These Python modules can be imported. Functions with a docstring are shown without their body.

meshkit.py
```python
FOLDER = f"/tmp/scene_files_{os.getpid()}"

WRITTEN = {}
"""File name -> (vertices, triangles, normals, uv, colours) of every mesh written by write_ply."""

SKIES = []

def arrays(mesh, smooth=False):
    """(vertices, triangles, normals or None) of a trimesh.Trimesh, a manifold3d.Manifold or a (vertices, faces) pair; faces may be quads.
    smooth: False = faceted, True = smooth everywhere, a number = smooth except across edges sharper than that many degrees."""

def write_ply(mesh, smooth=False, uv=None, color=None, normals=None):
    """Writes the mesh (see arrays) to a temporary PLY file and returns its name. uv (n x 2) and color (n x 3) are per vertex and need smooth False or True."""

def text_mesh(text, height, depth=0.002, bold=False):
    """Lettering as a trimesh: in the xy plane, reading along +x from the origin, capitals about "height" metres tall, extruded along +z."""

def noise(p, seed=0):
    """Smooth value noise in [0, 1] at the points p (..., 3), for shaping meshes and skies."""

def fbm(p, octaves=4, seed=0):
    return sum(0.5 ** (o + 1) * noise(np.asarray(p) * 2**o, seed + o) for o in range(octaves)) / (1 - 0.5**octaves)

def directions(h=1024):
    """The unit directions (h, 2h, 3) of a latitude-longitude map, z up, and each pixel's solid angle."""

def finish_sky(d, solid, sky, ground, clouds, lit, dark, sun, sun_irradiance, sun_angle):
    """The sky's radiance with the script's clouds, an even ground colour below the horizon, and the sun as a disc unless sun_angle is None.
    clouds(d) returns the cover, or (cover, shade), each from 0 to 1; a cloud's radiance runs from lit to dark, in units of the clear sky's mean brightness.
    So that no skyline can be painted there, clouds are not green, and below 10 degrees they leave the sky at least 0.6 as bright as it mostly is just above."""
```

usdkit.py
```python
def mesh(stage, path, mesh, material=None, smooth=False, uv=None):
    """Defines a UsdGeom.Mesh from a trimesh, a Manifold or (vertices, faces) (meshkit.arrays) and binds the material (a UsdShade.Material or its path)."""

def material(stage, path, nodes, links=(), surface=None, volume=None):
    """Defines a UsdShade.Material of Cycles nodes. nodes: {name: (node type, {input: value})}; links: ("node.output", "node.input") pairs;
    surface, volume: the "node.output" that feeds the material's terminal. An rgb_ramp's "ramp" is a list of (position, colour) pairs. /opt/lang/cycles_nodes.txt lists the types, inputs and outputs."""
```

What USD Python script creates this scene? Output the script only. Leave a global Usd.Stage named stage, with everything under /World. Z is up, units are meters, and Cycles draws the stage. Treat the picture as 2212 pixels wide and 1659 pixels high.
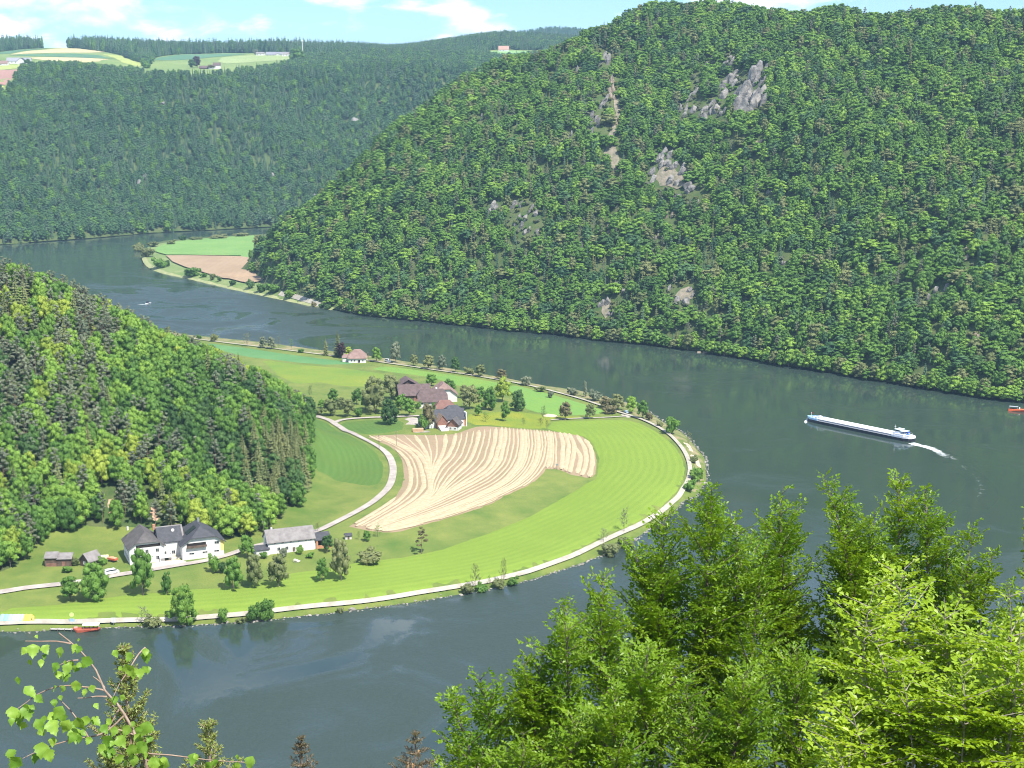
import math
import numpy as np
import shapely
import shapely.affinity
import trimesh
import manifold3d as m3
from scipy.interpolate import LinearNDInterpolator, NearestNDInterpolator
from scipy.ndimage import gaussian_filter
from scipy.spatial import Delaunay
from shapely.geometry import LineString, Polygon
from pxr import Gf, Sdf, Usd, UsdGeom, UsdLux, UsdShade, Vt
import meshkit
import usdkit

stage = Usd.Stage.CreateInMemory()
UsdGeom.SetStageUpAxis(stage, "Z")
UsdGeom.SetStageMetersPerUnit(stage, 1.0)
WORLD = UsdGeom.Xform.Define(stage, "/World")
stage.SetDefaultPrim(WORLD.GetPrim())
UsdGeom.Scope.Define(stage, "/World/Looks")

# ------------------------------------------------------------------ camera, sky, sun, exposure
EYE = np.array([0.0, 0.0, 220.0])
PITCH = math.radians(10.8)
FPX, CU, CV = 3212.0, 1106.0, 829.5          # focal length and centre in pixels of a 2212 x 1659 reading of the photograph
cam = UsdGeom.Camera.Define(stage, "/World/camera")
cam.CreateHorizontalApertureAttr(36.0)
cam.CreateVerticalApertureAttr(27.0)
cam.CreateFocalLengthAttr(36.0 * FPX / 2212.0)
cam.CreateClippingRangeAttr(Gf.Vec2f(0.1, 60000.0))
cam.CreateFStopAttr(0.0)
cam.CreateExposureAttr(0.85)
cam.AddTranslateOp().Set(Gf.Vec3d(*EYE))
cam.AddRotateXOp().Set(90.0 - math.degrees(PITCH))

SUN_EL = math.radians(56.0)
SUN_AZ = math.atan2(0.62, -0.78)             # direction towards the sun: behind the camera, to its right
SUN_DIR = np.array([math.sin(SUN_AZ) * math.cos(SUN_EL), math.cos(SUN_AZ) * math.cos(SUN_EL), math.sin(SUN_EL)])
sun = UsdLux.DistantLight.Define(stage, "/World/sun")
sun.CreateNormalizeAttr(True)
sun.CreateIntensityAttr(1.2)
sun.CreateAngleAttr(0.53)
sun.CreateColorAttr(Gf.Vec3f(1.0, 0.95, 0.86))
zc = SUN_DIR
xc = np.cross([0, 0, 1.0], zc); xc /= np.linalg.norm(xc)
yc = np.cross(zc, xc)
sun.AddTransformOp().Set(Gf.Matrix4d(*xc, 0, *yc, 0, *zc, 0, 0, 0, 1000, 1))

dome = UsdLux.DomeLight.Define(stage, "/World/sky")
dome.CreateIntensityAttr(1.0)
sky_mat = usdkit.material(stage, "/World/Looks/sky_air", {
    "sky": ("sky_texture", {"sky_type": "single_scattering", "sun_disc": False, "sun_elevation": SUN_EL, "sun_rotation": SUN_AZ, "altitude": 300.0, "air_density": 1.0, "aerosol_density": 0.35, "ozone_density": 1.0}),
    "tint": ("mix_color", {"blend_type": "multiply", "fac": 1.0, "b": (0.60, 0.83, 1.20), "use_clamp": False}),
    "tc": ("texture_coordinate", {}),
    "map": ("mapping", {"scale": (11.0, 11.0, 30.0), "location": (3.1, 0.6, 0.35)}),
    "n1": ("noise_texture", {"scale": 1.0, "detail": 7.0, "roughness": 0.56, "distortion": 0.25}),
    "cover": ("map_range", {"range_type": "smoothstep", "from_min": 0.475, "from_max": 0.60, "to_min": 0.0, "to_max": 0.92, "clamp": True}),
    "map2": ("mapping", {"scale": (11.0, 11.0, 30.0), "location": (3.1, 0.6, 0.62)}),
    "n2": ("noise_texture", {"scale": 1.0, "detail": 4.0, "roughness": 0.5}),
    "shade": ("rgb_ramp", {"ramp": [(0.35, (10.6, 10.7, 11.0)), (0.62, (7.6, 8.3, 9.6))]}),
    "mix": ("mix_color", {"use_clamp": False}),
    "bg": ("background_shader", {"strength": 0.096}),
}, [("tc.generated", "map.vector"), ("map.vector", "n1.vector"), ("n1.fac", "cover.value"), ("tc.generated", "map2.vector"), ("map2.vector", "n2.vector"), ("n2.fac", "shade.fac"),
    ("sky.color", "tint.a"), ("tint.result", "mix.a"), ("shade.color", "mix.b"), ("cover.result", "mix.fac"), ("mix.result", "bg.color")], surface="bg.background")
UsdShade.MaterialBindingAPI.Apply(dome.GetPrim()).Bind(sky_mat)


# ------------------------------------------------------------------ helpers: views, names, tags
def ray(u, v):
    """Direction through a pixel of the 2212 x 1659 reading, scaled so that its forward part is 1."""
    u, v = np.asarray(u, float), np.asarray(v, float)
    x, y = (u - CU) / FPX, -(v - CV) / FPX
    return np.stack([x, y * math.sin(PITCH) + math.cos(PITCH), y * math.cos(PITCH) - math.sin(PITCH)], -1)


def project(p):
    q = np.asarray(p, float) - EYE
    f = q[..., 1] * math.cos(PITCH) - q[..., 2] * math.sin(PITCH)
    up = q[..., 1] * math.sin(PITCH) + q[..., 2] * math.cos(PITCH)
    return CU + FPX * q[..., 0] / f, CV - FPX * up / f, f


def at_depth(u, v, y):
    """The point seen at a pixel whose distance ahead (y) is given."""
    r = ray(u, v)
    return EYE + r * (np.asarray(y, float) / r[..., 1])[..., None]


def on_level(pts, z=0.0):
    r = ray(*np.array(pts, float).T)
    return EYE + r * ((z - EYE[2]) / r[..., 2])[..., None]


TS = np.geomspace(250, 9000, 900)


def on_ground(hf, pts):
    """Where the sight lines of the pixels meet the terrain hf(x, y)."""
    pts = np.atleast_2d(np.array(pts, float))
    out = []
    for r in ray(*pts.T):
        p = EYE + r * TS[:, None]
        gap = p[:, 2] - hf(p[:, 0], p[:, 1])
        k = np.nonzero((gap[:-1] > 0) & (gap[1:] <= 0))[0]
        if len(k) == 0:
            t = TS[-1]
        else:
            k = k[0]
            t = TS[k] + (TS[k + 1] - TS[k]) * gap[k] / (gap[k] - gap[k + 1])
        q = EYE + r * t
        out.append([q[0], q[1], float(hf(q[0:1], q[1:2])[0])])
    return np.array(out)


USED = {}


def numbered(name):
    n = USED.get(name, 0)
    USED[name] = n + 1
    return name if n == 0 else f"{name}_{n:03d}"


def tag(prim, label=None, cat=None, group=None, kind=None):
    p = prim.GetPrim() if hasattr(prim, "GetPrim") else prim
    for k, val in (("label", label), ("category", cat), ("group", group), ("kind", kind)):
        if val:
            p.SetCustomDataByKey(k, val)
    return p


def top(name):
    return "/World/" + numbered("/World/" + name).rpartition("/")[2]


def obj(name, mesh, mat, parent=None, smooth=False, uv=None):
    """One Mesh prim, under a thing or part or, without parent, at top level."""
    base = (str(parent.GetPath()) if parent is not None else "/World") + "/" + name
    return usdkit.mesh(stage, numbered(base), mesh, mat, smooth, uv).GetPrim()


def thing(name, label, cat, loc=(0, 0, 0), rot=0.0, group=None, scale=None, kind=None):
    x = UsdGeom.Xform.Define(stage, numbered("/World/" + name))
    x.AddTranslateOp().Set(Gf.Vec3d(*map(float, loc)))
    if rot:
        x.AddRotateZOp().Set(math.degrees(rot))
    if scale is not None:
        x.AddScaleOp().Set(Gf.Vec3f(*map(float, scale)))
    return tag(x, label, cat, group, kind)


def instance(name, src, label, cat, loc, rot=0.0, scale=None, group=None):
    p = thing(name, label, cat, loc, rot, group, scale)
    p.GetReferences().AddInternalReference(src)
    p.SetInstanceable(True)
    return p


# ------------------------------------------------------------------ helpers: meshes
def cat(*ms):
    ms = [m for m in ms if m is not None]
    vs, fs, n = [], [], 0
    for v, f in ms:
        vs.append(v); fs.append(np.asarray(f) + n); n += len(v)
    return np.vstack(vs), np.vstack(fs)


def box(cx, cy, cz, sx, sy, sz, rot=0.0):
    v = np.array([[a, b, c] for c in (-.5, .5) for b in (-.5, .5) for a in (-.5, .5)]) * [sx, sy, sz]
    if rot:
        c, s = math.cos(rot), math.sin(rot)
        v = v @ np.array([[c, s, 0], [-s, c, 0], [0, 0, 1]])
    f = np.array([[0, 2, 1], [1, 2, 3], [4, 5, 6], [5, 7, 6], [0, 1, 4], [1, 5, 4], [2, 6, 3], [3, 6, 7], [0, 4, 2], [2, 4, 6], [1, 3, 5], [3, 7, 5]])
    return v + [cx, cy, cz], f


def tri(mesh):
    return np.array(mesh.vertices), np.array(mesh.faces)


def hull(pts):
    return tri(trimesh.convex.convex_hull(np.asarray(pts, float)))


def prism(poly2d, z0, z1):
    """Extruded outline (list of xy), closed."""
    return tri(trimesh.creation.extrude_polygon(Polygon(poly2d), z1 - z0, engine="earcut").apply_translation([0, 0, z0]))


def tube(points, radii, sides=6):
    p = np.asarray(points, float)
    t = np.gradient(p, axis=0)
    t /= np.linalg.norm(t, axis=1, keepdims=True) + 1e-12
    ref = np.where(np.abs(t[:, 2:]) < 0.9, [0, 0, 1.0], [1.0, 0, 0])
    a = np.cross(t, ref); a /= np.linalg.norm(a, axis=1, keepdims=True) + 1e-12
    b = np.cross(t, a)
    ang = np.arange(sides) * 2 * np.pi / sides
    r = np.broadcast_to(radii, (len(p),))[:, None, None]
    v = (p[:, None] + r * (np.cos(ang)[None, :, None] * a[:, None] + np.sin(ang)[None, :, None] * b[:, None])).reshape(-1, 3)
    i, j = np.meshgrid(np.arange(len(p) - 1), np.arange(sides), indexing="ij")
    i, j = i.ravel(), j.ravel()
    k = (j + 1) % sides
    f = np.vstack([np.stack([i * sides + j, i * sides + k, (i + 1) * sides + k], 1), np.stack([i * sides + j, (i + 1) * sides + k, (i + 1) * sides + j], 1)])
    n = len(v)
    v = np.vstack([v, p[0], p[-1]])
    jj = np.arange(sides); kk = (jj + 1) % sides
    last = (len(p) - 1) * sides
    f = np.vstack([f, np.stack([kk, jj, np.full(sides, n)], 1), np.stack([last + jj, last + kk, np.full(sides, n + 1)], 1)])
    return v, f


def moved(m, loc=(0, 0, 0), rot=0.0, scale=1.0):
    v, f = m
    v = np.asarray(v) * scale
    if rot:
        c, s = math.cos(rot), math.sin(rot)
        v = v @ np.array([[c, s, 0], [-s, c, 0], [0, 0, 1]])
    return v + np.asarray(loc), f


def chain(pts, step):
    """A polyline resampled by a smooth curve at about equal steps (any dimension)."""
    p = np.asarray(pts, float)
    q = [p[0]]
    for i in range(len(p) - 1):
        a, b, c, d = p[max(i - 1, 0)], p[i], p[i + 1], p[min(i + 2, len(p) - 1)]
        n = max(2, int(np.linalg.norm(c - b) / step) + 1)
        for t in np.linspace(0, 1, n + 1)[1:]:
            q.append(0.5 * (2 * b + (c - a) * t + (2 * a - 5 * b + 4 * c - d) * t**2 + (3 * b - a - 3 * c + d) * t**3))
    return np.array(q)


def fill(poly, spacing, hf, lift=0.0, skirt=None, jitter=0.15, seed=1):
    """A terrain sheet over a polygon: grid points inside and points along the edge, triangulated; skirt: height to which its rim is let down."""
    poly = shapely.make_valid(poly)
    if poly.geom_type != "Polygon":
        poly = max((g for g in poly.geoms if g.geom_type == "Polygon"), key=lambda g: g.area)
    ring = np.array(shapely.segmentize(poly.exterior, spacing).coords)[:-1, :2]
    x0, y0, x1, y1 = poly.bounds
    gx, gy = np.meshgrid(np.arange(x0, x1, spacing), np.arange(y0, y1, spacing))
    rng = np.random.default_rng(seed)
    g = np.stack([gx.ravel(), gy.ravel()], 1) + rng.uniform(-jitter, jitter, (gx.size, 2)) * spacing
    inner = poly.buffer(-0.45 * spacing)
    shapely.prepare(inner)
    g = g[shapely.contains_xy(inner, g[:, 0], g[:, 1])] if not inner.is_empty else g[:0]
    p = np.vstack([ring, g])
    t = Delaunay(p).simplices
    c = p[t].mean(1)
    shapely.prepare(poly)
    t = t[shapely.contains_xy(poly, c[:, 0], c[:, 1])]
    a, b, cc = p[t[:, 0]], p[t[:, 1]], p[t[:, 2]]
    flip = (b[:, 0] - a[:, 0]) * (cc[:, 1] - a[:, 1]) - (b[:, 1] - a[:, 1]) * (cc[:, 0] - a[:, 0]) < 0
    t[flip] = t[flip][:, ::-1]
    z = hf(p[:, 0], p[:, 1]) + lift
    if lift > 0.02 and hf is PEN:
        z[:len(ring)] -= lift + 0.06
    v = np.column_stack([p, z])
    if skirt is not None:
        n, m = len(ring), len(v)
        low = np.column_stack([ring, np.full(n, skirt)])
        v = np.vstack([v, low])
        i = np.arange(n); j = (i + 1) % n
        t = np.vstack([t, np.stack([i, m + i, j], 1), np.stack([j, m + i, m + j], 1)])
    return v, t


def ribbon(line, width, hf, lift, step=6.0, across=3, crown=0.0):
    """A road laid along a ground polyline, as a thin sheet that follows the terrain."""
    p = chain(np.asarray(line)[:, :2], step)
    t = np.gradient(p, axis=0)
    t /= np.linalg.norm(t, axis=1, keepdims=True) + 1e-9
    nrm = np.stack([-t[:, 1], t[:, 0]], 1)
    w = np.broadcast_to(width, (len(p),))
    cols = np.linspace(-0.5, 0.5, across)
    q = p[:, None] + nrm[:, None] * (cols[None, :, None] * w[:, None, None])
    z = hf(q[..., 0].ravel(), q[..., 1].ravel()).reshape(q.shape[:2]) + lift + .28 + crown * (1 - (2 * cols) ** 2)[None]
    v = np.concatenate([q, z[..., None]], -1).reshape(-1, 3)
    i, j = np.meshgrid(np.arange(len(p) - 1), np.arange(across - 1), indexing="ij")
    a = (i * across + j).ravel()
    f = np.vstack([np.stack([a, a + across, a + 1], 1), np.stack([a + 1, a + across, a + across + 1], 1)])
    return v, f[:, ::-1]


# ------------------------------------------------------------------ materials
LOOKS = {}


def look(name, c1, c2=None, scale=1.0, rough=0.7, bump=0.0, bump_scale=None, spec=0.3, detail=4.0, lo=0.35, hi=0.65, metallic=0.0):
    """A surface of one or two colours mixed by noise in world space, with fine relief."""
    if name in LOOKS:
        return LOOKS[name]
    nodes = {"p": ("principled_bsdf", {"base_color": c1, "roughness": rough, "specular_ior_level": spec, "metallic": metallic})}
    links = []
    if c2 is not None or bump:
        nodes["g"] = ("geometry", {})
    if c2 is not None:
        nodes["n"] = ("noise_texture", {"scale": scale, "detail": detail, "roughness": 0.6})
        nodes["r"] = ("rgb_ramp", {"ramp": [(lo, c1), (hi, c2)]})
        links += [("g.position", "n.vector"), ("n.fac", "r.fac"), ("r.color", "p.base_color")]
    if bump:
        nodes["nb"] = ("noise_texture", {"scale": bump_scale or scale * 3, "detail": 4.0})
        nodes["b"] = ("bump", {"strength": 0.8, "distance": bump})
        links += [("g.position", "nb.vector"), ("nb.fac", "b.height"), ("b.normal", "p.normal")]
    LOOKS[name] = usdkit.material(stage, "/World/Looks/" + name, nodes, links, surface="p.BSDF")
    return LOOKS[name]


def foliage(name, dark, light, trans=0.3, patch=0.02, rough=0.55, spec=0.25, fine=0.5):
    """Leaves: colour varies from plant to plant, over patches of the wood and finely; light passes through."""
    if name in LOOKS:
        return LOOKS[name]
    nodes = {
        "o": ("object_info", {}), "g": ("geometry", {}),
        "np": ("noise_texture", {"scale": patch, "detail": 2.0}),
        "nf": ("noise_texture", {"scale": fine, "detail": 2.0}),
        "a1": ("math", {"math_type": "multiply_add", "value2": 0.75, "value3": -0.3}),
        "a2": ("math", {"math_type": "multiply_add", "value2": 0.8}),
        "a3": ("math", {"math_type": "multiply_add", "value2": 0.5}),
        "r": ("rgb_ramp", {"ramp": [(0.1, dark), (1.0, light)]}),
        "p": ("principled_bsdf", {"roughness": rough, "specular_ior_level": spec}),
        "tg": ("mix_color", {"blend_type": "multiply", "fac": 1.0, "b": (1.25, 1.15, 0.5), "use_clamp": False}),
        "t": ("translucent_bsdf", {}), "m": ("mix_closure", {"fac": trans}),
    }
    links = [("g.position", "np.vector"), ("g.position", "nf.vector"), ("o.random", "a1.value1"), ("np.fac", "a2.value1"), ("a1.value", "a2.value3"), ("nf.fac", "a3.value1"), ("a2.value", "a3.value3"), ("a3.value", "r.fac"),
             ("r.color", "p.base_color"), ("r.color", "tg.a"), ("tg.result", "t.color"), ("p.BSDF", "m.closure1"), ("t.BSDF", "m.closure2")]
    LOOKS[name] = usdkit.material(stage, "/World/Looks/" + name, nodes, links, surface="m.closure")
    return LOOKS[name]


BARK = look("bark", (0.10, 0.08, 0.06), (0.19, 0.16, 0.13), 4.0, 0.9)
PINE_BARK = look("pine_bark", (0.20, 0.12, 0.08), (0.28, 0.2, 0.15), 3.0, 0.9)
PALE_BARK = look("pale_bark", (0.34, 0.31, 0.26), (0.20, 0.17, 0.14), 25.0, 0.85)
TWIG = look("twig_bark", (0.22, 0.15, 0.11), (0.33, 0.25, 0.19), 30.0, 0.8)
GREENS = {
    "green": ((0.052, 0.129, 0.025), (0.143, 0.273, 0.043)),
    "fresh": ((0.087, 0.193, 0.029), (0.230, 0.375, 0.053)),
    "yellow": ((0.136, 0.231, 0.026), (0.331, 0.416, 0.056)),
    "dark": ((0.034, 0.085, 0.025), (0.082, 0.161, 0.041)),
    "olive": ((0.107, 0.149, 0.049), (0.215, 0.242, 0.094)),
    "grey": ((0.119, 0.155, 0.098), (0.219, 0.246, 0.160)),
    "brown": ((0.118, 0.114, 0.052), (0.220, 0.194, 0.095)),
    "purple": ((0.033, 0.018, 0.021), (0.068, 0.039, 0.039)),
    "spruce": ((0.061, 0.088, 0.029), (0.159, 0.176, 0.060)),
    "pine": ((0.103, 0.143, 0.083), (0.209, 0.240, 0.140)),
    "far": ((0.031, 0.090, 0.040), (0.097, 0.195, 0.067)),
    "farspruce": ((0.031, 0.078, 0.039), (0.087, 0.146, 0.073)),
}


def leaf_look(key):
    return foliage("leaves_" + key, *GREENS[key], trans=0.28 if "spruce" not in key and key != "pine" else 0.12)

# ------------------------------------------------------------------ plant shapes (height 1, crown 1 wide)
ICO = trimesh.creation.icosphere(1)


def cards(pos, nrm, size, rng, aspect=0.7):
    """Leaf clumps: one bent four-cornered face each."""
    n = len(pos)
    nrm = nrm / (np.linalg.norm(nrm, axis=1, keepdims=True) + 1e-9)
    a = np.cross(nrm, rng.normal(size=(n, 3)))
    a /= np.linalg.norm(a, axis=1, keepdims=True) + 1e-9
    b = np.cross(nrm, a)
    s = (size * rng.uniform(0.6, 1.35, n))[:, None]
    w = s * aspect * rng.uniform(0.7, 1.2, n)[:, None]
    drop = nrm * s * 0.22
    v = np.stack([pos - a * s * .5, pos + b * w * .5 - drop, pos + a * s * .5, pos - b * w * .5 - drop], 1).reshape(-1, 3)
    k = np.arange(n)[:, None] * 4
    return v, np.vstack([k + [0, 1, 2], k + [0, 2, 3]])


def lobes_crown(lobes, n, size, rng, core=0.72, up=0.35, clip=None):
    """Leaf clumps spread through the outer part of ellipsoid lobes; a ragged denser heart in each lobe."""
    c = np.array([l[0] for l in lobes], float)
    r = np.array([l[1] for l in lobes], float)
    area = (r[:, 0] * r[:, 2] + r[:, 0] * r[:, 1])
    which = rng.choice(len(lobes), n, p=area / area.sum())
    d = rng.normal(size=(n, 3)); d[:, 2] += up
    d /= np.linalg.norm(d, axis=1, keepdims=True)
    depth = rng.uniform(0.62, 1.06, n)[:, None]
    pos = c[which] + d * r[which] * depth
    nrm = d / r[which] * r[which].mean(1, keepdims=True) + rng.normal(size=(n, 3)) * 0.55 + [0, 0, 0.35]
    out = [cards(pos, nrm, np.full(n, size), rng)]
    for ci, ri in zip(c, r):
        v = np.array(ICO.vertices) * ri * core
        v = v * (1 + 0.25 * (meshkit.noise(np.array(ICO.vertices) * 2.3 + ci * 9)[:, None] - 0.5)) + ci
        out.append((v, np.array(ICO.faces)))
    return cat(*out)


def broad_shape(seed, n=700, size=0.075, h0=0.18, top=1.0, slim=1.0, nl=13, core=0.72):
    rng = np.random.default_rng(seed)
    lobes = [((0, 0, h0 + (top - h0) * .5), (.33 * slim, .33 * slim, (top - h0) * .40))]
    for i in range(nl):
        z = h0 + (top - h0) * (0.10 + 0.82 * (i + rng.uniform(0, .8)) / nl)
        t = (z - h0) / (top - h0)
        rad = 0.36 * slim * math.sin(math.pi * min(0.97, 0.22 + 0.72 * t)) ** 0.7
        ang = i * 2.4 + rng.uniform(-.5, .5)
        rr = rng.uniform(0.13, 0.20) * (1.05 - 0.35 * t)
        lobes.append(((math.cos(ang) * rad * rng.uniform(.6, 1.05), math.sin(ang) * rad * rng.uniform(.6, 1.05), z), (rr * 1.1, rr * 1.1, rr * .8 * min(1, (top - h0) * 1.3))))
    lobes.append(((rng.uniform(-.06, .06), rng.uniform(-.06, .06), top - .12), (.15 * slim, .15 * slim, .11)))
    crown = lobes_crown(lobes, n, size, rng, core)
    k = [tube([[0, 0, -.03], [.005, 0, h0 * .6], [0, .01, h0 + .3]], [.022, .017, .008], 6)]
    for i in range(4):
        a = i * 1.7 + rng.uniform(0, 1)
        k.append(tube([[0, 0, h0 * .8], [math.cos(a) * .12, math.sin(a) * .12, h0 + .15], [math.cos(a) * .26, math.sin(a) * .26, h0 + .36]], [.011, .008, .003], 5))
    return crown, cat(*k)


def thin_shape(seed, n=230, size=0.06):
    """A slight tree with an open crown that lets the background through."""
    rng = np.random.default_rng(seed)
    k = [tube([[0, 0, -.03], [.02, 0, .4], [0, .02, .97]], [.016, .011, .003], 5)]
    pos = []
    for i in range(16):
        z = .22 + .72 * i / 16
        a = i * 2.4; l = (.5 - .34 * (z - .2)) * rng.uniform(.6, 1.05)
        tip = np.array([math.cos(a) * l, math.sin(a) * l, z + l * .55])
        k.append(tube([[0, .01, z], [tip[0] * .5, tip[1] * .5, z + l * .2], tip], [.006, .004, .002], 4))
        f = rng.uniform(.3, 1.05, (n // 16, 1))
        pos.append(np.array([0, 0, z]) * (1 - f) + tip * f + rng.normal(size=(n // 16, 3)) * .035)
    pos = np.vstack(pos)
    return cards(pos, rng.normal(size=pos.shape) + [0, 0, .6], np.full(len(pos), size), rng), cat(*k)


def spruce_shape(seed, tiers=15, per=10, slim=1.0, h0=0.06, droop=0.35):
    rng = np.random.default_rng(seed)
    vs, fs, n = [], [], 0
    for i in range(tiers):
        t = i / (tiers - 1)
        z = h0 + (0.97 - h0) * t ** 0.92
        l = (0.5 * slim * (1 - t) ** 0.85 + 0.02)
        m = max(5, int(per * (1 - .5 * t)))
        for j in range(m):
            a = 2 * math.pi * (j + rng.uniform(-.3, .3)) / m + i * 1.1
            ll = l * rng.uniform(.7, 1.12)
            d = np.array([math.cos(a), math.sin(a), 0]); s = np.array([-d[1], d[0], 0])
            w = ll * .34 + .012
            zz = z + rng.uniform(-.015, .015)
            p0 = np.array([0, 0, zz + .035]); p1 = d * ll * .55 + [0, 0, zz - droop * ll * .25]; p2 = d * ll + [0, 0, zz - droop * ll * .45]
            vs.append([p0, p1 + s * w * .6 - [0, 0, .025], p1 - s * w * .6 - [0, 0, .025], p2 + s * w * .15, p1 + [0, 0, .012], p2 - s * w * .15])
            fs += [[n, n + 4, n + 1], [n, n + 2, n + 4], [n + 1, n + 4, n + 3], [n + 4, n + 2, n + 5], [n + 4, n + 5, n + 3]]
            n += 6
    vs.append([[0, 0, 1.0], [.012, 0, .93], [-.006, .01, .93], [-.006, -.01, .93]]); fs += [[n, n + 1, n + 2], [n, n + 2, n + 3], [n, n + 3, n + 1]]
    core = np.array([[.26 * slim * math.cos(a), .26 * slim * math.sin(a), h0 + .02] for a in np.arange(8) * math.pi / 4] + [[0, 0, .9], [0, 0, h0]])
    cf = [[i, (i + 1) % 8, 8] for i in range(8)] + [[(i + 1) % 8, i, 9] for i in range(8)]
    return cat((np.vstack(vs), np.array(fs)), (core, np.array(cf))), tube([[0, 0, -.04], [0, 0, .5], [0, 0, .95]], [.02, .012, .004], 6)


def pine_shape(seed, n=420, size=0.075):
    """A pine: bare lower trunk, loose flat clumps of needles above."""
    rng = np.random.default_rng(seed)
    lobes, k = [], [tube([[0, 0, -.04], [.01, .01, .45], [rng.uniform(-.04, .04), rng.uniform(-.04, .04), .95]], [.02, .014, .005], 6)]
    for i in range(13):
        t = i / 12
        z = .40 + .56 * t + rng.uniform(-.03, .03)
        a = i * 2.4 + rng.uniform(-.4, .4); l = .38 * (1 - .65 * t) * rng.uniform(.5, 1.1)
        tip = (math.cos(a) * l, math.sin(a) * l, z + .02)
        lobes.append((tip, (rng.uniform(.12, .19) * (1 - .3 * t), rng.uniform(.12, .19) * (1 - .3 * t), .045)))
        k.append(tube([[0, 0, z - .05], tip], [.007, .003], 4))
    return lobes_crown(lobes, n, size, rng, core=.6), cat(*k)


def bush_shape(seed, n=420, size=0.12):
    rng = np.random.default_rng(seed)
    lobes = [((0, 0, .45), (.34, .34, .42))]
    for i in range(8):
        a = i * 2.4; z = rng.uniform(.2, .78); rad = .34 * rng.uniform(.5, 1)
        lobes.append(((math.cos(a) * rad, math.sin(a) * rad, z), (.17, .17, .2)))
    k = [tube([[0, 0, -.04], [math.cos(i * 2) * .1, math.sin(i * 2) * .1, .4]], [.02, .008], 5) for i in range(4)]
    return lobes_crown(lobes, n, size, rng, .7), cat(*k)


SHAPES = {
    "broad": [lambda s=s: broad_shape(s) for s in (1, 2, 3, 4)],
    "tall": [lambda s=s: broad_shape(s, 760, .062, .13, slim=1.05, nl=18) for s in (11, 12)],
    "full": [lambda s=s: broad_shape(s, 1100, .06, .04, slim=1.15, nl=22) for s in (15,)],
    "column": [lambda s=s: broad_shape(s, 600, .06, .05, slim=1.0, nl=18) for s in (21,)],
    "thin": [lambda s=s: thin_shape(s) for s in (31, 32)],
    "spruce": [lambda s=s: spruce_shape(s) for s in (41, 42, 43)],
    "pine": [lambda s=s: pine_shape(s) for s in (51, 52, 53)],
    "bush": [lambda s=s: bush_shape(s) for s in (61, 62)],
    "farbroad": [lambda s=s: broad_shape(s, 420, .095, .02, slim=1.1, nl=13 + s % 4, core=.70) for s in (71, 72, 73, 74, 75)],
    "farspruce": [lambda s=s: spruce_shape(s, 9, 8, .9) for s in (81, 82)],
    "farpine": [lambda s=s: pine_shape(s, 240, .10) for s in (91,)],
}
MADE, SHAPE_CACHE = {}, {}


def plant(kind, colour, k=0):
    """The class prim of one plant form in one colour; its parts are trunk and crown."""
    k %= len(SHAPES[kind])
    key = (kind, colour, k)
    if key not in MADE:
        if (kind, k) not in SHAPE_CACHE:
            SHAPE_CACHE[kind, k] = SHAPES[kind][k]()
        crown, trunk = SHAPE_CACHE[kind, k]
        path = f"/World/plant_form_{len(MADE):03d}"
        stage.CreateClassPrim(path)
        usdkit.mesh(stage, path + "/trunk", trunk, PINE_BARK if "pine" in kind else BARK)
        usdkit.mesh(stage, path + "/crown", crown, leaf_look(colour))
        MADE[key] = path
    return MADE[key]


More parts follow.
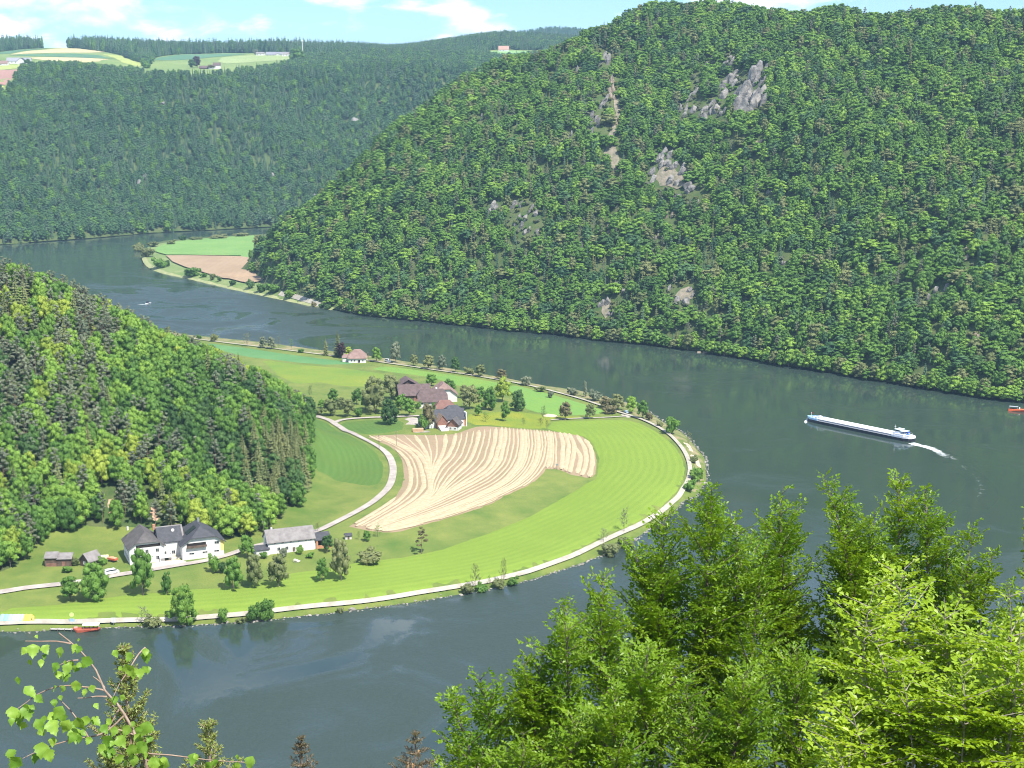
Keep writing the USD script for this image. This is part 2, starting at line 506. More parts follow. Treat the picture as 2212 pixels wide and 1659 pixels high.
def wood(name, label, forms, pos, scale, rot, which):
    """A wood that reads as one mass: one instancer. forms: list of (kind, colour, k)."""
    path = numbered("/World/" + name)
    pi = UsdGeom.PointInstancer.Define(stage, path)
    targets = []
    for i, f in enumerate(forms):
        p = UsdGeom.Xform.Define(stage, f"{path}/form_{i:03d}").GetPrim()
        p.GetReferences().AddInternalReference(plant(*f))
        targets.append(p.GetPath())
    pi.CreatePrototypesRel().SetTargets(targets)
    n = len(pos)
    pi.CreatePositionsAttr(Vt.Vec3fArray.FromNumpy(np.asarray(pos, np.float32)))
    pi.CreateScalesAttr(Vt.Vec3fArray.FromNumpy(np.asarray(scale, np.float32)))
    pi.CreateOrientationsAttr(Vt.QuathArray([Gf.Quath(float(math.cos(a / 2)), 0, 0, float(math.sin(a / 2))) for a in rot]))
    pi.CreateProtoIndicesAttr(Vt.IntArray.FromNumpy(np.asarray(which, np.int32)))
    return tag(pi, label, "forest", None, "stuff")


# ------------------------------------------------------------------ terrain
class Field:
    """A height field through given points, smoothed, with slope noise."""

    def __init__(self, pts, bounds, cell, smooth, bank, bumps=None, shore=0.45, start=-0.4):
        pts = np.asarray(pts, float)
        x = np.arange(bounds[0], bounds[1] + cell, cell); y = np.arange(bounds[2], bounds[3] + cell, cell)
        gx, gy = np.meshgrid(x, y)
        jig = np.random.default_rng(5).uniform(-.01, .01, (len(pts), 2))
        z = LinearNDInterpolator(pts[:, :2] + jig, pts[:, 2])(gx, gy)
        bad = np.isnan(z)
        z[bad] = NearestNDInterpolator(pts[:, :2], pts[:, 2])(gx[bad], gy[bad])
        z = gaussian_filter(z, smooth / cell)
        if bumps:
            z = z + bumps(gx, gy, z)
        d = shapely.distance(shapely.points(gx.ravel(), gy.ravel()), bank.exterior).reshape(gx.shape)
        inside = shapely.contains_xy(bank, gx.ravel(), gy.ravel()).reshape(gx.shape)
        z = np.minimum(z, start + shore * d)
        z[~inside] = start - 0.3 * np.minimum(d[~inside], 8)
        self.x0, self.y0, self.c, self.z = bounds[0], bounds[2], cell, z

    def __call__(self, x, y):
        i = np.clip((np.asarray(x, float) - self.x0) / self.c, 0, self.z.shape[1] - 1.001)
        j = np.clip((np.asarray(y, float) - self.y0) / self.c, 0, self.z.shape[0] - 1.001)
        a, b = i.astype(int), j.astype(int)
        s, t = i - a, j - b
        z = self.z
        return (z[b, a] * (1 - s) + z[b, a + 1] * s) * (1 - t) + (z[b + 1, a] * (1 - s) + z[b + 1, a + 1] * s) * t


def lv(pts, z=0.0):
    return on_level(pts, z)[:, :2]


# --- the meadow tongue inside the river bend, with the wooded hill on its neck
BANK_PX = [(-150, 1369), (0, 1366), (75, 1365), (150, 1360), (240, 1357), (300, 1355), (400, 1352), (500, 1346), (600, 1338), (660, 1331), (700, 1327), (740, 1322), (790, 1316), (850, 1308), (900, 1301),
           (960, 1291), (1010, 1282), (1080, 1269), (1140, 1255), (1200, 1237), (1260, 1217), (1310, 1197), (1340, 1183), (1375, 1164), (1405, 1143), (1440, 1118), (1468, 1096), (1480, 1082), (1506, 1072), (1516, 1056), (1528, 1040), (1527, 1018),
           (1525, 991), (1508, 970), (1488, 945), (1465, 928), (1440, 915), (1418, 900), (1395, 885), (1360, 873), (1299, 856), (1247, 846), (1195, 839), (1147, 830), (1102, 821), (1042, 811), (976, 799), (880, 784),
           (840, 778), (790, 771), (700, 760), (640, 752), (580, 744), (520, 738), (470, 733), (430, 729), (395, 724), (300, 706), (150, 682), (0, 662), (-300, 622)]
bank_xy = lv(BANK_PX)
PENINSULA = Polygon(np.vstack([chain(bank_xy, 12.0), [[-1400, 1950], [-1400, 560]]])).buffer(0)
HILL_FOOT = [(-250, 1275), (-100, 1255), (0, 1239), (53, 1219), (67, 1199), (110, 1166), (187, 1153), (253, 1150), (360, 1152), (467, 1164), (520, 1164), (580, 1143), (620, 1113), (647, 1098), (668, 1070), (674, 1003), (664, 936), (648, 892)]
pts = []
for u, v in HILL_FOOT:
    p = on_level([(u, v)], 9.0)[0]
    pts.append(p)
    pts.append(p + [0, -14 if v > 1100 else 0, -1.2]) if u < 640 else pts.append(p + [12, -4, -1.0])
for u, v, y in [(-250, 528, 830), (-120, 545, 850), (0, 563, 856), (100, 592, 856), (200, 640, 856), (300, 692, 852), (393, 726, 845), (470, 760, 836), (533, 796, 826), (580, 822, 832), (618, 850, 850), (640, 868, 872)]:
    p = at_depth(u, v, y)
    tree = 15.0
    pts.append(p - [0, 0, tree])
    pts.append(p + [10, 45, -tree - 14])
    pts.append([p[0] + 18, p[1] + 105, max(9.0, p[2] - tree - 62)])
    pts.append([p[0] + 18, p[1] + 190, 8.0])
for x in (-900, -700, -500):
    pts += [[x, 830, 150], [x, 900, 140], [x, 1100, 40], [x, 1300, 12], [x, 700, 60], [x, 640, 14]]
for u, v, z in [(0, 1300, 4.5), (200, 1290, 4.5), (400, 1285, 4.5), (600, 1265, 4.5), (800, 1225, 5), (950, 1195, 5.0), (1143, 1118, 5), (1264, 1048, 5), (1350, 1000, 5), (1400, 1080, 4.6), (1430, 960, 4.6), (1300, 920, 5.5), (1200, 1100, 4.8), (1000, 1200, 4.6),
                (200, 1243, 8.0), (340, 1228, 8.0), (460, 1207, 8.5), (600, 1205, 7.5), (720, 1160, 8.5), (900, 1150, 9), (1050, 1095, 9.5), (1170, 1035, 9.5), (1280, 1030, 8.0), (850, 1040, 10), (850, 980, 10), (950, 990, 10.5), (1100, 960, 10), (1250, 960, 8.5),
                (720, 912, 10), (780, 1000, 10), (750, 1080, 10), (900, 915, 10.5), (1000, 910, 10), (1000, 860, 9), (1150, 890, 6.5), (1300, 885, 4.5), (800, 860, 9.5), (700, 850, 9), (900, 830, 7), (1050, 835, 5), (600, 790, 8), (750, 800, 6), (500, 760, 6), (650, 770, 5)]:
    pts.append(on_level([(u, v)], z)[0])
for q in chain(bank_xy, 40.0):
    pts.append([q[0], q[1], 3.4])
PEN = Field(pts, (-1410, 1010, 480, 1960), 5.0, 9.0, PENINSULA, lambda x, y, z: np.where(z > 14, np.minimum((z - 14) / 20, 1) * 9 * (meshkit.fbm(np.stack([x / 60, y / 60, 0 * x], -1), 3, 4) - .5), 0), shore=0.42)

# --- the massif across the river
SPUR_PX = [(2600, 930), (2400, 897), (2212, 869), (2120, 859), (2000, 839), (1900, 823), (1800, 806), (1700, 791), (1600, 773), (1500, 758), (1400, 744), (1300, 736), (1200, 723), (1100, 715), (1000, 703), (900, 693), (800, 683), (720, 669), (640, 653),
           (560, 636), (500, 623), (420, 604), (360, 591), (325, 579), (308, 566), (303, 554), (310, 541), (325, 530), (345, 523), (400, 517), (470, 513), (540, 509), (610, 506)]
s_xy = lv(SPUR_PX)
MASSIF = Polygon(np.vstack([chain(s_xy, 15.0), [[-120, 2660], [300, 2950], [1200, 3050], [2600, 2900], [2600, 900]]])).buffer(0)
CREST = [(557, 548), (570, 508), (600, 485), (660, 440), (737, 382), (800, 320), (870, 260), (950, 203), (1037, 150), (1130, 121), (1204, 97), (1270, 60), (1337, 30), (1390, 8), (1430, 3), (1480, 4), (1541, 6), (1600, 14), (1688, 24), (1760, 20), (1808, 19), (1852, 30), (1940, 24), (2022, 20), (2108, 24), (2208, 31), (2400, 40), (2700, 60)]
sx, sy = [p[0] for p in SPUR_PX if p[1] >= 560][::-1], [p[1] for p in SPUR_PX if p[1] >= 560][::-1]
def massif_points(lift):
  pts, crest_pts = [], []
  for (u, v), up in zip(CREST, lift):
    foot = lv([(u, np.interp(u, sx, sy) if u > 580 else 604)])[0]
    if u < 580:
        foot = lv([(562, 606)])[0]
    r = ray(u, v); slope = 0.60 if u > 700 else 0.56
    t = r[2] / r[1]
    y = (220 - 12 + slope * foot[1] - 3) / (slope - t)
    p = at_depth(u, v, y) - [0, 0, 12.0] + [0, 0, up]
    crest_pts.append(p)
    f3 = np.array([r[0] / r[1] * (foot[1] + 6), foot[1] + 6, 3.0])
    pts += [p, f3, f3 * .45 + p * .55 + [0, 0, 2 + .05 * p[2]], f3 * .75 + p * .25 + [0, 0, 1.0]]
    pts += [np.maximum(p + [30, 60, -8], [-9e9, -9e9, 4.5]), np.maximum(p + [60, 170, -34 if p[2] > 220 else -70], [-9e9, -9e9, 4.5])]
    pts.append([p[0] + 80, max(p[1] + 420, 2400), max(6, p[2] - 60) if p[2] > 220 else 8])
  for u, v in [(320, 560), (340, 540), (400, 525), (480, 520), (540, 515), (420, 590), (500, 608), (540, 590), (400, 560), (500, 560), (535, 560), (545, 540), (548, 570), (555, 600), (546, 525)]:
      pts.append(on_level([(u, v)], 4.5)[0])
  for u, v in [(600, 640), (660, 652), (700, 660)]:
      pts.append(on_level([(u, v)], 4.0)[0])
  for q in chain(s_xy, 40.0):
      pts.append([q[0], q[1], 2.5])
  pts += [[300, 2900, 5], [1200, 3000, 30], [2600, 2800, 200], [2500, 1900, 330], [2500, 1300, 200], [-100, 2600, 4]]
  return pts, crest_pts


def massif_bumps(x, y, z):
    k = np.clip((z - 12) / 70, 0, 1) * np.clip((330 - z) / 60 + .35, .35, 1)
    ribs = meshkit.fbm(np.stack([x / 75 + y / 400, y / 230, 0 * x], -1), 3, 8) - .5
    return k * (34 * ribs + 10 * (meshkit.fbm(np.stack([x / 30, y / 30, 0 * x], -1), 2, 3) - .5))


lift = np.zeros(len(CREST))
for turn in range(4):                        # smoothing lowers the ridge: raise its points until the skyline stands where the photograph has it
    pts, crest_pts = massif_points(lift)
    SPUR = Field(pts, (-620, 2620, 880, 3060), 8.0, 11.0, MASSIF, massif_bumps, shore=1.1)
    if turn == 3:
        break
    for k, (u, v) in enumerate(CREST):
        p = crest_pts[k]
        yy = np.linspace(p[1] - 260, p[1] + 260, 105)
        xx = (u - CU) / FPX * yy / math.cos(PITCH)
        _, vv, _ = project(np.column_stack([xx, yy, SPUR(xx, yy) + 11.0]))
        lift[k] += 0.85 * (vv.min() - v) * p[1] / FPX

ISLE_PX = [(300, 545), (330, 528), (400, 517), (470, 512), (549, 508), (556, 545), (543, 560), (543, 588), (575, 604), (600, 636), (560, 640), (500, 627), (420, 608), (362, 595), (325, 580), (300, 562)]
gx_, gy_ = np.meshgrid(SPUR.x0 + SPUR.c * np.arange(SPUR.z.shape[1]), SPUR.y0 + SPUR.c * np.arange(SPUR.z.shape[0]))
isle_poly = Polygon(lv(ISLE_PX, 4.0)).buffer(3)
flat_ = shapely.contains_xy(isle_poly, gx_.ravel(), gy_.ravel()).reshape(gx_.shape) & (SPUR.z > 0.5)
SPUR.z[flat_] = np.minimum(np.maximum(SPUR.z[flat_], 2.5), 4.0)

# --- the far valley side with farmland on top
FAR_PX = [(-900, 566), (-400, 548), (-200, 538), (0, 529), (100, 522), (200, 515), (330, 504), (450, 498), (560, 492), (640, 488)]
f_xy = lv(FAR_PX)
FARSIDE = Polygon(np.vstack([chain(f_xy, 25.0), [[-100, 2890], [400, 3180], [1300, 3280], [2800, 3300], [2800, 6400], [-3400, 6400], [-3400, 2300]]])).buffer(0)
FARPTS = [(-900, 150, 2800), (-900, 110, 3600), (-900, 100, 4400), (-400, 170, 2830), (-400, 130, 3400), (-400, 106, 4200), (-400, 112, 4700), (-150, 190, 2840), (-150, 150, 3080), (-150, 125, 3700), (-150, 108, 4200), (-150, 114, 4700),
          (0, 198, 2850), (0, 153, 3080), (0, 141, 3350), (0, 121, 3800), (0, 109, 4200), (0, 112, 4600), (35, 172, 2900), (75, 153, 2950), (130, 152, 2960), (200, 156, 2980), (270, 161, 3000), (315, 168, 3020), (350, 172, 3050), (400, 172, 3080), (470, 169, 3100), (540, 163, 3150), (590, 158, 3200), (640, 152, 3250),
          (100, 141, 3150), (100, 125, 3650), (100, 112, 4000), (115, 103.5, 4350), (115, 110, 4800), (200, 146, 3150), (200, 130, 3500), (200, 111, 4200), (200, 104, 4600), (200, 110, 5000),
          (330, 160, 3180), (330, 147, 3400), (330, 128, 3950), (330, 113, 4500), (330, 118, 5000), (480, 158, 3250), (480, 140, 3650), (480, 121, 4200), (480, 113, 4500), (480, 120, 5000), (620, 147, 3350), (620, 135, 3700), (620, 120, 4100), (620, 112, 4600), (620, 118, 5000),
          (740, 150, 3200), (740, 128, 3550), (740, 115, 4000), (740, 108, 4400), (740, 116, 4800), (860, 140, 3300), (860, 120, 3600), (860, 113, 4000), (860, 112, 4500), (960, 150, 3200), (960, 125, 3500), (960, 102, 4000), (960, 106, 4500),
          (1030, 90, 4000), (1030, 96, 4500), (1090, 160, 3250), (1090, 126, 3650), (1090, 112, 3850), (1090, 76, 4300), (1090, 86, 4700), (1180, 140, 3400), (1180, 122, 3650), (1180, 112, 3800), (1180, 88, 4200), (1180, 96, 4700), (1300, 150, 3400), (1300, 110, 3800), (1300, 90, 4300), (1700, 150, 3500), (1700, 90, 4300), (2300, 150, 3600), (2300, 90, 4400)]
pts = [at_depth(u, v, y) for u, v, y in FARPTS]
for q in chain(f_xy, 60.0):
    pts.append([q[0], q[1] + 5, 3.0])
pts += [[-100, 2900, 4], [400, 3190, 6], [1300, 3290, 8], [2800, 3300, 20], [-3400, 6400, 320], [2800, 6400, 320], [-3400, 2300, 200], [-1500, 6400, 310], [0, 6400, 310], [1500, 6400, 310]]


def far_bumps(x, y, z):
    k = np.clip((z - 12) / 90, 0, 1) * np.clip((290 - z) / 60, 0.0, 1)
    return k * (120 * (meshkit.fbm(np.stack([x / 190 + y / 700, y / 520, 0 * x], -1), 3, 18) - .5) + 14 * (meshkit.fbm(np.stack([x / 50, y / 50, 0 * x], -1), 2, 3) - .5))


FAR = Field(pts, (-3420, 2820, 2180, 6420), 14.0, 26.0, FARSIDE, far_bumps, shore=0.9)

SOIL = look("wood_floor", (0.045, 0.085, 0.020), (0.095, 0.115, 0.042), 0.10, 0.95, 0.5, 0.5)
MEADOW = look("meadow_grass", (0.078, 0.138, 0.022), (0.178, 0.205, 0.045), 0.055, 0.9, 0.12, 1.2, detail=9.0, lo=0.3, hi=0.7)


def soil_field(x, y):
    return PEN(x, y)


obj("meadow_tongue", fill(PENINSULA, 5.0, PEN, 0.0, -3.0), MEADOW, None, True)
tag(stage.GetPrimAtPath("/World/meadow_tongue"), kind="structure")
obj("wooded_mountainside", fill(MASSIF.intersection(shapely.box(-700, 800, 1500, 2700)), 14.0, SPUR, 0.0, -3.0), SOIL, None, True)
tag(stage.GetPrimAtPath("/World/wooded_mountainside"), kind="structure")
FIELD_BASE = look("far_meadow", (0.13, 0.20, 0.05), (0.19, 0.25, 0.075), 0.006, 0.9)
far_view = Polygon([(-1350, 2000), (1300, 2000), (2000, 6400), (-2600, 6400)])
obj("far_valley_side", fill(FARSIDE.intersection(far_view), 26.0, FAR, 0.0, -3.0), SOIL, None, True)
tag(stage.GetPrimAtPath("/World/far_valley_side"), kind="structure")

# --- hills on the horizon, far beyond
pts = np.array([at_depth(u, v, y) for u, v, y in [(300, 116, 7800), (500, 112, 7800), (700, 110, 7800), (860, 106, 7800), (960, 98, 7700), (1060, 82, 7600), (1120, 70, 7500), (1165, 62, 7500), (1205, 59, 7500), (1240, 62, 7500), (1290, 68, 7500), (1380, 84, 7500), (1600, 100, 7500)]])
gx = np.arange(-2000, 1300, 40.0)
crest = np.interp(gx, pts[:, 0], pts[:, 2]) - 14
rows = [(-1700, 40), (-900, .55), (-350, .86), (-90, .975), (0, 1.0), (120, .985), (700, .8)]
hv = np.array([[x, 7500 + dy, z * c if c <= 1 else c] for dy, c in rows for x, z in zip(gx, crest)])
hv[:, 2] += 10 * (meshkit.fbm(np.stack([hv[:, 0] / 150, hv[:, 1] / 150, 0 * hv[:, 0]], -1), 2, 5) - .5)
i, j = np.meshgrid(np.arange(len(rows) - 1), np.arange(len(gx) - 1), indexing="ij")
a = (i * len(gx) + j).ravel()
tag(obj("horizon_hills", (hv, np.vstack([np.stack([a, a + 1, a + len(gx)], 1), np.stack([a + 1, a + len(gx) + 1, a + len(gx)], 1)])), SOIL, None, True), kind="structure")

# --- the slope below the viewpoint, out of the picture, that carries the near trees
NEAR_BANK = 300.0


def near_h(x, y):
    x, y = np.asarray(x, float), np.asarray(y, float)
    z = 218.3 - np.where(y > 1.5, (y - 1.5) * .74, 0) + 1.5 * (meshkit.fbm(np.stack([x / 9, y / 9, 0 * x], -1), 3, 6) - .5) * np.clip(y / 6, 0, 1)
    return np.maximum(z, -2.0)


near_poly = Polygon([(-160, -30), (160, -30), (260, 310), (-260, 310)])
tag(obj("near_hillside", fill(near_poly, 6.0, near_h), look("near_slope", (0.035, 0.055, 0.016), (0.10, 0.085, 0.05), 0.5, 0.95, 0.1), None, True), kind="structure")

# --- water
WINDY = [on_level([(300, 672)])[0], on_level([(520, 705)])[0], on_level([(820, 1430)])[0]]
WATER = usdkit.material(stage, "/World/Looks/river_water", {
    "g": ("geometry", {}),
    "m1": ("mapping", {"scale": (1.0, 0.55, 1.0)}),
    "n1": ("noise_texture", {"scale": 0.33, "detail": 5.0, "roughness": 0.62}),
    "n2": ("noise_texture", {"scale": 0.012, "detail": 5.0, "roughness": 0.6, "distortion": 1.4}),
    "calm": ("map_range", {"range_type": "smoothstep", "from_min": 0.44, "from_max": 0.68, "to_min": 0.06, "to_max": 0.45, "clamp": True}),
    **{f"d{k}": ("vector_math", {"math_type": "distance", "vector2": tuple(map(float, w))}) for k, w in enumerate(WINDY)},
    **{f"f{k}": ("map_range", {"range_type": "smoothstep", "from_min": r0, "from_max": r1, "to_min": t0, "to_max": 0.0, "clamp": True}) for k, (r0, r1, t0) in enumerate([(90.0, 330.0, 1.0), (60.0, 260.0, 1.0), (60.0, 230.0, 1.0)])},
    "s1": ("math", {"math_type": "maximum"}), "s2": ("math", {"math_type": "maximum"}),
    "nz": ("map_range", {"range_type": "smoothstep", "from_min": 0.40, "from_max": 0.52, "clamp": True}), "s3": ("math", {"math_type": "multiply"}), "s4": ("math", {"math_type": "add"}),
    "b": ("bump", {"distance": 0.42}), "ro": ("math", {"math_type": "multiply_add", "value2": 0.34, "value3": 0.06}),
    "p": ("principled_bsdf", {"base_color": (0.032, 0.051, 0.040), "roughness": 0.06, "ior": 1.40, "specular_ior_level": 0.5}),
}, [("g.position", "m1.vector"), ("m1.vector", "n1.vector"), ("g.position", "n2.vector"), ("n2.fac", "calm.value"), ("n2.fac", "nz.value")]
   + [(f"g.position", f"d{k}.vector1") for k in range(3)] + [(f"d{k}.value", f"f{k}.value") for k in range(3)]
   + [("f0.result", "s1.value1"), ("f1.result", "s1.value2"), ("s1.value", "s2.value1"), ("f2.result", "s2.value2"), ("s2.value", "s3.value1"), ("nz.result", "s3.value2"), ("s3.value", "s4.value1"), ("calm.result", "s4.value2"), ("s4.value", "b.strength"), ("s4.value", "ro.value1"), ("ro.value", "p.roughness"), ("n1.fac", "b.height"), ("b.normal", "p.normal")], surface="p.BSDF")
wx, wy = np.meshgrid(np.linspace(-3000, 3000, 13), np.linspace(150, 3900, 9))
wv = np.column_stack([wx.ravel(), wy.ravel(), 0 * wx.ravel()])
i, j = np.meshgrid(np.arange(8), np.arange(12), indexing="ij")
a = (i * 13 + j).ravel()
tag(obj("river_water", (wv, np.vstack([np.stack([a, a + 1, a + 13], 1), np.stack([a + 1, a + 14, a + 13], 1)])), WATER), kind="structure")

# ------------------------------------------------------------------ fields and roads on the meadow tongue
G = lambda pts: on_ground(PEN, pts)


def sheet(name, px, mat, lift, hf=PEN, spacing=5.0, smooth_step=None, uvf=None, label=None, kind="structure"):
    xy = on_ground(hf, px)[:, :2]
    if smooth_step:
        xy = chain(np.vstack([xy, xy[:1]]), smooth_step)[:-1]
    poly = Polygon(xy).buffer(0)
    v, f = fill(poly, spacing, hf, lift + .25)
    return tag(obj(name, (v, f), mat, None, True, uvf(v) if uvf else None), kind=kind), poly


def striped(name, c1, c2, period, width=0.5, c3=None, scale=0.05, amount=0.5, soft=0.12):
    """A mown or sown surface whose rows follow the mesh's row coordinate (metres across the rows)."""
    nodes = {
        "at": ("uvmap", {"attribute": "st"}), "s": ("separate_xyz", {}), "g": ("geometry", {}),
        "nw": ("noise_texture", {"scale": 0.12, "detail": 2.0}), "w": ("math", {"math_type": "multiply_add", "value2": period * 0.55}),
        "d": ("math", {"math_type": "divide", "value2": period}), "fr": ("math", {"math_type": "pingpong", "value2": 0.5}),
        "r": ("map_range", {"range_type": "smoothstep", "from_min": 0.25 - soft, "from_max": 0.25 + soft, "clamp": True}),
        "n2": ("noise_texture", {"scale": scale, "detail": 5.0, "roughness": 0.6}), "k": ("map_range", {"from_min": 0.3, "from_max": 0.7, "to_min": amount * .3, "to_max": amount, "clamp": True}),
        "m": ("math", {"math_type": "multiply"}), "mix": ("mix_color", {"a": c1, "b": c2}),
        "n3": ("noise_texture", {"scale": scale * .35, "detail": 5.0, "roughness": 0.65}), "r3": ("map_range", {"range_type": "smoothstep", "from_min": 0.42, "from_max": 0.66, "to_max": 0.65, "clamp": True}), "mix3": ("mix_color", {"b": c3 or c2}),
        "p": ("principled_bsdf", {"roughness": 0.9, "specular_ior_level": 0.15}),
        "nb": ("noise_texture", {"scale": 2.0, "detail": 3.0}), "b": ("bump", {"strength": 0.7, "distance": 0.08}),
    }
    links = [("at.UV", "s.vector"), ("g.position", "nw.vector"), ("nw.fac", "w.value1"), ("s.x", "w.value3"), ("w.value", "d.value1"), ("d.value", "fr.value1"), ("fr.value", "r.value"), ("g.position", "n2.vector"), ("n2.fac", "k.value"), ("r.result", "m.value1"), ("k.result", "m.value2"),
             ("m.value", "mix.fac"), ("mix.result", "mix3.a"), ("g.position", "n3.vector"), ("n3.fac", "r3.value"), ("r3.result", "mix3.fac"), ("mix3.result", "p.base_color"), ("g.position", "nb.vector"), ("nb.fac", "b.height"), ("b.normal", "p.normal")]
    return usdkit.material(stage, "/World/Looks/" + name, nodes, links, surface="p.BSDF")


PATH_PX = [(-120, 1354), (0, 1348.5), (122, 1346), (278, 1342.5), (382, 1341), (430, 1337), (500, 1331.5), (560, 1325.5), (600, 1320.5), (650, 1314.5), (700, 1309.5), (750, 1305), (800, 1299.5), (860, 1290.5), (900, 1283.5), (960, 1274), (1000, 1267.5), (1060, 1256.5), (1130, 1240), (1180, 1223.5), (1230, 1205.5),
           (1260, 1192), (1300, 1172), (1340, 1153.5), (1370, 1141), (1397, 1127), (1430, 1106), (1452, 1087), (1473, 1063), (1486, 1040), (1490.5, 1015), (1485, 990), (1471, 966), (1447, 941), (1420, 923), (1388, 908), (1355, 897), (1330, 889.5), (1300, 878), (1250, 861.5), (1200, 848), (1150, 835.5), (1110, 827.5), (1062, 819), (1000, 809),
           (960, 803.5), (900, 794.5), (840, 786), (800, 780.5), (760, 775), (700, 767.5), (640, 760), (560, 750), (500, 743), (440, 735.5), (380, 729)]
path_xy = chain(G(PATH_PX)[:, :2], 10.0)
path_line = LineString(path_xy)
outer_mat = striped("mown_meadow_rows", (0.178, 0.258, 0.038), (0.118, 0.192, 0.026), 4.3, c3=(0.150, 0.226, 0.032), amount=0.50)


def path_rows(v):
    return np.column_stack([shapely.distance(shapely.points(v[:, 0], v[:, 1]), path_line), np.zeros(len(v))])


inner = [(1320, 887.5), (1285, 884), (1250, 882)]
OUTER_PX = [(p[0] - 1.5, p[1] - 5.5) for p in PATH_PX[1:21]] + [(1257, 1184), (1296, 1164), (1335, 1146), (1366, 1134), (1391, 1121), (1422, 1101), (1443, 1082), (1463, 1059), (1476, 1037), (1480, 1014), (1475, 991), (1461, 968), (1437, 945), (1412, 929), (1382, 914.5), (1352, 906),
            (1290, 907.5), (1230, 909), (1194, 911), (1180, 925), (1220, 938), (1262, 943), (1281, 960), (1293, 990), (1290, 1022), (1284, 1036), (1264, 1045), (1210, 1078), (1143, 1116), (1050, 1154), (955, 1187), (870, 1204), (779, 1214), (700, 1228), (629, 1238), (527, 1268), (424, 1272), (338, 1280), (278, 1284), (126, 1306), (0, 1314)]
sheet("mown_hay_meadow", OUTER_PX, outer_mat, 0.36, spacing=5.0, uvf=path_rows, label="bright green")

HAY_PX = [(751, 1138), (790, 1112), (834, 1087), (855, 1070), (867, 1050), (871, 1030), (869, 1010), (864, 988), (853, 975), (838, 963), (812, 952), (784, 942), (823, 939.5), (864, 938), (920, 939.5), (955, 939), (983, 937), (1005, 929), (1026, 921.5), (1050, 920.5), (1074, 922), (1117, 926), (1187, 931), (1240, 938), (1259, 943), (1270, 951), (1279, 962), (1287, 977), (1291, 993), (1290, 1010), (1287, 1026),
          (1282, 1035), (1260, 1032), (1233, 1026), (1204, 1014.5), (1181, 1013.5), (1171, 1028), (1155, 1041), (1139, 1051), (1094, 1071), (1068, 1087), (1035, 1099), (1002, 1110), (955, 1124), (871, 1148), (845, 1151), (827, 1151), (790, 1146)]
STUBBLE = look("mown_stubble", (0.310, 0.224, 0.145), (0.255, 0.196, 0.112), 0.05, 0.9, 0.06, 3.0, detail=6.0)
hay_prim, hay_poly = sheet("hay_field", HAY_PX, STUBBLE, 0.16, spacing=5.0)
CROP_DARK = striped("young_crop_rows", (0.075, 0.145, 0.030), (0.110, 0.185, 0.045), 4.0, c3=(0.095, 0.150, 0.030), amount=0.45, scale=0.08)
lane_xy = None
LOOP_PX = [(656, 899.5), (690, 902.5), (712, 909), (724, 917), (738, 925.5), (760, 936), (786, 949), (812, 962.5), (829, 974), (841, 987), (847, 1001), (849.5, 1015), (848, 1030), (844, 1045), (836, 1058), (824, 1070), (803, 1087), (777, 1102.5), (740, 1122), (708, 1138), (689, 1146.5), (660, 1155), (630, 1163), (560, 1179), (530, 1187), (494, 1199.5), (444, 1212.5), (390, 1221.5), (336, 1230.5), (290, 1238), (241, 1245.5), (200, 1254), (130, 1263.5), (60, 1271), (0, 1280.5), (-80, 1290)]
loop_xy = chain(G(LOOP_PX)[:, :2], 8.0)
loop_line = LineString(loop_xy)
rows_loop = lambda v: np.column_stack([shapely.distance(shapely.points(v[:, 0], v[:, 1]), loop_line) + 8 * meshkit.noise(np.column_stack([v[:, 0] / 25, v[:, 1] / 25, 0 * v[:, 0]]), 3), np.zeros(len(v))])
sheet("young_crop_field", [(663, 905), (690, 907), (708, 914), (722, 924), (742, 935), (770, 948), (797, 964), (815, 980), (826, 996), (831, 1012), (829, 1030), (818, 1046), (795, 1050), (760, 1045), (730, 1039), (705, 1026), (682, 1014), (672, 975), (668, 940)], CROP_DARK, 0.10, uvf=rows_loop)
sheet("young_crop_field", [(732, 917.5), (748, 911), (790, 908), (829, 906), (868, 909), (874, 914), (871, 928), (850, 933), (820, 936.5), (790, 938.5), (775, 937), (753, 929)], CROP_DARK, 0.11, uvf=rows_loop)
sheet("north_crop_strip", [(440, 740), (520, 750), (600, 762), (690, 774), (742, 780), (770, 786), (700, 788), (640, 783), (540, 772), (470, 756)], look("blue_green_crop", (0.075, 0.190, 0.062), (0.105, 0.225, 0.075), 0.03, 0.9), 0.09)
sheet("riverside_crop_field", [(1092, 829), (1130, 836), (1180, 849), (1235, 864), (1280, 878), (1308, 887), (1296, 894), (1250, 897), (1205, 897.5), (1160, 891), (1134, 883), (1118, 862), (1098, 845)], striped("riverside_crop_rows", (0.145, 0.265, 0.060), (0.115, 0.235, 0.045), 6.0, c3=(0.165, 0.275, 0.05), amount=0.5), 0.09, uvf=path_rows)
sheet("north_meadow", [(830, 790), (900, 799), (1000, 813), (1075, 826), (1085, 838), (1040, 845), (985, 832), (930, 815), (860, 806), (800, 797)], look("north_meadow_grass", (0.125, 0.245, 0.045), (0.160, 0.260, 0.040), 0.03, 0.9), 0.08)
sheet("north_meadow", [(560, 775), (640, 787), (740, 795), (800, 803), (850, 812), (800, 836), (740, 834), (690, 826), (640, 830), (600, 812)], look("mown_north_meadow", (0.120, 0.205, 0.030), (0.19, 0.235, 0.03), 0.022, 0.9), 0.09)
sheet("orchard_meadow", [(1010, 895), (1060, 890), (1110, 888), (1150, 893), (1195, 899), (1330, 899), (1345, 901), (1230, 906), (1190, 908.5), (1183, 926), (1140, 926), (1060, 919), (1025, 918), (1005, 910)], look("orchard_grass", (0.115, 0.200, 0.022), (0.225, 0.235, 0.022), 0.03, 0.9), 0.085)

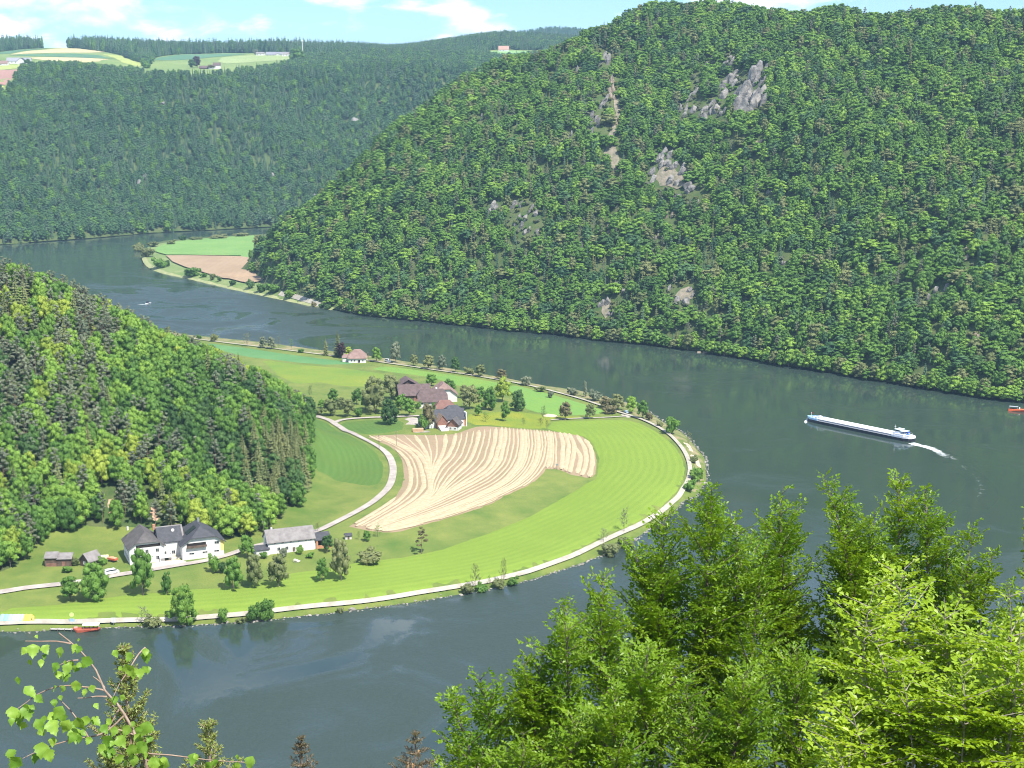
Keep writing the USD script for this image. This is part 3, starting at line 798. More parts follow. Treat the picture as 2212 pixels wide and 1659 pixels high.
GRAVEL = look("pale_gravel", (0.30, 0.275, 0.22), (0.42, 0.385, 0.315), 0.25, 0.9, 0.03, 6.0)
tag(obj("towpath", ribbon(path_xy, 2.7, PEN, 0.50, 5.0), GRAVEL, None, True), kind="structure")
ASPH = look("pale_lane", (0.30, 0.265, 0.235), (0.42, 0.375, 0.32), 0.2, 0.9, 0.02, 6.0)
tag(obj("farm_lane", ribbon(loop_xy, 4.1, PEN, 0.24, 5.0), ASPH, None, True), kind="structure")
tag(obj("farm_lane", ribbon(G([(722, 915), (735, 909), (760, 905.5), (800, 903), (850, 901.5), (885, 900), (905, 899)])[:, :2], 4.0, PEN, 0.27, 5.0), ASPH, None, True), kind="structure")
tag(obj("farm_lane", ribbon(G([(1352, 900), (1300, 903), (1240, 905), (1190, 908)])[:, :2], 2.4, PEN, 0.23, 5.0), GRAVEL, None, True), kind="structure")
tag(obj("farm_lane", ribbon(G([(700, 903), (680, 897), (655, 888), (640, 880)])[:, :2], 2.6, PEN, 0.25, 5.0), GRAVEL, None, True), kind="structure")
sheet("farm_yard", [(868, 903), (905, 900), (908, 912), (893, 921), (880, 929), (872, 926), (873, 917), (882, 910)], ASPH, 0.20)
sheet("farm_yard", [(283, 1226), (300, 1231), (340, 1229), (392, 1219), (470, 1207), (490, 1199), (470, 1200), (396, 1210), (380, 1205), (345, 1212)], look("yard_concrete", (0.46, 0.41, 0.34), (0.56, 0.5, 0.42), 0.3, 0.9), 0.20)
sheet("landing_ramp", [(128, 1347), (215, 1346), (214, 1353), (180, 1357), (150, 1360), (118, 1359), (135, 1353)], look("landing_gravel", (0.22, 0.21, 0.19), (0.34, 0.32, 0.28), 0.8, 0.95), 0.16)
sheet("towpath_junction", [(1338, 887), (1362, 894), (1385, 906), (1366, 905), (1348, 900), (1340, 896)], GRAVEL, 0.30)

# rows of cut hay, each a low swath of its own
HAY = look("cut_hay", (0.46, 0.385, 0.25), (0.38, 0.30, 0.18), 0.5, 0.95, 0.12, 2.0)
GUIDES = [[(786, 941), (826, 961), (857, 984), (873, 1012), (872, 1047), (850, 1080), (802, 1112), (757, 1138)],
          [(829, 944), (866, 961), (899, 977), (917, 1000), (926, 1028), (929, 1055), (913, 1074), (866, 1105), (800, 1140)],
          [(985, 938), (979, 962), (968, 985), (945, 1012), (933, 1040), (925, 1072), (880, 1105), (810, 1143)],
          [(1084, 924), (1082, 950), (1077, 970), (1067, 1000), (1042, 1025), (985, 1057), (920, 1090), (850, 1119), (785, 1147)],
          [(1126, 926), (1128, 948), (1127, 969), (1117, 1004), (1086, 1039), (1042, 1064), (960, 1099), (880, 1126), (800, 1149)],
          [(1173, 929), (1177, 948), (1178, 970), (1167, 1007), (1140, 1039), (1094, 1066), (1000, 1106), (900, 1136), (815, 1152)],
          [(1204, 932), (1207, 955), (1207, 980), (1206, 1012), (1180, 1040), (1130, 1065), (1030, 1110), (920, 1145), (830, 1160)]]
SHORT = [[(1209, 932), (1216, 958), (1215, 985), (1213, 1017)], [(1218, 934), (1228, 960), (1226, 988), (1222, 1020)], [(1228, 936), (1240, 962), (1238, 990), (1231, 1025)], [(1246, 941), (1262, 968), (1266, 1000), (1256, 1032)], [(1258, 943), (1275, 968), (1280, 1000), (1272, 1034)], [(1262, 946), (1284, 974), (1287, 1004), (1280, 1033)], [(1240, 965), (1253, 985), (1252, 1006), (1246, 1024)]]


def even(px, n=60):
    c = chain(px, 4.0)
    s = np.r_[0, np.cumsum(np.linalg.norm(np.diff(c, axis=0), axis=1))]
    return np.column_stack([np.interp(np.linspace(0, s[-1], n), s, c[:, k]) for k in (0, 1)])


rows = []
EV = [even(g) for g in GUIDES]
for gi, (n, wide) in enumerate([(4, (0, 1, 3)), (7, (0, 3, 6)), (8, (0, 4, 7)), (5, (0, 1)), (7, (0, 1, 5)), (5, (2,))]):
    for q in range(n):
        rows.append((EV[gi] * (1 - q / n) + EV[gi + 1] * (q / n), 2.7 if q in wide else 1.25))
for s_ in SHORT:
    rows.append((even(s_, 30), 2.9))
rng = np.random.default_rng(12)
hay_in = hay_poly.buffer(-1.6)
for px, w in rows:
    xy = G(px)[:, :2]
    line = LineString(xy).intersection(hay_in)
    for g in getattr(line, "geoms", [line]):
        if g.length < 14:
            continue
        p = np.array(shapely.segmentize(g, 4.0).coords)[:, :2]
        t = np.gradient(p, axis=0); t /= np.linalg.norm(t, axis=1, keepdims=True) + 1e-9
        nn = np.stack([-t[:, 1], t[:, 0]], 1)
        k = len(p)
        wob = np.convolve(rng.normal(size=k + 8), np.ones(5) / 5, "same")[4:-4] * .22
        ww = w * (0.85 + 0.22 * np.abs(np.convolve(rng.normal(size=k + 8), np.ones(3) / 3, "same")[4:-4]))
        ww[:2] *= .5; ww[-2:] *= .5
        c = np.array([-.5, -.25, .05, .3, .5]); hgt = np.array([0, .7, 1, .6, 0]) * (.30 if w > 2 else .22)
        q = p[:, None] + nn[:, None] * (wob[:, None] + c[None] * ww[:, None])[..., None]
        z = PEN(q[..., 0].ravel(), q[..., 1].ravel()).reshape(k, 5) + .40 + hgt[None] * rng.uniform(.7, 1.25, (k, 5))
        v = np.concatenate([q, z[..., None]], -1).reshape(-1, 3)
        i, j = np.meshgrid(np.arange(k - 1), np.arange(4), indexing="ij")
        a = (i * 5 + j).ravel()
        obj("hay_swath", (v, np.vstack([np.stack([a, a + 1, a + 5], 1), np.stack([a + 1, a + 6, a + 5], 1)])[:, ::-1]), HAY, hay_prim, True)

# fields of the small tongue behind the spur, and on the far plateau
GS = lambda pts: on_ground(SPUR, pts)
sheet("far_tongue_grass", [(312, 557), (308, 550), (318, 536), (345, 527), (400, 519), (470, 514.5), (552, 510), (560, 540), (546, 562), (545, 588), (576, 604), (600, 634), (640, 648), (716, 665), (718, 672), (640, 657), (560, 640), (500, 627), (420, 608), (362, 595), (332, 582)], look("far_tongue_grass", (0.12, 0.19, 0.05), (0.2, 0.24, 0.09), 0.03, 0.9), 0.5, SPUR, 5.0)
sheet("far_green_field", [(333, 545), (338, 537), (355, 530), (400, 521), (470, 515.5), (549, 511), (556, 545), (543, 560), (520, 555), (440, 554), (360, 553)], look("far_grass", (0.135, 0.255, 0.065), (0.165, 0.285, 0.075), 0.02, 0.9), 1.9, SPUR, 5.0)
sheet("far_ploughed_field", [(358, 555), (440, 555.5), (520, 557), (540, 560), (541, 585), (552, 594), (572, 603), (562, 611), (540, 616), (520, 612), (480, 604), (440, 592), (400, 580), (372, 568)], striped("far_stubble_rows", (0.33, 0.24, 0.155), (0.27, 0.195, 0.125), 9.0, amount=0.4), 2.2, SPUR, 5.0, uvf=lambda v: v[:, :2] * [1, 0])
tag(obj("far_bank_path", ribbon(GS([(310, 556), (316, 568), (332, 581), (362, 594), (420, 607), (500, 626), (560, 639), (640, 656), (718, 671)])[:, :2], 6.0, SPUR, 0.9, 8.0), look("bank_grass", (0.23, 0.27, 0.10), (0.32, 0.32, 0.16), 0.1, 0.9), None, True), kind="structure")
tag(obj("far_lane", ribbon(GS([(604, 636), (622, 640), (645, 646), (672, 655), (690, 661)])[:, :2], 4.5, SPUR, 1.3, 8.0), GRAVEL, None, True), kind="structure")
TAN = look("far_tan_field", (0.42, 0.37, 0.17), (0.50, 0.42, 0.22), 0.008, 0.9)
DGR = look("far_dark_crop", (0.075, 0.165, 0.085), (0.09, 0.185, 0.09), 0.008, 0.9)
YGR = look("far_yellow_green", (0.27, 0.33, 0.08), (0.33, 0.37, 0.11), 0.008, 0.9)
BRN = look("far_bare_soil", (0.30, 0.165, 0.13), (0.34, 0.2, 0.155), 0.01, 0.9)
FIELDS_PX = [[(-200, 118), (0, 113), (40, 108), (100, 104), (128, 103), (180, 107), (234, 114), (260, 120), (300, 136), (318, 150), (330, 127), (345, 123), (400, 117.5), (480, 115), (560, 115.5), (628, 118), (634, 140), (600, 150), (585, 153), (540, 158), (470, 166), (400, 168), (350, 167), (322, 166), (270, 157), (200, 152), (130, 148), (75, 149), (50, 155), (38, 166), (22, 182), (8, 199), (-200, 204)],
             [(1036, 120), (1060, 109), (1100, 108), (1180, 110), (1172, 122), (1110, 130), (1060, 127)], [(100, 100), (128, 100), (128, 110), (100, 110)]]
for q in FIELDS_PX[:2]:
    sheet("plateau_meadow", q, FIELD_BASE, 0.7, FAR, 24.0)
for px, m in [([(-60, 119), (0, 114), (40, 109), (112, 104.5), (70, 109), (20, 117)], DGR), ([(22, 119), (75, 110), (120, 106), (180, 106), (232, 113), (195, 115), (140, 115), (60, 117)], TAN), ([(20, 121), (60, 118.5), (160, 117), (212, 120), (248, 127), (218, 127), (120, 123.5)], DGR),
              ([(56, 126), (110, 125), (175, 126), (236, 129), (215, 134), (180, 136), (110, 133)], TAN), ([(214, 117), (262, 121), (312, 141), (300, 145), (262, 136), (246, 126)], YGR), ([(-80, 153), (0, 152), (44, 151), (38, 160), (22, 176), (12, 186), (-80, 184)], BRN), ([(-80, 141), (0, 140.5), (48, 141), (46, 148), (-80, 149)], YGR), ([(-80, 187), (10, 188), (0, 197), (-80, 199)], YGR),
              ([(328, 131), (345, 125), (390, 119), (480, 116.5), (540, 117), (500, 121), (440, 127), (380, 131)], DGR), ([(480, 125), (560, 119), (625, 121), (628, 130), (560, 134), (490, 139), (470, 134)], look("far_pale_field", (0.23, 0.30, 0.11), (0.27, 0.33, 0.13), 0.01, 0.9)),
              ([(1042, 118.5), (1062, 112), (1110, 110.5), (1172, 113), (1166, 120), (1110, 126), (1062, 124)], look("hill_meadow", (0.15, 0.30, 0.10), (0.2, 0.33, 0.12), 0.01, 0.9))]:
    sheet("plateau_field", px, m, 1.2, FAR, 22.0)

# ------------------------------------------------------------------ woods
rng = np.random.default_rng(77)


def scatter(poly, spacing, jitter=0.42, seed=0):
    r = np.random.default_rng(seed)
    x0, y0, x1, y1 = poly.bounds
    gx, gy = np.meshgrid(np.arange(x0, x1, spacing), np.arange(y0, y1, spacing * .87))
    gx = gx + (np.arange(gx.shape[0]) % 2)[:, None] * spacing * .5
    p = np.stack([gx.ravel(), gy.ravel()], 1) + r.uniform(-jitter, jitter, (gx.size, 2)) * spacing
    shapely.prepare(poly)
    return p[shapely.contains_xy(poly, p[:, 0], p[:, 1])]


def seen(p, hf, high, lo=-60, hi=2270, steps=70, slack=0.0):
    """Whether the tops of plants at p rise into the view above the terrain in front of them."""
    z = hf(p[:, 0], p[:, 1]) + high
    tip = np.column_stack([p, z])
    u, v, _ = project(tip)
    ok = (u > lo) & (u < hi) & (v < 1700)
    d = tip - EYE
    for t in np.linspace(0.45, 0.985, steps):
        q = EYE + d * t
        ok &= hf(q[:, 0], q[:, 1]) - slack <= q[:, 2]
    return ok


def in_px(poly_px, u, v):
    p = Polygon(poly_px)
    shapely.prepare(p)
    return shapely.contains_xy(p, u, v)


# rock outcrops first: where they stand the wood opens
ROCKS = [  # u, v (foot), width px, height px, lean, kind
    (1618, 236, 66, 100, .25, 0), (1640, 195, 34, 62, .3, 0), (1572, 205, 46, 52, .3, 0), (1598, 172, 30, 34, .2, 0), (1530, 245, 46, 44, .3, 0), (1484, 250, 38, 36, .2, 0), (1534, 142, 26, 26, .2, 0), (1575, 140, 30, 32, .3, 0), (1500, 205, 20, 58, .55, 0), (1560, 250, 20, 30, .2, 0),
    (1325, 200, 28, 44, .0, 1), (1327, 226, 24, 26, .0, 1), (1298, 240, 26, 44, .35, 0), (1286, 282, 32, 48, .3, 0), (1306, 140, 26, 46, .3, 0), (1242, 165, 18, 24, .1, 0), (1253, 155, 10, 20, .1, 0), (1330, 270, 14, 24, .0, 1),
    (1440, 352, 44, 40, .3, 0), (1425, 382, 44, 34, .3, 0), (1462, 392, 44, 36, .3, 0), (1478, 418, 50, 30, .2, 0), (1452, 372, 40, 26, .2, 0),
    (1062, 455, 36, 26, .4, 0), (1120, 450, 34, 26, .3, 0), (1148, 470, 30, 40, .5, 0), (1135, 505, 30, 32, .3, 0), (1120, 490, 26, 26, .2, 0), (1156, 512, 18, 22, .2, 0), (1258, 535, 12, 28, .4, 0), (1310, 505, 12, 22, .0, 1), (1447, 484, 20, 30, .1, 1), (1420, 520, 14, 22, .0, 1),
    (1305, 672, 26, 44, .2, 0), (1320, 690, 22, 30, .2, 0), (1340, 640, 16, 26, .2, 0), (1470, 655, 42, 34, .2, 0), (1495, 640, 26, 26, .2, 0), (1440, 640, 18, 26, .2, 0), (1230, 300, 10, 18, .2, 0), (1105, 240, 12, 20, .3, 0), (1188, 172, 10, 14, .2, 0), (1040, 262, 10, 22, .2, 0),
    (1852, 190, 10, 22, .3, 0), (1640, 310, 22, 14, .6, 1), (1960, 322, 12, 20, .0, 1), (1730, 290, 16, 14, .3, 1), (1660, 425, 30, 18, .2, 0), (1505, 440, 16, 16, .2, 0), (2030, 630, 36, 30, .3, 0), (2010, 655, 22, 22, .3, 0), (2090, 560, 24, 30, .6, 1), (2100, 735, 30, 18, .2, 1), (1940, 600, 12, 22, .0, 1), (1520, 765, 32, 14, .0, 1), (1268, 745, 30, 12, .0, 1), (800, 335, 10, 16, .3, 0), (1605, 655, 12, 10, .2, 1), (1430, 590, 12, 18, .3, 0), (1690, 575, 14, 14, .2, 0), (1560, 690, 10, 10, 0, 1)]
ROCK_GREY = look("grey_rock", (0.10, 0.10, 0.094), (0.27, 0.25, 0.225), 0.16, 0.92, 1.2, 0.35, detail=7.0, lo=0.38, hi=0.6)
ROCK_WARM = look("warm_rock", (0.16, 0.132, 0.10), (0.31, 0.25, 0.185), 0.16, 0.92, 1.0, 0.4, detail=7.0, lo=0.38, hi=0.6)
SCREE = look("scree", (0.14, 0.135, 0.085), (0.26, 0.22, 0.165), 0.2, 0.95, 0.5, 0.6)
rock_at = GS([(r[0], r[1] - 0.25 * r[3]) for r in ROCKS])
SCREE_PX = [[(1326, 212), (1337, 214), (1338, 232), (1341, 246), (1337, 258), (1330, 270), (1331, 285), (1326, 300), (1330, 318), (1338, 345), (1336, 368), (1318, 376), (1300, 365), (1303, 335), (1314, 312), (1313, 296), (1322, 278), (1321, 262), (1331, 246), (1326, 232)],
            [(1402, 395), (1422, 372), (1436, 346), (1448, 352), (1462, 372), (1478, 384), (1480, 404), (1462, 410), (1440, 402), (1420, 404)], [(1302, 652), (1312, 640), (1322, 656), (1318, 676), (1308, 690), (1299, 676)], [(1458, 640), (1470, 626), (1488, 620), (1502, 630), (1496, 646), (1476, 654)]]
open_xy = []
for sp in SCREE_PX:
    xy = GS(sp)[:, :2]
    open_xy.append(Polygon(xy).buffer(0))
for k, sp in enumerate(SCREE_PX):
    tag(obj("scree_slope", fill(open_xy[k], 6.0, SPUR, 0.7), SCREE, None, True), kind="structure")
for i, ((u, v, w, h, lean, kind), p) in enumerate(zip(ROCKS, rock_at)):
    s = FPX / project(p)[2]
    W, H = 1.0 * w / s, 1.08 * h / s
    r = np.random.default_rng(400 + i)
    e = 3.0
    dx = (SPUR(p[0] + e, p[1]) - SPUR(p[0] - e, p[1])) / (2 * e); dy = (SPUR(p[0], p[1] + e) - SPUR(p[0], p[1] - e)) / (2 * e)
    parts_ = []
    for k in range(max(2, int(round(W * H / 85)))):
        ox = r.uniform(-.42, .42) * W; oz = r.uniform(-.35, .25) * H
        ph, pw = r.uniform(.4, .75) * H + 2, r.uniform(.22, .42) * W + 1.2
        n = 16
        d = r.normal(size=(n, 3)); d /= np.linalg.norm(d, axis=1, keepdims=True)
        q = d * [pw * .5, pw * .45, ph * .5]
        q[:, 0] += lean * q[:, 2] * 1.0
        yy = oz / max(.45, dy)
        base = np.array([p[0] + ox + lean * oz, p[1] + yy + 1.0, 0]); base[2] = SPUR(base[0], base[1]) + ph * .10
        parts_.append(hull(q + base))
    where = "high" if v < 260 else "middle" if v < 520 else "low"
    side = "near the two-pronged cliff" if 1450 < u < 1680 and v < 260 else "beside the bare gully" if 1270 < u < 1345 and v < 380 else "among the trees"
    t = thing("rock_outcrop", f"{'warm tan' if kind else 'pale grey'} rock outcrop {where} on the wooded mountainside {side}", "rock", p, 0.0, f"{'tan' if kind else 'grey'} rock outcrops {where} on the mountainside {side}")
    for q in parts_:
        obj("rock", (q[0] - p, q[1]), ROCK_WARM if kind else ROCK_GREY, t)

# massif wood
mp = scatter(MASSIF.buffer(-3).intersection(shapely.box(-620, 900, 1400, 2350)), 8.0, seed=3)
cs = np.array(sorted((p[0], p[1]) for p in crest_pts))
mp = mp[mp[:, 1] < np.interp(mp[:, 0], cs[:, 0], cs[:, 1]) + 110]
mu, mv, _ = project(np.column_stack([mp, SPUR(mp[:, 0], mp[:, 1])]))
keep = seen(mp, SPUR, 13.0, -20, 2260, 60)
isle = in_px([(290, 500), (550, 500), (549, 515), (556, 545), (541, 560), (541, 588), (575, 604), (590, 622), (700, 655), (730, 664), (728, 676), (640, 660), (500, 632), (290, 600)], mu, mv)
keep &= ~isle
for sp in open_xy:
    shapely.prepare(sp)
    wide_ = sp.buffer(3.5).union(shapely.affinity.translate(sp, 0, -9))
    shapely.prepare(wide_)
    keep &= ~(shapely.contains_xy(wide_, mp[:, 0], mp[:, 1]) & (rng.uniform(size=len(mp)) < .95))
for (u, v, w, h, lean, kind) in ROCKS:
    m = 3
    keep &= ~((np.abs(mu - u) < w * .46 + m) & (mv > v - h * .75) & (mv < v + 0.62 * 12 * 2.1 + 4))
mp, mu, mv = mp[keep], mu[keep], mv[keep]
n = len(mp)
r1, r2 = rng.uniform(size=n), rng.uniform(size=n)
zone = meshkit.fbm(np.column_stack([mp / 140, np.zeros(n)]), 3, 9)
which = np.where(r1 < .05 + .22 * (zone > .60), 10 + (r2 * 2).astype(int), np.where(r1 > .955, 12, (r2 * 10).astype(int) % 10))
bushy = meshkit.fbm(np.column_stack([mp / 40, np.zeros(n)]), 2, 19)
H = rng.uniform(9.5, 15.5, n) * (0.75 + .5 * bushy) * np.where(which >= 10, 1.15, 1)
Wd = np.where(which >= 10, H * .42, np.clip(12.4 * np.exp(rng.normal(size=n) * .33), 6.5, 24)) * (0.85 + .3 * bushy)
near_bank = shapely.distance(shapely.points(mp[:, 0], mp[:, 1]), MASSIF.exterior)
H = np.where(near_bank < 14, H * .8, H)
forms = [("farbroad", "green", k) for k in range(5)] + [("farbroad", "olive", 1), ("farbroad", "far", 3)] + [("farbroad", "fresh", k) for k in (1, 3)] + [("farbroad", "dark", 4)] + [("farspruce", "farspruce", 0), ("farspruce", "spruce", 1), ("farpine", "grey", 0)]
bp = scatter(MASSIF.buffer(-3).intersection(shapely.box(-620, 900, 1400, 2350)), 6.0, seed=13)
bz = SPUR(bp[:, 0], bp[:, 1])
bu, bv, _ = project(np.column_stack([bp, bz]))
ok = np.zeros(len(bp), bool)
for (u, v, w, h, lean, kind) in ROCKS:
    ok |= (np.abs(bu - u) < w * .75 + 6) & (bv > v - h * 1.0) & (bv < v + 22)
scr = np.zeros(len(bp), bool)
for sp in open_xy:
    scr |= shapely.contains_xy(sp, bp[:, 0], bp[:, 1])
ok &= (rng.uniform(size=len(bp)) < np.where(scr, .10, .62)) & ~in_px([(290, 500), (550, 500), (549, 515), (556, 545), (541, 560), (541, 588), (575, 604), (590, 622), (700, 655), (730, 664), (728, 676), (640, 660), (500, 632), (290, 600)], bu, bv)
bp, bz = bp[ok], bz[ok]
nb_ = len(bp)
sh = rng.uniform(1.8, 5.5, nb_)
forms += [("bush", "green", 0), ("bush", "olive", 1), ("bush", "grey", 0)]
mp_all = np.vstack([np.column_stack([mp, SPUR(mp[:, 0], mp[:, 1]) - .3]), np.column_stack([bp, bz - .2])])
sc_all = np.vstack([np.column_stack([Wd, Wd, H]), np.column_stack([sh * 1.5, sh * 1.5, sh])])
wh_all = np.r_[which, 13 + rng.integers(0, 3, nb_)]
print("massif trees", n)
wood("mountainside_forest", "dense mixed wood covering the steep mountainside across the river", forms, mp_all, sc_all, rng.uniform(0, 6.28, len(mp_all)), wh_all)

# far valley side wood
FP = scatter(FARSIDE.intersection(far_view).intersection(shapely.box(-1700, 2200, 1300, 5200)), 10.5, seed=8)
fz = FAR(FP[:, 0], FP[:, 1])
fu, fv, _ = project(np.column_stack([FP, fz]))
keep = seen(FP, FAR, 17.0, -40, 1320, 60) & (FP[:, 1] < 4700)
for q in FIELDS_PX:
    keep &= ~in_px(q, fu, fv)
keep &= ~((fu > 98) & (fu < 130) & (fv < 112))
FP, fu, fv, fz = FP[keep], fu[keep], fv[keep], fz[keep]
n = len(FP)
r1, r2 = rng.uniform(size=n), rng.uniform(size=n)
zone = meshkit.fbm(np.column_stack([FP / 260, np.zeros(n)]), 3, 29)
plateau = (fv < 128)
which = np.where(r1 < .12 + .30 * (zone > .54) + .30 * plateau, 6 + (r2 * 2).astype(int), (r2 * 6).astype(int))
H = rng.uniform(13, 20, n) * np.where(which >= 6, 1.2, 1) * (1.0 + plateau * 1.1 * rng.uniform(size=n) * np.clip((860 - fu) / 260, 0, 1))
Wd = np.where(which >= 6, H * .44, np.clip(13.5 * np.exp(rng.normal(size=n) * .25), 8, 22))
print("far trees", n)
wood("far_valley_forest", "hazy blue-green wood covering the far valley side below the plateau farms", [("farbroad", "far", k) for k in range(4)] + [("farbroad", "green", 2), ("farbroad", "farspruce", 4), ("farspruce", "farspruce", 0), ("farspruce", "farspruce", 1)], np.column_stack([FP, fz - .3]), np.column_stack([Wd, Wd, H]), rng.uniform(0, 6.28, n), which)
for i, (u, v, w, h) in enumerate([(312, 660 - 270, 9, 18), (300, 402, 14, 16), (445, 375, 6, 10), (520, 395, 9, 20), (527, 412, 6, 12), (585, 385, 20, 12), (1050 - 225, 225, 16, 10), (205, 372, 8, 14), (165, 440, 14, 14), (765, 270, 26, 20), (680, 430, 12, 10), (350, 230, 14, 10)]):
    p = on_ground(FAR, (u, v))[0]
    sc_ = FPX / project(p)[2]
    r = np.random.default_rng(900 + i)
    d = r.normal(size=(22, 3)); d /= np.linalg.norm(d, axis=1, keepdims=True)
    tag(obj("rock_outcrop", hull(d * [w / sc_ * .5, 12, h / sc_ * .55] + p + [0, 4, 6]), ROCK_GREY), f"pale rock showing between the trees {'low' if v > 340 else 'high'} on the far valley side, {'left' if u < 400 else 'right'} half", "rock", f"pale rocks {'low' if v > 340 else 'high'} on the far valley side, {'left' if u < 400 else 'right'} half")
hp = scatter(shapely.box(-1000, 7150, 1100, 7560), 17.0, seed=5)
hz = np.interp(hp[:, 0], gx, crest) * np.interp(hp[:, 1] - 7500, [-350, -90, 0, 120], [.86, .975, 1, .985])
hu, hvv, _ = project(np.column_stack([hp, hz]))
k = (hu > 820) & (hu < 1330)
hp, hz = hp[k], hz[k]
n = len(hp); H = rng.uniform(18, 27, n)
wood("horizon_forest", "blue distant wood on the farthest hill at the skyline", [("farspruce", "farspruce", 0), ("farbroad", "far", 1)], np.column_stack([hp, hz]), np.column_stack([H * .6, H * .6, H]), rng.uniform(0, 6.28, n), (rng.uniform(size=n) < .4).astype(int))

# wooded hill on the neck of the tongue: its largest trees one by one, the rest as one mass
foot_xy = np.array([[p[0], p[1]] for p in (on_level([(u, v)], 9.0)[0] for u, v in HILL_FOOT)])
hill_region = Polygon(np.vstack([foot_xy, [[-150, 1010], [-500, 1060], [-520, 700]]])).buffer(0)
tp = scatter(hill_region, 6.6, seed=21)
ok = seen(tp, PEN, 15.0, -120, 2270, 60)
tp = tp[ok]
tu, tv, tf = project(np.column_stack([tp, PEN(tp[:, 0], tp[:, 1])]))
bare = in_px([(225, 1075), (262, 1080), (265, 1120), (220, 1125)], tu, tv) | in_px([(315, 1090), (345, 1085), (350, 1132), (318, 1135)], tu, tv) | in_px([(165, 1090), (195, 1090), (200, 1130), (165, 1130)], tu, tv)
tp, tu, tv, tf = tp[~bare], tu[~bare], tv[~bare], tf[~bare]
n = len(tp)
r1 = rng.uniform(size=n)
zone = meshkit.fbm(np.column_stack([tp / 45, np.zeros(n)]), 2, 41)
spr = in_px([(505, 980), (560, 935), (650, 960), (690, 1010), (680, 1110), (560, 1130), (500, 1080)], tu, tv)
pin = in_px([(-200, 560), (150, 600), (260, 720), (200, 960), (-200, 1010)], tu, tv)
tag(obj("wood_floor", fill(hill_region.buffer(-2), 7.0, PEN, 0.25), SOIL, None, True), kind="structure")
for q in ([(165, 1092), (180, 1085), (196, 1094), (200, 1118), (184, 1128), (168, 1116)], [(228, 1078), (246, 1074), (262, 1088), (266, 1112), (248, 1122), (228, 1108)], [(320, 1092), (332, 1086), (346, 1096), (350, 1124), (336, 1132), (320, 1120)]):
    sheet("bare_slope", q, look("bare_earth_slope", (0.36, 0.22, 0.15), (0.46, 0.31, 0.22), 0.3, 0.95, 0.2), 0.4, spacing=3.0)
species = np.where(spr & (r1 < .62), 2, np.where(pin & (r1 < .55), 1, np.where(r1 < .10 + .22 * (zone > .55), 1, np.where(r1 > .95, 2, 0))))
tz = PEN(tp[:, 0], tp[:, 1])
order = np.argsort(tf)
left = {0: 300, 1: 300, 2: 300}
rest = []
TXT = {0: ("broadleaf_tree", "leafy broadleaf tree in the wood on the near hill", "tree", "broadleaf trees of the near wooded hill"), 1: ("pine_tree", "grey-green pine standing among the broadleaf trees of the near hill", "pine tree", "pines of the near wooded hill"), 2: ("spruce_tree", "dark olive spruce in the wood on the near hill", "spruce tree", "spruces of the near wooded hill")}
HILL_FORMS = {0: [("broad", "green"), ("broad", "fresh"), ("broad", "fresh"), ("broad", "yellow"), ("full", "green"), ("broad", "dark")], 1: [("pine", "pine"), ("pine", "grey")], 2: [("spruce", "spruce"), ("spruce", "olive")]}
for i in order:
    sp_ = species[i]
    zn = meshkit.fbm(np.array([[tp[i, 0] / 55, tp[i, 1] / 55, 0.5]]), 2, 47)[0]
    fl = HILL_FORMS[sp_]
    pick = int(np.clip((zn - .25) / .5 + rng.normal() * .15, 0, .90) * len(fl)) if sp_ == 0 else int(rng.integers(len(fl)))
    if sp_ == 0:
        pick = [5, 0, 4, 1, 2, 3][pick]
    h = {0: rng.uniform(13, 18.5), 1: rng.uniform(15, 20), 2: rng.uniform(17, 23)}[sp_]
    w = {0: rng.uniform(8.5, 13.0), 1: rng.uniform(7.5, 10.5), 2: rng.uniform(8.0, 10.5)}[sp_]
    k = int(rng.integers(12)); a = rng.uniform(0, 6.28)
    loc = (tp[i, 0], tp[i, 1], tz[i] - .3)
    if left[sp_] > 0 and -5 < tu[i] < 2240:
        left[sp_] -= 1
        nm, _, ct, _ = TXT[sp_]
        tone = {"green": "mid-green", "fresh": "fresh green", "yellow": "yellow-green", "dark": "dark green", "pine": "grey-green", "grey": "pale grey-green", "spruce": "dark olive", "olive": "lighter olive"}[fl[pick][1]]
        zone_ = ("upper" if tv[i] < 790 + .25 * tu[i] else "middle" if tv[i] < 1010 else "lower") + (" left part" if tu[i] < 230 else " middle part" if tu[i] < 460 else " right part")
        lb = f"{tone} {('broadleaf tree', 'pine', 'spruce')[sp_]} in the {zone_} of the near wooded hill"
        gr = f"{tone} {('broadleaf trees', 'pines', 'spruces')[sp_]}, {zone_} of the near hill"
        instance(nm, plant(fl[pick][0], fl[pick][1], k), lb, ct, loc, a, (w, w, h), gr)
    else:
        rest.append((fl[pick] + (k % len(SHAPES[fl[pick][0]]),), loc, (w, w, h), a))
print("hill trees", n, left, len(rest))
if rest:
    fm = sorted({r[0] for r in rest})
    wood("hill_forest", "upper part of the green wood on the near hill at left", fm, [r[1] for r in rest], [r[2] for r in rest], [r[3] for r in rest], [fm.index(r[0]) for r in rest])

# ------------------------------------------------------------------ single trees and shrubs on the meadow tongue
CATS = {"broad": "tree", "tall": "tree", "full": "tree", "column": "tree", "thin": "tree", "spruce": "spruce tree", "pine": "pine tree", "bush": "shrub"}
NAMES = {"broad": "broadleaf_tree", "tall": "broadleaf_tree", "full": "broadleaf_tree", "column": "columnar_tree", "thin": "slender_tree", "spruce": "spruce_tree", "pine": "pine_tree", "bush": "shrub"}
tk = 0


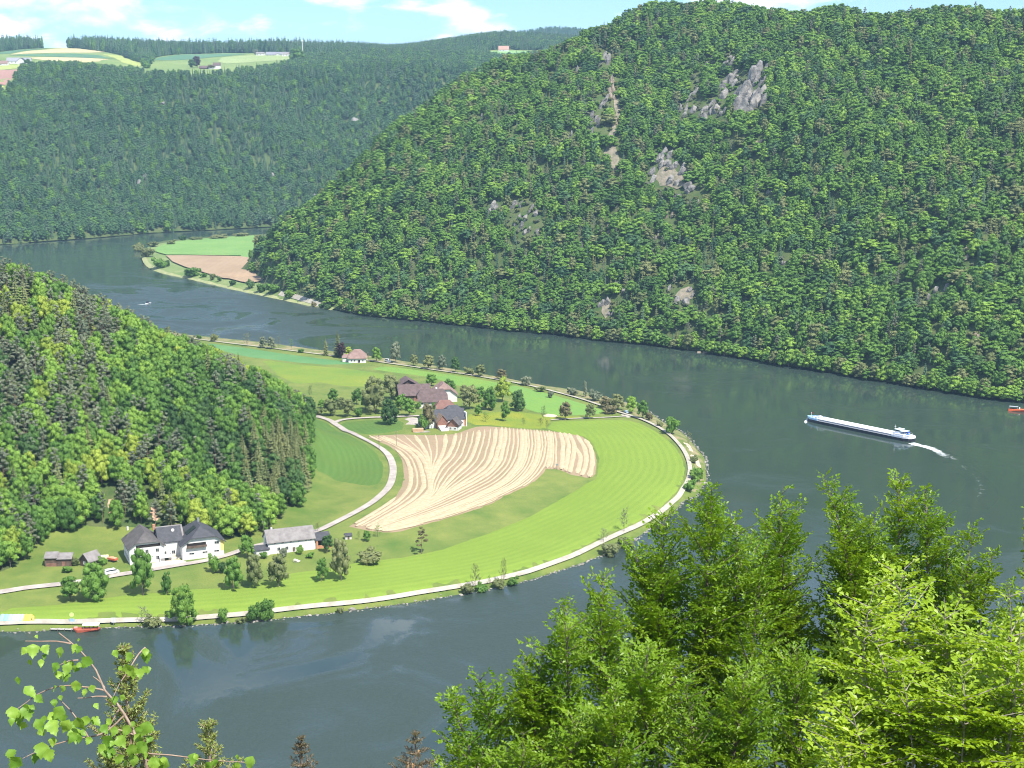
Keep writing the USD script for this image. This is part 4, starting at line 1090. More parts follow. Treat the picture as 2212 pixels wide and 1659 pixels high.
def tree_at(u, v, h, w, kind, colour, label, hf=PEN, group=None):
    """A plant whose foot is seen at (u, v); h and w in pixels of the reading."""
    global tk
    tk += 1
    p = on_ground(hf, (u, v))[0]
    s = FPX / project(p)[2]
    a = (tk * 2.399) % 6.28
    instance(NAMES[kind], plant(kind, colour, tk), label, CATS[kind], p - [0, 0, .15], a, (w / s, w / s, h / s / math.cos(math.asin(min(.6, (EYE[2] - p[2]) / np.linalg.norm(EYE - p))))), group)


TREES = [
    (152, 1299, 56, 52, "broad", "green", "lower left one of two touching dark green trees below the hut"), (205, 1299, 88, 64, "full", "green", "taller right one of two touching dark green trees below the hut"),
    (309, 1288, 106, 56, "tall", "green", "tall dark tree in front of the west wing of the big white farmhouse"), (361, 1286, 53, 27, "column", "green", "small narrow tree right of the tall tree at the farmhouse"),
    (396, 1353, 92, 64, "full", "fresh", "bright fresh green rounded tree right at the water's edge"), (463, 1237, 44, 30, "bush", "green", "dark shrub on the lane edge below the big farmhouse"), (480, 1238, 28, 24, "bush", "dark", "low shrub beside the dark shrub on the lane edge"),
    (535, 1206, 52, 38, "broad", "green", "green tree between the two white farmhouses"), (504, 1277, 76, 46, "tall", "green", "leftmost of three dark trees in a row on the lower meadow"), (550, 1271, 76, 44, "tall", "olive", "middle of three dark trees in a row on the lower meadow"), (601, 1271, 74, 52, "broad", "olive", "rightmost and broadest of three dark trees in a row on the lower meadow"),
    (695, 1259, 54, 32, "broad", "green", "small round tree with pointed top left of the taller olive tree"), (737, 1257, 94, 48, "tall", "olive", "tall olive tree with airy crown below the garden hut"), (707, 1194, 40, 30, "broad", "dark", "dark tree behind the carport of the second farmhouse"),
    (911, 1196, 56, 38, "pine", "brown", "lone brownish pine on the grassy bank above the mown meadow"), (800, 1218, 34, 62, "bush", "olive", "wide low shrub on the bank right of the tall olive tree"), (816, 1160, 28, 26, "thin", "fresh", "small fruit tree at the lower tip of the hay field"), (793, 1169, 24, 20, "broad", "green", "little round fruit tree below the tip of the hay field"), (775, 1166, 20, 14, "thin", "green", "thin sapling beside the garden hut"),
    (1027, 1277, 58, 30, "thin", "olive", "thin tree among shrubs on the near river bank, left of a sapling"), (1057, 1274, 32, 14, "thin", "green", "narrow sapling between two thin trees on the near bank"), (1088, 1268, 62, 24, "thin", "olive", "tallest thin tree among shrubs on the near bank"),
    (1010, 1284, 26, 34, "bush", "olive", "shrub at the water under the thin tree, left part of the bank thicket"), (1040, 1280, 22, 34, "bush", "green", "low shrub in the middle of the bank thicket"), (1078, 1273, 26, 36, "bush", "olive", "bushy shrub at the foot of the tallest thin tree"), (1108, 1267, 24, 30, "bush", "green", "right end shrub of the bank thicket"),
    (1348, 1151, 54, 32, "thin", "grey", "thin grey tree between path and mown rows near the bend"), (1304, 1173, 32, 28, "thin", "grey", "sparse small grey tree left of the thin grey tree at the bend"), (1318, 1204, 36, 58, "bush", "olive", "dark shrub overhanging the water below the thin grey trees"), (1352, 1186, 30, 46, "bush", "olive", "shrub at the water just left of the near leafy trees"),
    (312, 1354, 44, 40, "thin", "grey", "sparse greyish shrub at the water left of the bright green tree"), (330, 1354, 26, 44, "bush", "olive", "low bush at the water left of the bright green tree"), (483, 1348, 40, 28, "bush", "green", "pointed dark bush at the water right of the bright green tree"), (548, 1345, 44, 36, "bush", "green", "left half of the big double bush on the near bank"), (576, 1343, 56, 44, "bush", "green", "right, taller half of the big double bush on the near bank"),
    (520, 1348, 18, 24, "bush", "olive", "small bush at the water left of the double bush"), (735, 1325, 16, 22, "bush", "olive", "little bush on the stony edge of the near bank"),
    (430, 733, 12, 14, "bush", "green", "first small bush on the far edge of the north meadow"), (463, 738, 20, 22, "bush", "olive", "olive bush on the far edge of the north meadow"), (534, 749, 30, 28, "thin", "grey", "leaning open tree on the far bank of the north meadow"), (568, 752, 26, 22, "broad", "grey", "greyish tree in the row on the far bank, left of its twin"), (586, 754, 28, 22, "broad", "grey", "greyish tree in the row on the far bank, right of its twin"), (602, 755, 30, 16, "thin", "grey", "slender grey tree closing the far bank row"), (629, 757, 26, 14, "thin", "green", "lone slender tree on the far bank left of the spruces"), (650, 762, 10, 18, "bush", "green", "low bush on the far bank near the spruces"),
    (704, 768, 40, 18, "spruce", "spruce", "smaller left spruce beside the white house by the river"), (730, 771, 58, 28, "spruce", "spruce", "tall spruce behind the purple tree at the white house"), (738, 774, 36, 26, "broad", "purple", "dark purple-leaved tree beside the white house by the river"), (753, 770, 22, 20, "broad", "yellow", "yellow-green tree behind the hipped house by the river"),
    (813, 782, 34, 28, "broad", "fresh", "bright green round tree right of the house by the river"), (854, 784, 46, 30, "broad", "grey", "tall grey-green tree above the white camper van"), (894, 791, 26, 22, "broad", "olive", "first rounded tree of the riverside row right of the camper van"), (926, 797, 31, 32, "broad", "olive", "second, broader rounded tree of the riverside row"), (955, 800, 34, 28, "broad", "grey", "third tree of the riverside row, grey-green"), (984, 805, 36, 26, "broad", "dark", "fourth tree of the riverside row, darkest"), (1014, 809, 18, 28, "bush", "olive", "low shrub in the gap of the riverside row"), (1038, 814, 28, 30, "broad", "olive", "round olive tree near the end of the riverside row"),
    (1082, 820, 24, 32, "broad", "brown", "brownish tree at the water behind the willow"), (1086, 868, 54, 44, "broad", "yellow", "big yellow-green willow by the river path"), (1119, 888, 48, 36, "full", "dark", "dark round tree right of the willow"), (1136, 833, 24, 28, "bush", "grey", "grey bush at the water right of the willow"), (1167, 846, 14, 30, "bush", "olive", "low bush on the water side of the path"), (1189, 860, 18, 18, "bush", "grey", "small silvery bush on the water side of the path"),
    (1237, 854, 20, 30, "bush", "grey", "grey shrub on the bank left of the poplar"), (1264, 858, 36, 11, "column", "grey", "slim poplar on the outer bank"), (1285, 866, 26, 34, "bush", "grey", "feathery grey shrub right of the poplar"), (1308, 882, 26, 34, "broad", "brown", "brown-green tree left in the clump at the path junction"), (1335, 886, 36, 36, "broad", "olive", "olive tree in the middle of the clump at the path junction"), (1318, 894, 20, 40, "bush", "brown", "brown shrub in the shade at the path junction"), (1365, 893, 38, 30, "broad", "fresh", "bright green tree at the path junction"), (1388, 905, 42, 30, "broad", "green", "dark tree right of the bright one at the path junction"), (1402, 908, 20, 20, "bush", "brown", "brown bush at the water right of the path junction"),
    (1451, 938, 44, 38, "bush", "green", "green thicket on the outer bank of the bend"), (1425, 922, 14, 18, "bush", "olive", "small bush below the path junction on the outer bank"), (1488, 966, 34, 18, "thin", "olive", "thin tree on the sandy outer bank"), (1499, 1000, 18, 22, "bush", "olive", "bush on the sandy outer bank below the thin tree"), (1506, 1040, 34, 40, "bush", "fresh", "fresh green thicket on the inlet of the bend"), (1490, 1062, 30, 32, "bush", "green", "shrub beside the path at the inlet"),
    (1221, 907, 40, 32, "broad", "brown", "brownish young tree on the lane left of the junction"), (1274, 905, 34, 28, "broad", "olive", "olive young tree on the lane nearer the junction"), (1131, 920, 18, 14, "thin", "dark", "small fruit tree alone at the field edge"), (1174, 910, 34, 18, "thin", "dark", "dark fruit tree by the tan heap"), (1181, 928, 22, 14, "thin", "dark", "last little fruit tree at the corner of the hay field"), (1168, 922, 20, 16, "thin", "dark", "fruit tree in the orchard corner behind the last one"), (1091, 911, 46, 24, "broad", "green", "upright fruit tree in the orchard below the willow"), (1049, 912, 22, 24, "thin", "green", "light fruit tree in the orchard"), (1033, 899, 26, 18, "broad", "green", "small round fruit tree right of the grey barn"),
    (1014, 884, 52, 50, "broad", "olive", "broad olive tree right of the farm roofs"), (1057, 886, 52, 38, "full", "green", "green tree between the olive tree and the willow"), (1035, 868, 34, 34, "broad", "green", "tree behind the broad olive tree"), (972, 850, 32, 30, "broad", "green", "bright tree behind the pinkish farm roof"), (932, 834, 28, 32, "broad", "green", "dark round tree behind the farm roofs"), (1002, 860, 30, 24, "broad", "olive", "smaller tree behind the right gable of the farm"),
    (845, 862, 54, 46, "broad", "olive", "high olive tree left of the dark barn gable"), (810, 892, 80, 58, "full", "olive", "largest dark olive tree of the orchard left of the farm"), (842, 918, 60, 40, "full", "dark", "dark tree with deep shade standing over the lane at the farm"), (884, 899, 40, 38, "broad", "green", "green tree beside the brown house roof"), (866, 886, 36, 30, "broad", "green", "tree in the farm orchard before the big barn"), (926, 926, 56, 34, "broad", "brown", "brownish tree before the grey barn roof"), (915, 928, 34, 26, "bush", "green", "green bush at the left end of the grey barn"), (938, 884, 18, 14, "bush", "green", "climbing bush at the white farmhouse wall"), (905, 884, 20, 12, "bush", "green", "bush at the left corner of the white farmhouse wall"),
    (670, 860, 28, 18, "thin", "dark", "dark leafless-looking tree at the wood edge meadow"), (694, 882, 20, 20, "broad", "green", "small dark green tree at the lane fork"), (720, 872, 34, 28, "broad", "green", "round orchard tree above the lane fork"), (771, 874, 36, 28, "broad", "green", "orchard tree left of the largest olive tree"), (714, 898, 36, 40, "broad", "olive", "broad olive tree right at the lane fork"), (752, 900, 40, 42, "broad", "olive", "broad olive tree over the lane east of the fork"), (774, 900, 22, 24, "bush", "green", "low round tree on the lane east of the fork"), (790, 884, 34, 30, "broad", "green", "orchard tree between the broad ones and the largest one"), (735, 884, 26, 28, "broad", "olive", "orchard tree behind the lane trees"), (690, 898, 18, 18, "bush", "olive", "bush beside the log pile"),
    (110, 1213, 14, 36, "bush", "olive", "low bush left of the brown shed"), (146, 1236, 16, 28, "bush", "green", "small bush on the slope below the brown shed"), (164, 1222, 20, 22, "bush", "olive", "bush left of the little hut"), (222, 1220, 20, 24, "bush", "green", "garden bush left of the farmhouse"), (570, 1206, 16, 22, "bush", "green", "garden bush at the left corner of the second farmhouse"), (648, 1197, 20, 20, "bush", "fresh", "pale flowering bush at the second farmhouse wall"), (613, 1204, 24, 22, "bush", "grey", "pale bush before the middle of the second farmhouse wall"), (670, 1205, 14, 22, "bush", "green", "low green bush before the carport"), (686, 1150, 22, 18, "thin", "olive", "bare tree on the lane behind the carport"), (573, 1150, 16, 16, "bush", "fresh", "pale bush behind the second farmhouse"),
]
for t in TREES:
    tree_at(*t)
SPUR_TREES = [(318, 556, 24, 42, "bush", "olive"), (345, 580, 26, 40, "bush", "green"), (362, 577, 18, 14, "bush", "dark"), (300, 545, 22, 30, "bush", "olive"), (395, 522, 16, 22, "bush", "dark"), (370, 530, 14, 24, "bush", "olive"), (415, 598, 24, 44, "bush", "green"), (440, 600, 12, 20, "bush", "green"), (459, 606, 18, 18, "bush", "olive"), (474, 609, 14, 12, "bush", "dark"), (503, 617, 14, 18, "bush", "dark"), (541, 624, 22, 22, "bush", "dark"), (425, 520, 10, 40, "bush", "olive"), (470, 517, 12, 50, "bush", "olive"), (520, 513, 12, 40, "bush", "olive"), (330, 534, 14, 30, "bush", "olive"),
              (566, 630, 20, 34, "bush", "green"), (592, 634, 24, 40, "bush", "green"), (626, 645, 22, 30, "bush", "fresh"), (678, 664, 14, 14, "bush", "brown"), (694, 667, 14, 16, "bush", "dark"), (708, 670, 16, 20, "bush", "dark")]
for i, (u, v, h, w, k, c) in enumerate(SPUR_TREES):
    edge = "left tip" if u < 400 and v < 590 else "back edge" if v < 540 else "front bank" if u < 560 else "spur foot"
    tree_at(u, v, h, w, k, c, f"{'olive' if c == 'olive' else 'dark green'} shrub on the {edge} of the small far tongue of land", SPUR, f"{'olive' if c == 'olive' else 'green'} shrubs on the {edge} of the far tongue")
for (u, v, h, w, k, c, l) in [(415, 148, 20, 22, "broad", "dark", "dark round tree alone on the plateau field"), (426, 147, 26, 22, "broad", "purple", "reddish tree beside the plateau farmhouse"), (60, 141, 14, 20, "broad", "dark", "dark tree right of the plateau farm at far left"), (4, 141, 12, 14, "bush", "dark", "bush before the plateau farm at far left"), (456, 150, 12, 20, "bush", "brown", "brown bush below the plateau farmhouse"), (552, 120, 14, 16, "broad", "grey", "pale tree behind the white barn on the plateau"), (606, 118, 16, 20, "broad", "green", "tree behind the long grey farm on the plateau"), (645, 140, 34, 40, "broad", "green", "tree clump left of the white mast"), (700, 135, 22, 24, "broad", "dark", "dark tree between mast and last plateau house")]:
    tree_at(u, v, h, w, k, c, l, FAR)

# trees along the foot of the mountainside, lit and leaning over the water
ROW = on_level([(u, np.interp(u, sx, sy) - 1.5) for u in np.arange(735, 2225, 13.5)], 1.5)
rng = np.random.default_rng(31)
SEG = ["opposite the riverside house", "opposite the hamlet farm", "opposite the path junction", "opposite the bow of the barge", "opposite the stern of the barge"]
for i, p in enumerate(ROW):
    h, w = rng.uniform(8, 15), rng.uniform(10, 15)
    instance("riverside_tree", plant("farbroad", ["fresh", "green", "fresh", "olive"][int(rng.integers(4))], int(rng.integers(5))), f"leafy tree leaning over the water at the mountain foot, {SEG[min(4, i // 23)]}", "tree", (p[0] + rng.uniform(-3, 3), p[1] + rng.uniform(2, 8), 1.0), rng.uniform(0, 6), (w, w, h), f"trees along the far river bank, {SEG[min(4, i // 23)]}")

# bank edges
bank_line = LineString(chain(bank_xy, 6.0))
STONE = look("bank_stone", (0.13, 0.125, 0.10), (0.33, 0.305, 0.26), 0.22, 0.9)
stage.CreateClassPrim("/World/stone_form")
rng = np.random.default_rng(44)
d_ = rng.normal(size=(18, 3)); d_ /= np.linalg.norm(d_, axis=1, keepdims=True)
usdkit.mesh(stage, "/World/stone_form/stone", hull(d_ * [.5, .4, .3]), STONE)
pi = UsdGeom.PointInstancer.Define(stage, "/World/bank_stones")
pr = UsdGeom.Xform.Define(stage, "/World/bank_stones/form").GetPrim()
pr.GetReferences().AddInternalReference("/World/stone_form")
pi.CreatePrototypesRel().SetTargets([pr.GetPath()])
q = []
for dist in np.arange(0, bank_line.length, 0.9):
    p = bank_line.interpolate(dist + rng.uniform(-.4, .4))
    q.append([p.x + rng.normal() * .7, p.y + rng.normal() * .7])
q = np.array(q)
qz = np.maximum(PEN(q[:, 0], q[:, 1]), 0.0)
pi.CreatePositionsAttr(Vt.Vec3fArray.FromNumpy(np.column_stack([q, qz]).astype(np.float32)))
pi.CreateScalesAttr(Vt.Vec3fArray.FromNumpy((np.exp(rng.normal(size=(len(q), 1)) * .45) * .95 * rng.uniform(.7, 1.2, (len(q), 3))).astype(np.float32)))
pi.CreateOrientationsAttr(Vt.QuathArray([Gf.Quath(float(math.cos(a)), 0, 0, float(math.sin(a))) for a in rng.uniform(0, 3, len(q))]))
pi.CreateProtoIndicesAttr(Vt.IntArray([0] * len(q)))
tag(pi, "line of pale rough stones along the water's edge of the meadow tongue", "stones", None, "stuff")
strip = shapely.difference(PENINSULA.buffer(-1.5), Polygon(np.vstack([path_xy, [[-1400, path_xy[-1][1]], [-1400, path_xy[0][1]]]])).buffer(2.0))
strip = strip.intersection(shapely.box(-420, 480, 500, 1500))
big = sorted((g for g in getattr(strip, "geoms", [strip]) if g.geom_type == "Polygon"), key=lambda g: -g.area)[:3]
for g in big:
    if g.area > 400:
        v, f = fill(g, 4.0, PEN, 0.2)
        tag(obj("bank_grass", (v, f), look("rough_bank_grass", (0.10, 0.145, 0.030), (0.27, 0.225, 0.12), 0.10, 0.95, 0.15, 1.0), None, True), kind="structure")
sheet("sandy_bank", [(1470, 944), (1480, 948), (1496, 968), (1502, 984), (1514, 1000), (1516, 1012), (1505, 1008), (1494, 992), (1487, 972), (1476, 955)], look("bank_sand", (0.46, 0.37, 0.26), (0.55, 0.46, 0.34), 0.3, 0.95), 0.3, spacing=3.0)

# ------------------------------------------------------------------ buildings
WHITE = look("white_render", (0.66, 0.65, 0.62), (0.58, 0.57, 0.545), 0.5, 0.85)
SLATE = look("slate_roof", (0.048, 0.050, 0.056), (0.072, 0.073, 0.080), 0.6, 0.75)
OLDROOF = look("weathered_roof", (0.075, 0.070, 0.066), (0.12, 0.11, 0.105), 0.35, 0.85)
GREYROOF = look("pale_grey_roof", (0.17, 0.155, 0.147), (0.25, 0.232, 0.22), 0.35, 0.85)
BROWNROOF = look("brown_tile_roof", (0.095, 0.066, 0.062), (0.14, 0.10, 0.095), 0.5, 0.85)
PINKROOF = look("pinkish_tile_roof", (0.20, 0.128, 0.108), (0.265, 0.18, 0.155), 0.4, 0.85)
REDROOF = look("red_tile_roof", (0.165, 0.085, 0.066), (0.21, 0.118, 0.095), 0.4, 0.85)
BOARD = look("dark_boards", (0.085, 0.06, 0.045), (0.15, 0.105, 0.08), 0.8, 0.9)
REDBOARD = look("red_brown_boards", (0.21, 0.105, 0.075), (0.27, 0.15, 0.11), 0.8, 0.9)
BRICK = look("orange_brick", (0.42, 0.20, 0.11), (0.5, 0.27, 0.16), 1.0, 0.9)
PANE = look("window_pane", (0.035, 0.042, 0.05), rough=0.12, spec=0.6)
FRAMEW = look("window_frame", (0.62, 0.60, 0.56), rough=0.6)
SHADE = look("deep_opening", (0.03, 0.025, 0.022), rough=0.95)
YELLOW = look("yellow_paint", (0.75, 0.56, 0.18), rough=0.8)
STEEL = look("steel", (0.45, 0.46, 0.48), rough=0.4, metallic=0.6)


def mani(m):
    g = m.to_mesh()
    return np.array(g.vert_properties[:, :3], float), np.array(g.tri_verts)


def wing(t, x0, y0, L, W, hw, hr, axis, wall, roof, over=0.7, hips=(0.0, 0.0), low=0.35, thick=0.28, base=-2.0):
    """One wing: rectangle x0..x0+L, y0..y0+W in the building's frame; ridge along x or y; hips: how far the ridge stops short of each end; low: height share at which a half hip starts (0 = full hip)."""
    A, B = (L, W) if axis == "x" else (W, L)
    slope = (hr - hw) / (B / 2)
    e = hw - over * slope
    pts = []
    for sgn, hip in ((-1, hips[0]), (1, hips[1])):
        xe = sgn * (A / 2 + over)
        pts += [[xe, -B / 2 - over, e], [xe, B / 2 + over, e]]
        if hip > 0:
            zz = hw + (hr - hw) * low
            yy = (hr - zz) / slope
            if low > 0:
                pts += [[xe, -yy, zz], [xe, yy, zz]]
            pts.append([sgn * (A / 2 - hip), 0, hr])
        else:
            pts.append([xe, 0, hr])
    pts = np.array(pts)
    top_ = m3.Manifold.hull_points(np.vstack([pts, pts[np.isclose(pts[:, 2], e)] - [0, 0, thick]]))
    low_pts = np.vstack([pts * [1.004, 1.0, 1.0] - [0, 0, thick], pts * [1.004, 1.0, 0] + [0, 0, base - 1]])
    under_ = m3.Manifold.hull_points(low_pts)
    shell = top_ - under_
    body = m3.Manifold.cube((A, B, hr - base), False).translate((-A / 2, -B / 2, base)) ^ m3.Manifold.hull_points(np.vstack([pts - [0, 0, thick * .5], pts * [1, 1, 0] + [0, 0, base - 1]]))
    rot = math.pi / 2 if axis == "y" else 0
    c = (x0 + L / 2, y0 + W / 2, 0)
    obj("wall", moved(mani(body), c, rot), wall, t)
    return obj("roof", moved(mani(shell), c, rot), roof, t)


def opening(t, name, face, a, z, w, h, rect, mat=PANE, frame=FRAMEW, out=0.05):
    """A window or door on one face (front, back, left, right) of the rectangle (x0, y0, L, W); a is measured along that face."""
    x0, y0, L, W = rect
    if face in ("front", "back"):
        y = y0 - out / 2 if face == "front" else y0 + W + out / 2
        p = obj(name, box(x0 + a, y, z, w, out + .03, h), mat, t)
        if frame is not None:
            obj("frame", cat(box(x0 + a, y - .03, z + h / 2 + .06, w + .24, out + .05, .12), box(x0 + a, y - .03, z - h / 2 - .06, w + .3, out + .12, .12), box(x0 + a - w / 2 - .06, y - .03, z, .12, out + .05, h), box(x0 + a + w / 2 + .06, y - .03, z, .12, out + .05, h), box(x0 + a, y - .04, z, .07, out + .03, h)), frame, p)
    else:
        x = x0 - out / 2 if face == "left" else x0 + L + out / 2
        p = obj(name, box(x, y0 + a, z, out + .03, w, h), mat, t)
        if frame is not None:
            s_ = -1 if face == "left" else 1
            obj("frame", cat(box(x + .03 * s_, y0 + a, z + h / 2 + .06, out + .05, w + .24, .12), box(x + .03 * s_, y0 + a, z - h / 2 - .06, out + .12, w + .3, .12), box(x + .03 * s_, y0 + a - w / 2 - .06, z, out + .05, .12, h), box(x + .03 * s_, y0 + a + w / 2 + .06, z, out + .05, .12, h)), frame, p)
    return p


def building(name, label, cat_, px, rot_deg, hf=PEN):
    p = on_ground(hf, px)[0]
    return thing(name, label, cat_, p, math.radians(rot_deg))


# the big farmhouse, west part
t = building("farmhouse", "western part of the big white farmhouse with weathered half-hipped roof and grey shaded gable side", "house", (281, 1221), 23)
wing(t, 0, 0, 16, 18, 8.2, 14.0, "y", WHITE, OLDROOF, 0.9, (4.5, 0), 0.35)
wing(t, 14.5, 6.0, 11.5, 11.5, 8.6, 13.7, "x", WHITE, GREYROOF, 0.6)
R = (0, 0, 16, 18)
for a in (3.2, 6.5, 9.5, 13.5):
    opening(t, "window", "left", a, 6.2, 1.3, 1.9, R)
    opening(t, "window", "left", a + .2, 2.3, 1.3, 1.7, R)
for a in (3, 8, 12.8):
    opening(t, "window", "front", a, 5.8, 1.3, 1.6, R)
    opening(t, "window", "front", a, 2.2, 1.3, 1.6, R)
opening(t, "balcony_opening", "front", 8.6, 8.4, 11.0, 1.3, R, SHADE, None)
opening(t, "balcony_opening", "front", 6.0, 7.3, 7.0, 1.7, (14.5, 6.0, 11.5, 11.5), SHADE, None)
opening(t, "window", "front", 4.8, 2.6, 1.3, 1.7, (14.5, 6.0, 11.5, 11.5))
opening(t, "door", "front", 7.4, 1.9, 1.2, 2.3, (14.5, 6.0, 11.5, 11.5), BOARD)
obj("chimney", box(13.5, 12.2, 13.6, 1.1, 1.1, 2.6), BRICK, t)
obj("chimney", box(2.0, 16.0, 13.2, .8, .8, 1.6), WHITE, t)
obj("terrace", cat(box(16.5, 1.4, 2.0, 6.0, 5.0, .35), box(16.5, -1.0, 2.7, 6.0, .15, 1.1), box(19.4, 1.4, 2.7, .15, 5.0, 1.1), box(19.2, -.9, .9, .3, .3, 2.2), box(13.8, -.9, .9, .3, .3, 2.2)), WHITE, t)
obj("garden_wall", cat(box(24, 1.0, .5, 12, .4, 1.2), box(24, 3.2, .8, 12, .4, 1.5)), look("terrace_stone", (0.55, 0.5, 0.42), (0.66, 0.6, 0.5), 1.0, 0.9), t)
# east part
t = building("farmhouse", "eastern part of the big white farmhouse with slate roof, solar panel and yellow corner", "house", (395, 1211), 23)
r1_ = wing(t, 0, 0, 19.5, 19, 7.8, 14.4, "y", WHITE, SLATE, 1.1, (5.5, 3.0), 0.40)
wing(t, -9.5, 6.2, 10.5, 11.5, 8.6, 13.9, "x", WHITE, SLATE, 0.55)
R = (0, 0, 19.5, 19)
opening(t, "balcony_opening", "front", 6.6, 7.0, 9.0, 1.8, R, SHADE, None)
obj("balcony", cat(box(6.6, -.7, 6.0, 9.4, 1.2, .2), box(6.6, -1.25, 6.5, 9.4, .12, .9)), BOARD, t)
for a in (16.2,):
    opening(t, "window", "front", a, 7.0, 2.0, 1.2, R)
for a in (4.3, 10.5, 16.0):
    opening(t, "window", "front", a, 2.9, 2.2, .7, R)
for a in (5, 10, 14.5):
    opening(t, "window", "left", a - .5 if a > 6.2 else 2.8, 6.6, 1.2, 1.6, R)
opening(t, "window", "front", 2.4, 2.8, 1.4, 1.6, (-9.5, 6.2, 10.5, 11.5)); opening(t, "window", "front", 6.4, 2.8, 1.4, 1.6, (-9.5, 6.2, 10.5, 11.5))
for a in (2.0, 4.8, 7.6):
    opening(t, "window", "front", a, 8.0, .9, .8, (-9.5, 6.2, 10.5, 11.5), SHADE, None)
obj("corner_paint", box(18.7, -.03, 5.4, 1.5, .06, 5.2), YELLOW, t)
sl = (14.4 - 7.8) / 9.75
P = lambda x, y: [x, y, 7.8 + sl * x + .12]
q = np.array([P(3.6, 6.5), P(8.0, 6.5), P(8.0, 11.0), P(3.6, 11.0)])
obj("solar_panel", (np.vstack([q, q + [-.1, 0, .16]]), np.array([[4, 5, 6], [4, 6, 7], [0, 1, 5], [0, 5, 4], [1, 2, 6], [1, 6, 5], [2, 3, 7], [2, 7, 6], [3, 0, 4], [3, 4, 7]])), look("solar_glass", (0.02, 0.03, 0.028), rough=0.35, spec=0.3), t)
ang = np.arange(14) * 2 * np.pi / 14
obj("satellite_dish", hull(np.array([[-2.5 + .8 * math.cos(a), 9.5, 12.6 + .8 * math.sin(a)] for a in ang] + [[-2.5, 9.8, 12.6]])), WHITE, t)
obj("chimney", box(10.8, 15.5, 14.6, .9, .9, 1.8), STEEL, t)
# second farmhouse
t = building("farmhouse", "second white farmhouse with pale grey gabled roof and low annex", "house", (580, 1198), 22)
wing(t, 0, 0, 22.5, 10.5, 6.2, 10.8, "x", WHITE, GREYROOF, 0.6)
wing(t, -6.0, -1.0, 6.2, 6.5, 3.2, 4.6, "x", WHITE, SLATE, 0.4)
R = (0, 0, 22.5, 10.5)
for a in (3.2, 7.2, 11.0, 14.8, 18.4, 20.8):
    opening(t, "window", "front", a, 5.3, .9, .8, R, PANE, None)
for a in (5.0, 9.0, 15.5):
    opening(t, "window", "front", a, 2.2, 1.2, 1.5, R)
opening(t, "door", "front", 12.4, 1.2, 1.2, 2.2, R, BOARD)
opening(t, "window", "left", 5.0, 5.4, 1.2, 2.4, R)
obj("chimney", box(3.0, 5.6, 10.8, .8, .8, 1.4), WHITE, t)
t = building("carport_barn", "dark-roofed barn with open carport and orange brick pillar beside the second farmhouse", "barn", (663, 1189), 22)
wing(t, .2, 1.0, 4.4, 8.5, 4.4, 7.4, "x", WHITE, SLATE, 0.1)
wing(t, 4.6, 4.5, 7.4, 5.0, 4.4, 6.4, "x", BOARD, SLATE, 0.1)
q = np.array([[4.4, .2, 4.3], [12.3, .2, 4.3], [12.3, 5.2, 7.0], [4.4, 5.2, 7.0]])
obj("roof", (np.vstack([q, q - [0, 0, .3]]), np.array([[0, 1, 2], [0, 2, 3], [4, 6, 5], [4, 7, 6], [0, 4, 1], [1, 4, 5], [1, 5, 2], [2, 5, 6], [2, 6, 3], [3, 6, 7], [3, 7, 0], [0, 7, 4]])), SLATE, t)
for x in (5.2, 11.8):
    obj("pillar", box(x, .7, 1.1, .9, .8, 6.4), BRICK, t)
obj("low_wall", box(8.4, .9, .4, 6.0, .3, 2.2), BRICK, t)
# sheds
t = building("wooden_shed", "low brown wooden shed with stepped grey roof on the slope at left", "shed", (97, 1224), 6)
for x0, L_, dz in ((0, 5.6, .6), (5.6, 6.6, 0)):
    obj("wall", box(x0 + L_ / 2, 2, 1.0 + dz / 2, L_, 4, 5.0 + dz), BOARD, t)
    q = np.array([[x0 - .3, -.6, 3.3 + dz], [x0 + L_ + .2, -.6, 3.3 + dz], [x0 + L_ + .2, 4.5, 5.0 + dz], [x0 - .3, 4.5, 5.0 + dz]])
    obj("roof", (np.vstack([q, q + [0, 0, .2]]), np.array([[4, 5, 6], [4, 6, 7], [0, 2, 1], [0, 3, 2], [0, 1, 5], [0, 5, 4], [1, 2, 6], [1, 6, 5], [2, 3, 7], [2, 7, 6], [3, 0, 4], [3, 4, 7]])), GREYROOF, t)
for k in range(4):
    obj("wall_board", box(2.9, -.06, .1 + k * .42, 4.6, .1, .34), REDBOARD, t)
opening(t, "door", "front", 8.5, 1.0, 1.4, 2.2, (0, 0, 12, 4), REDBOARD, None)
t = building("garden_hut", "small dark wooden hut with grey saddle roof above the two dark trees", "hut", (183, 1224), -32)
wing(t, -3, 0, 6, 7, 3.4, 6.4, "y", BOARD, GREYROOF, 0.7)
opening(t, "window", "front", 3.0, 1.8, 1.3, 1.3, (-3, 0, 6, 7), WHITE)
opening(t, "door", "right", 4.0, 1.2, 1.0, 2.0, (-3, 0, 6, 7), REDBOARD, None)
t = building("garden_hut", "small white garden hut with dark roof right of the carport", "hut", (746, 1166), 15)
wing(t, 0, 0, 3.2, 2.6, 2.1, 3.0, "x", look("pale_boards", (0.5, 0.48, 0.44), (0.6, 0.57, 0.52), 1.0), SLATE, 0.3)
opening(t, "door", "front", 1.6, 1.0, .9, 1.8, (0, 0, 3.2, 2.6), BOARD, None)

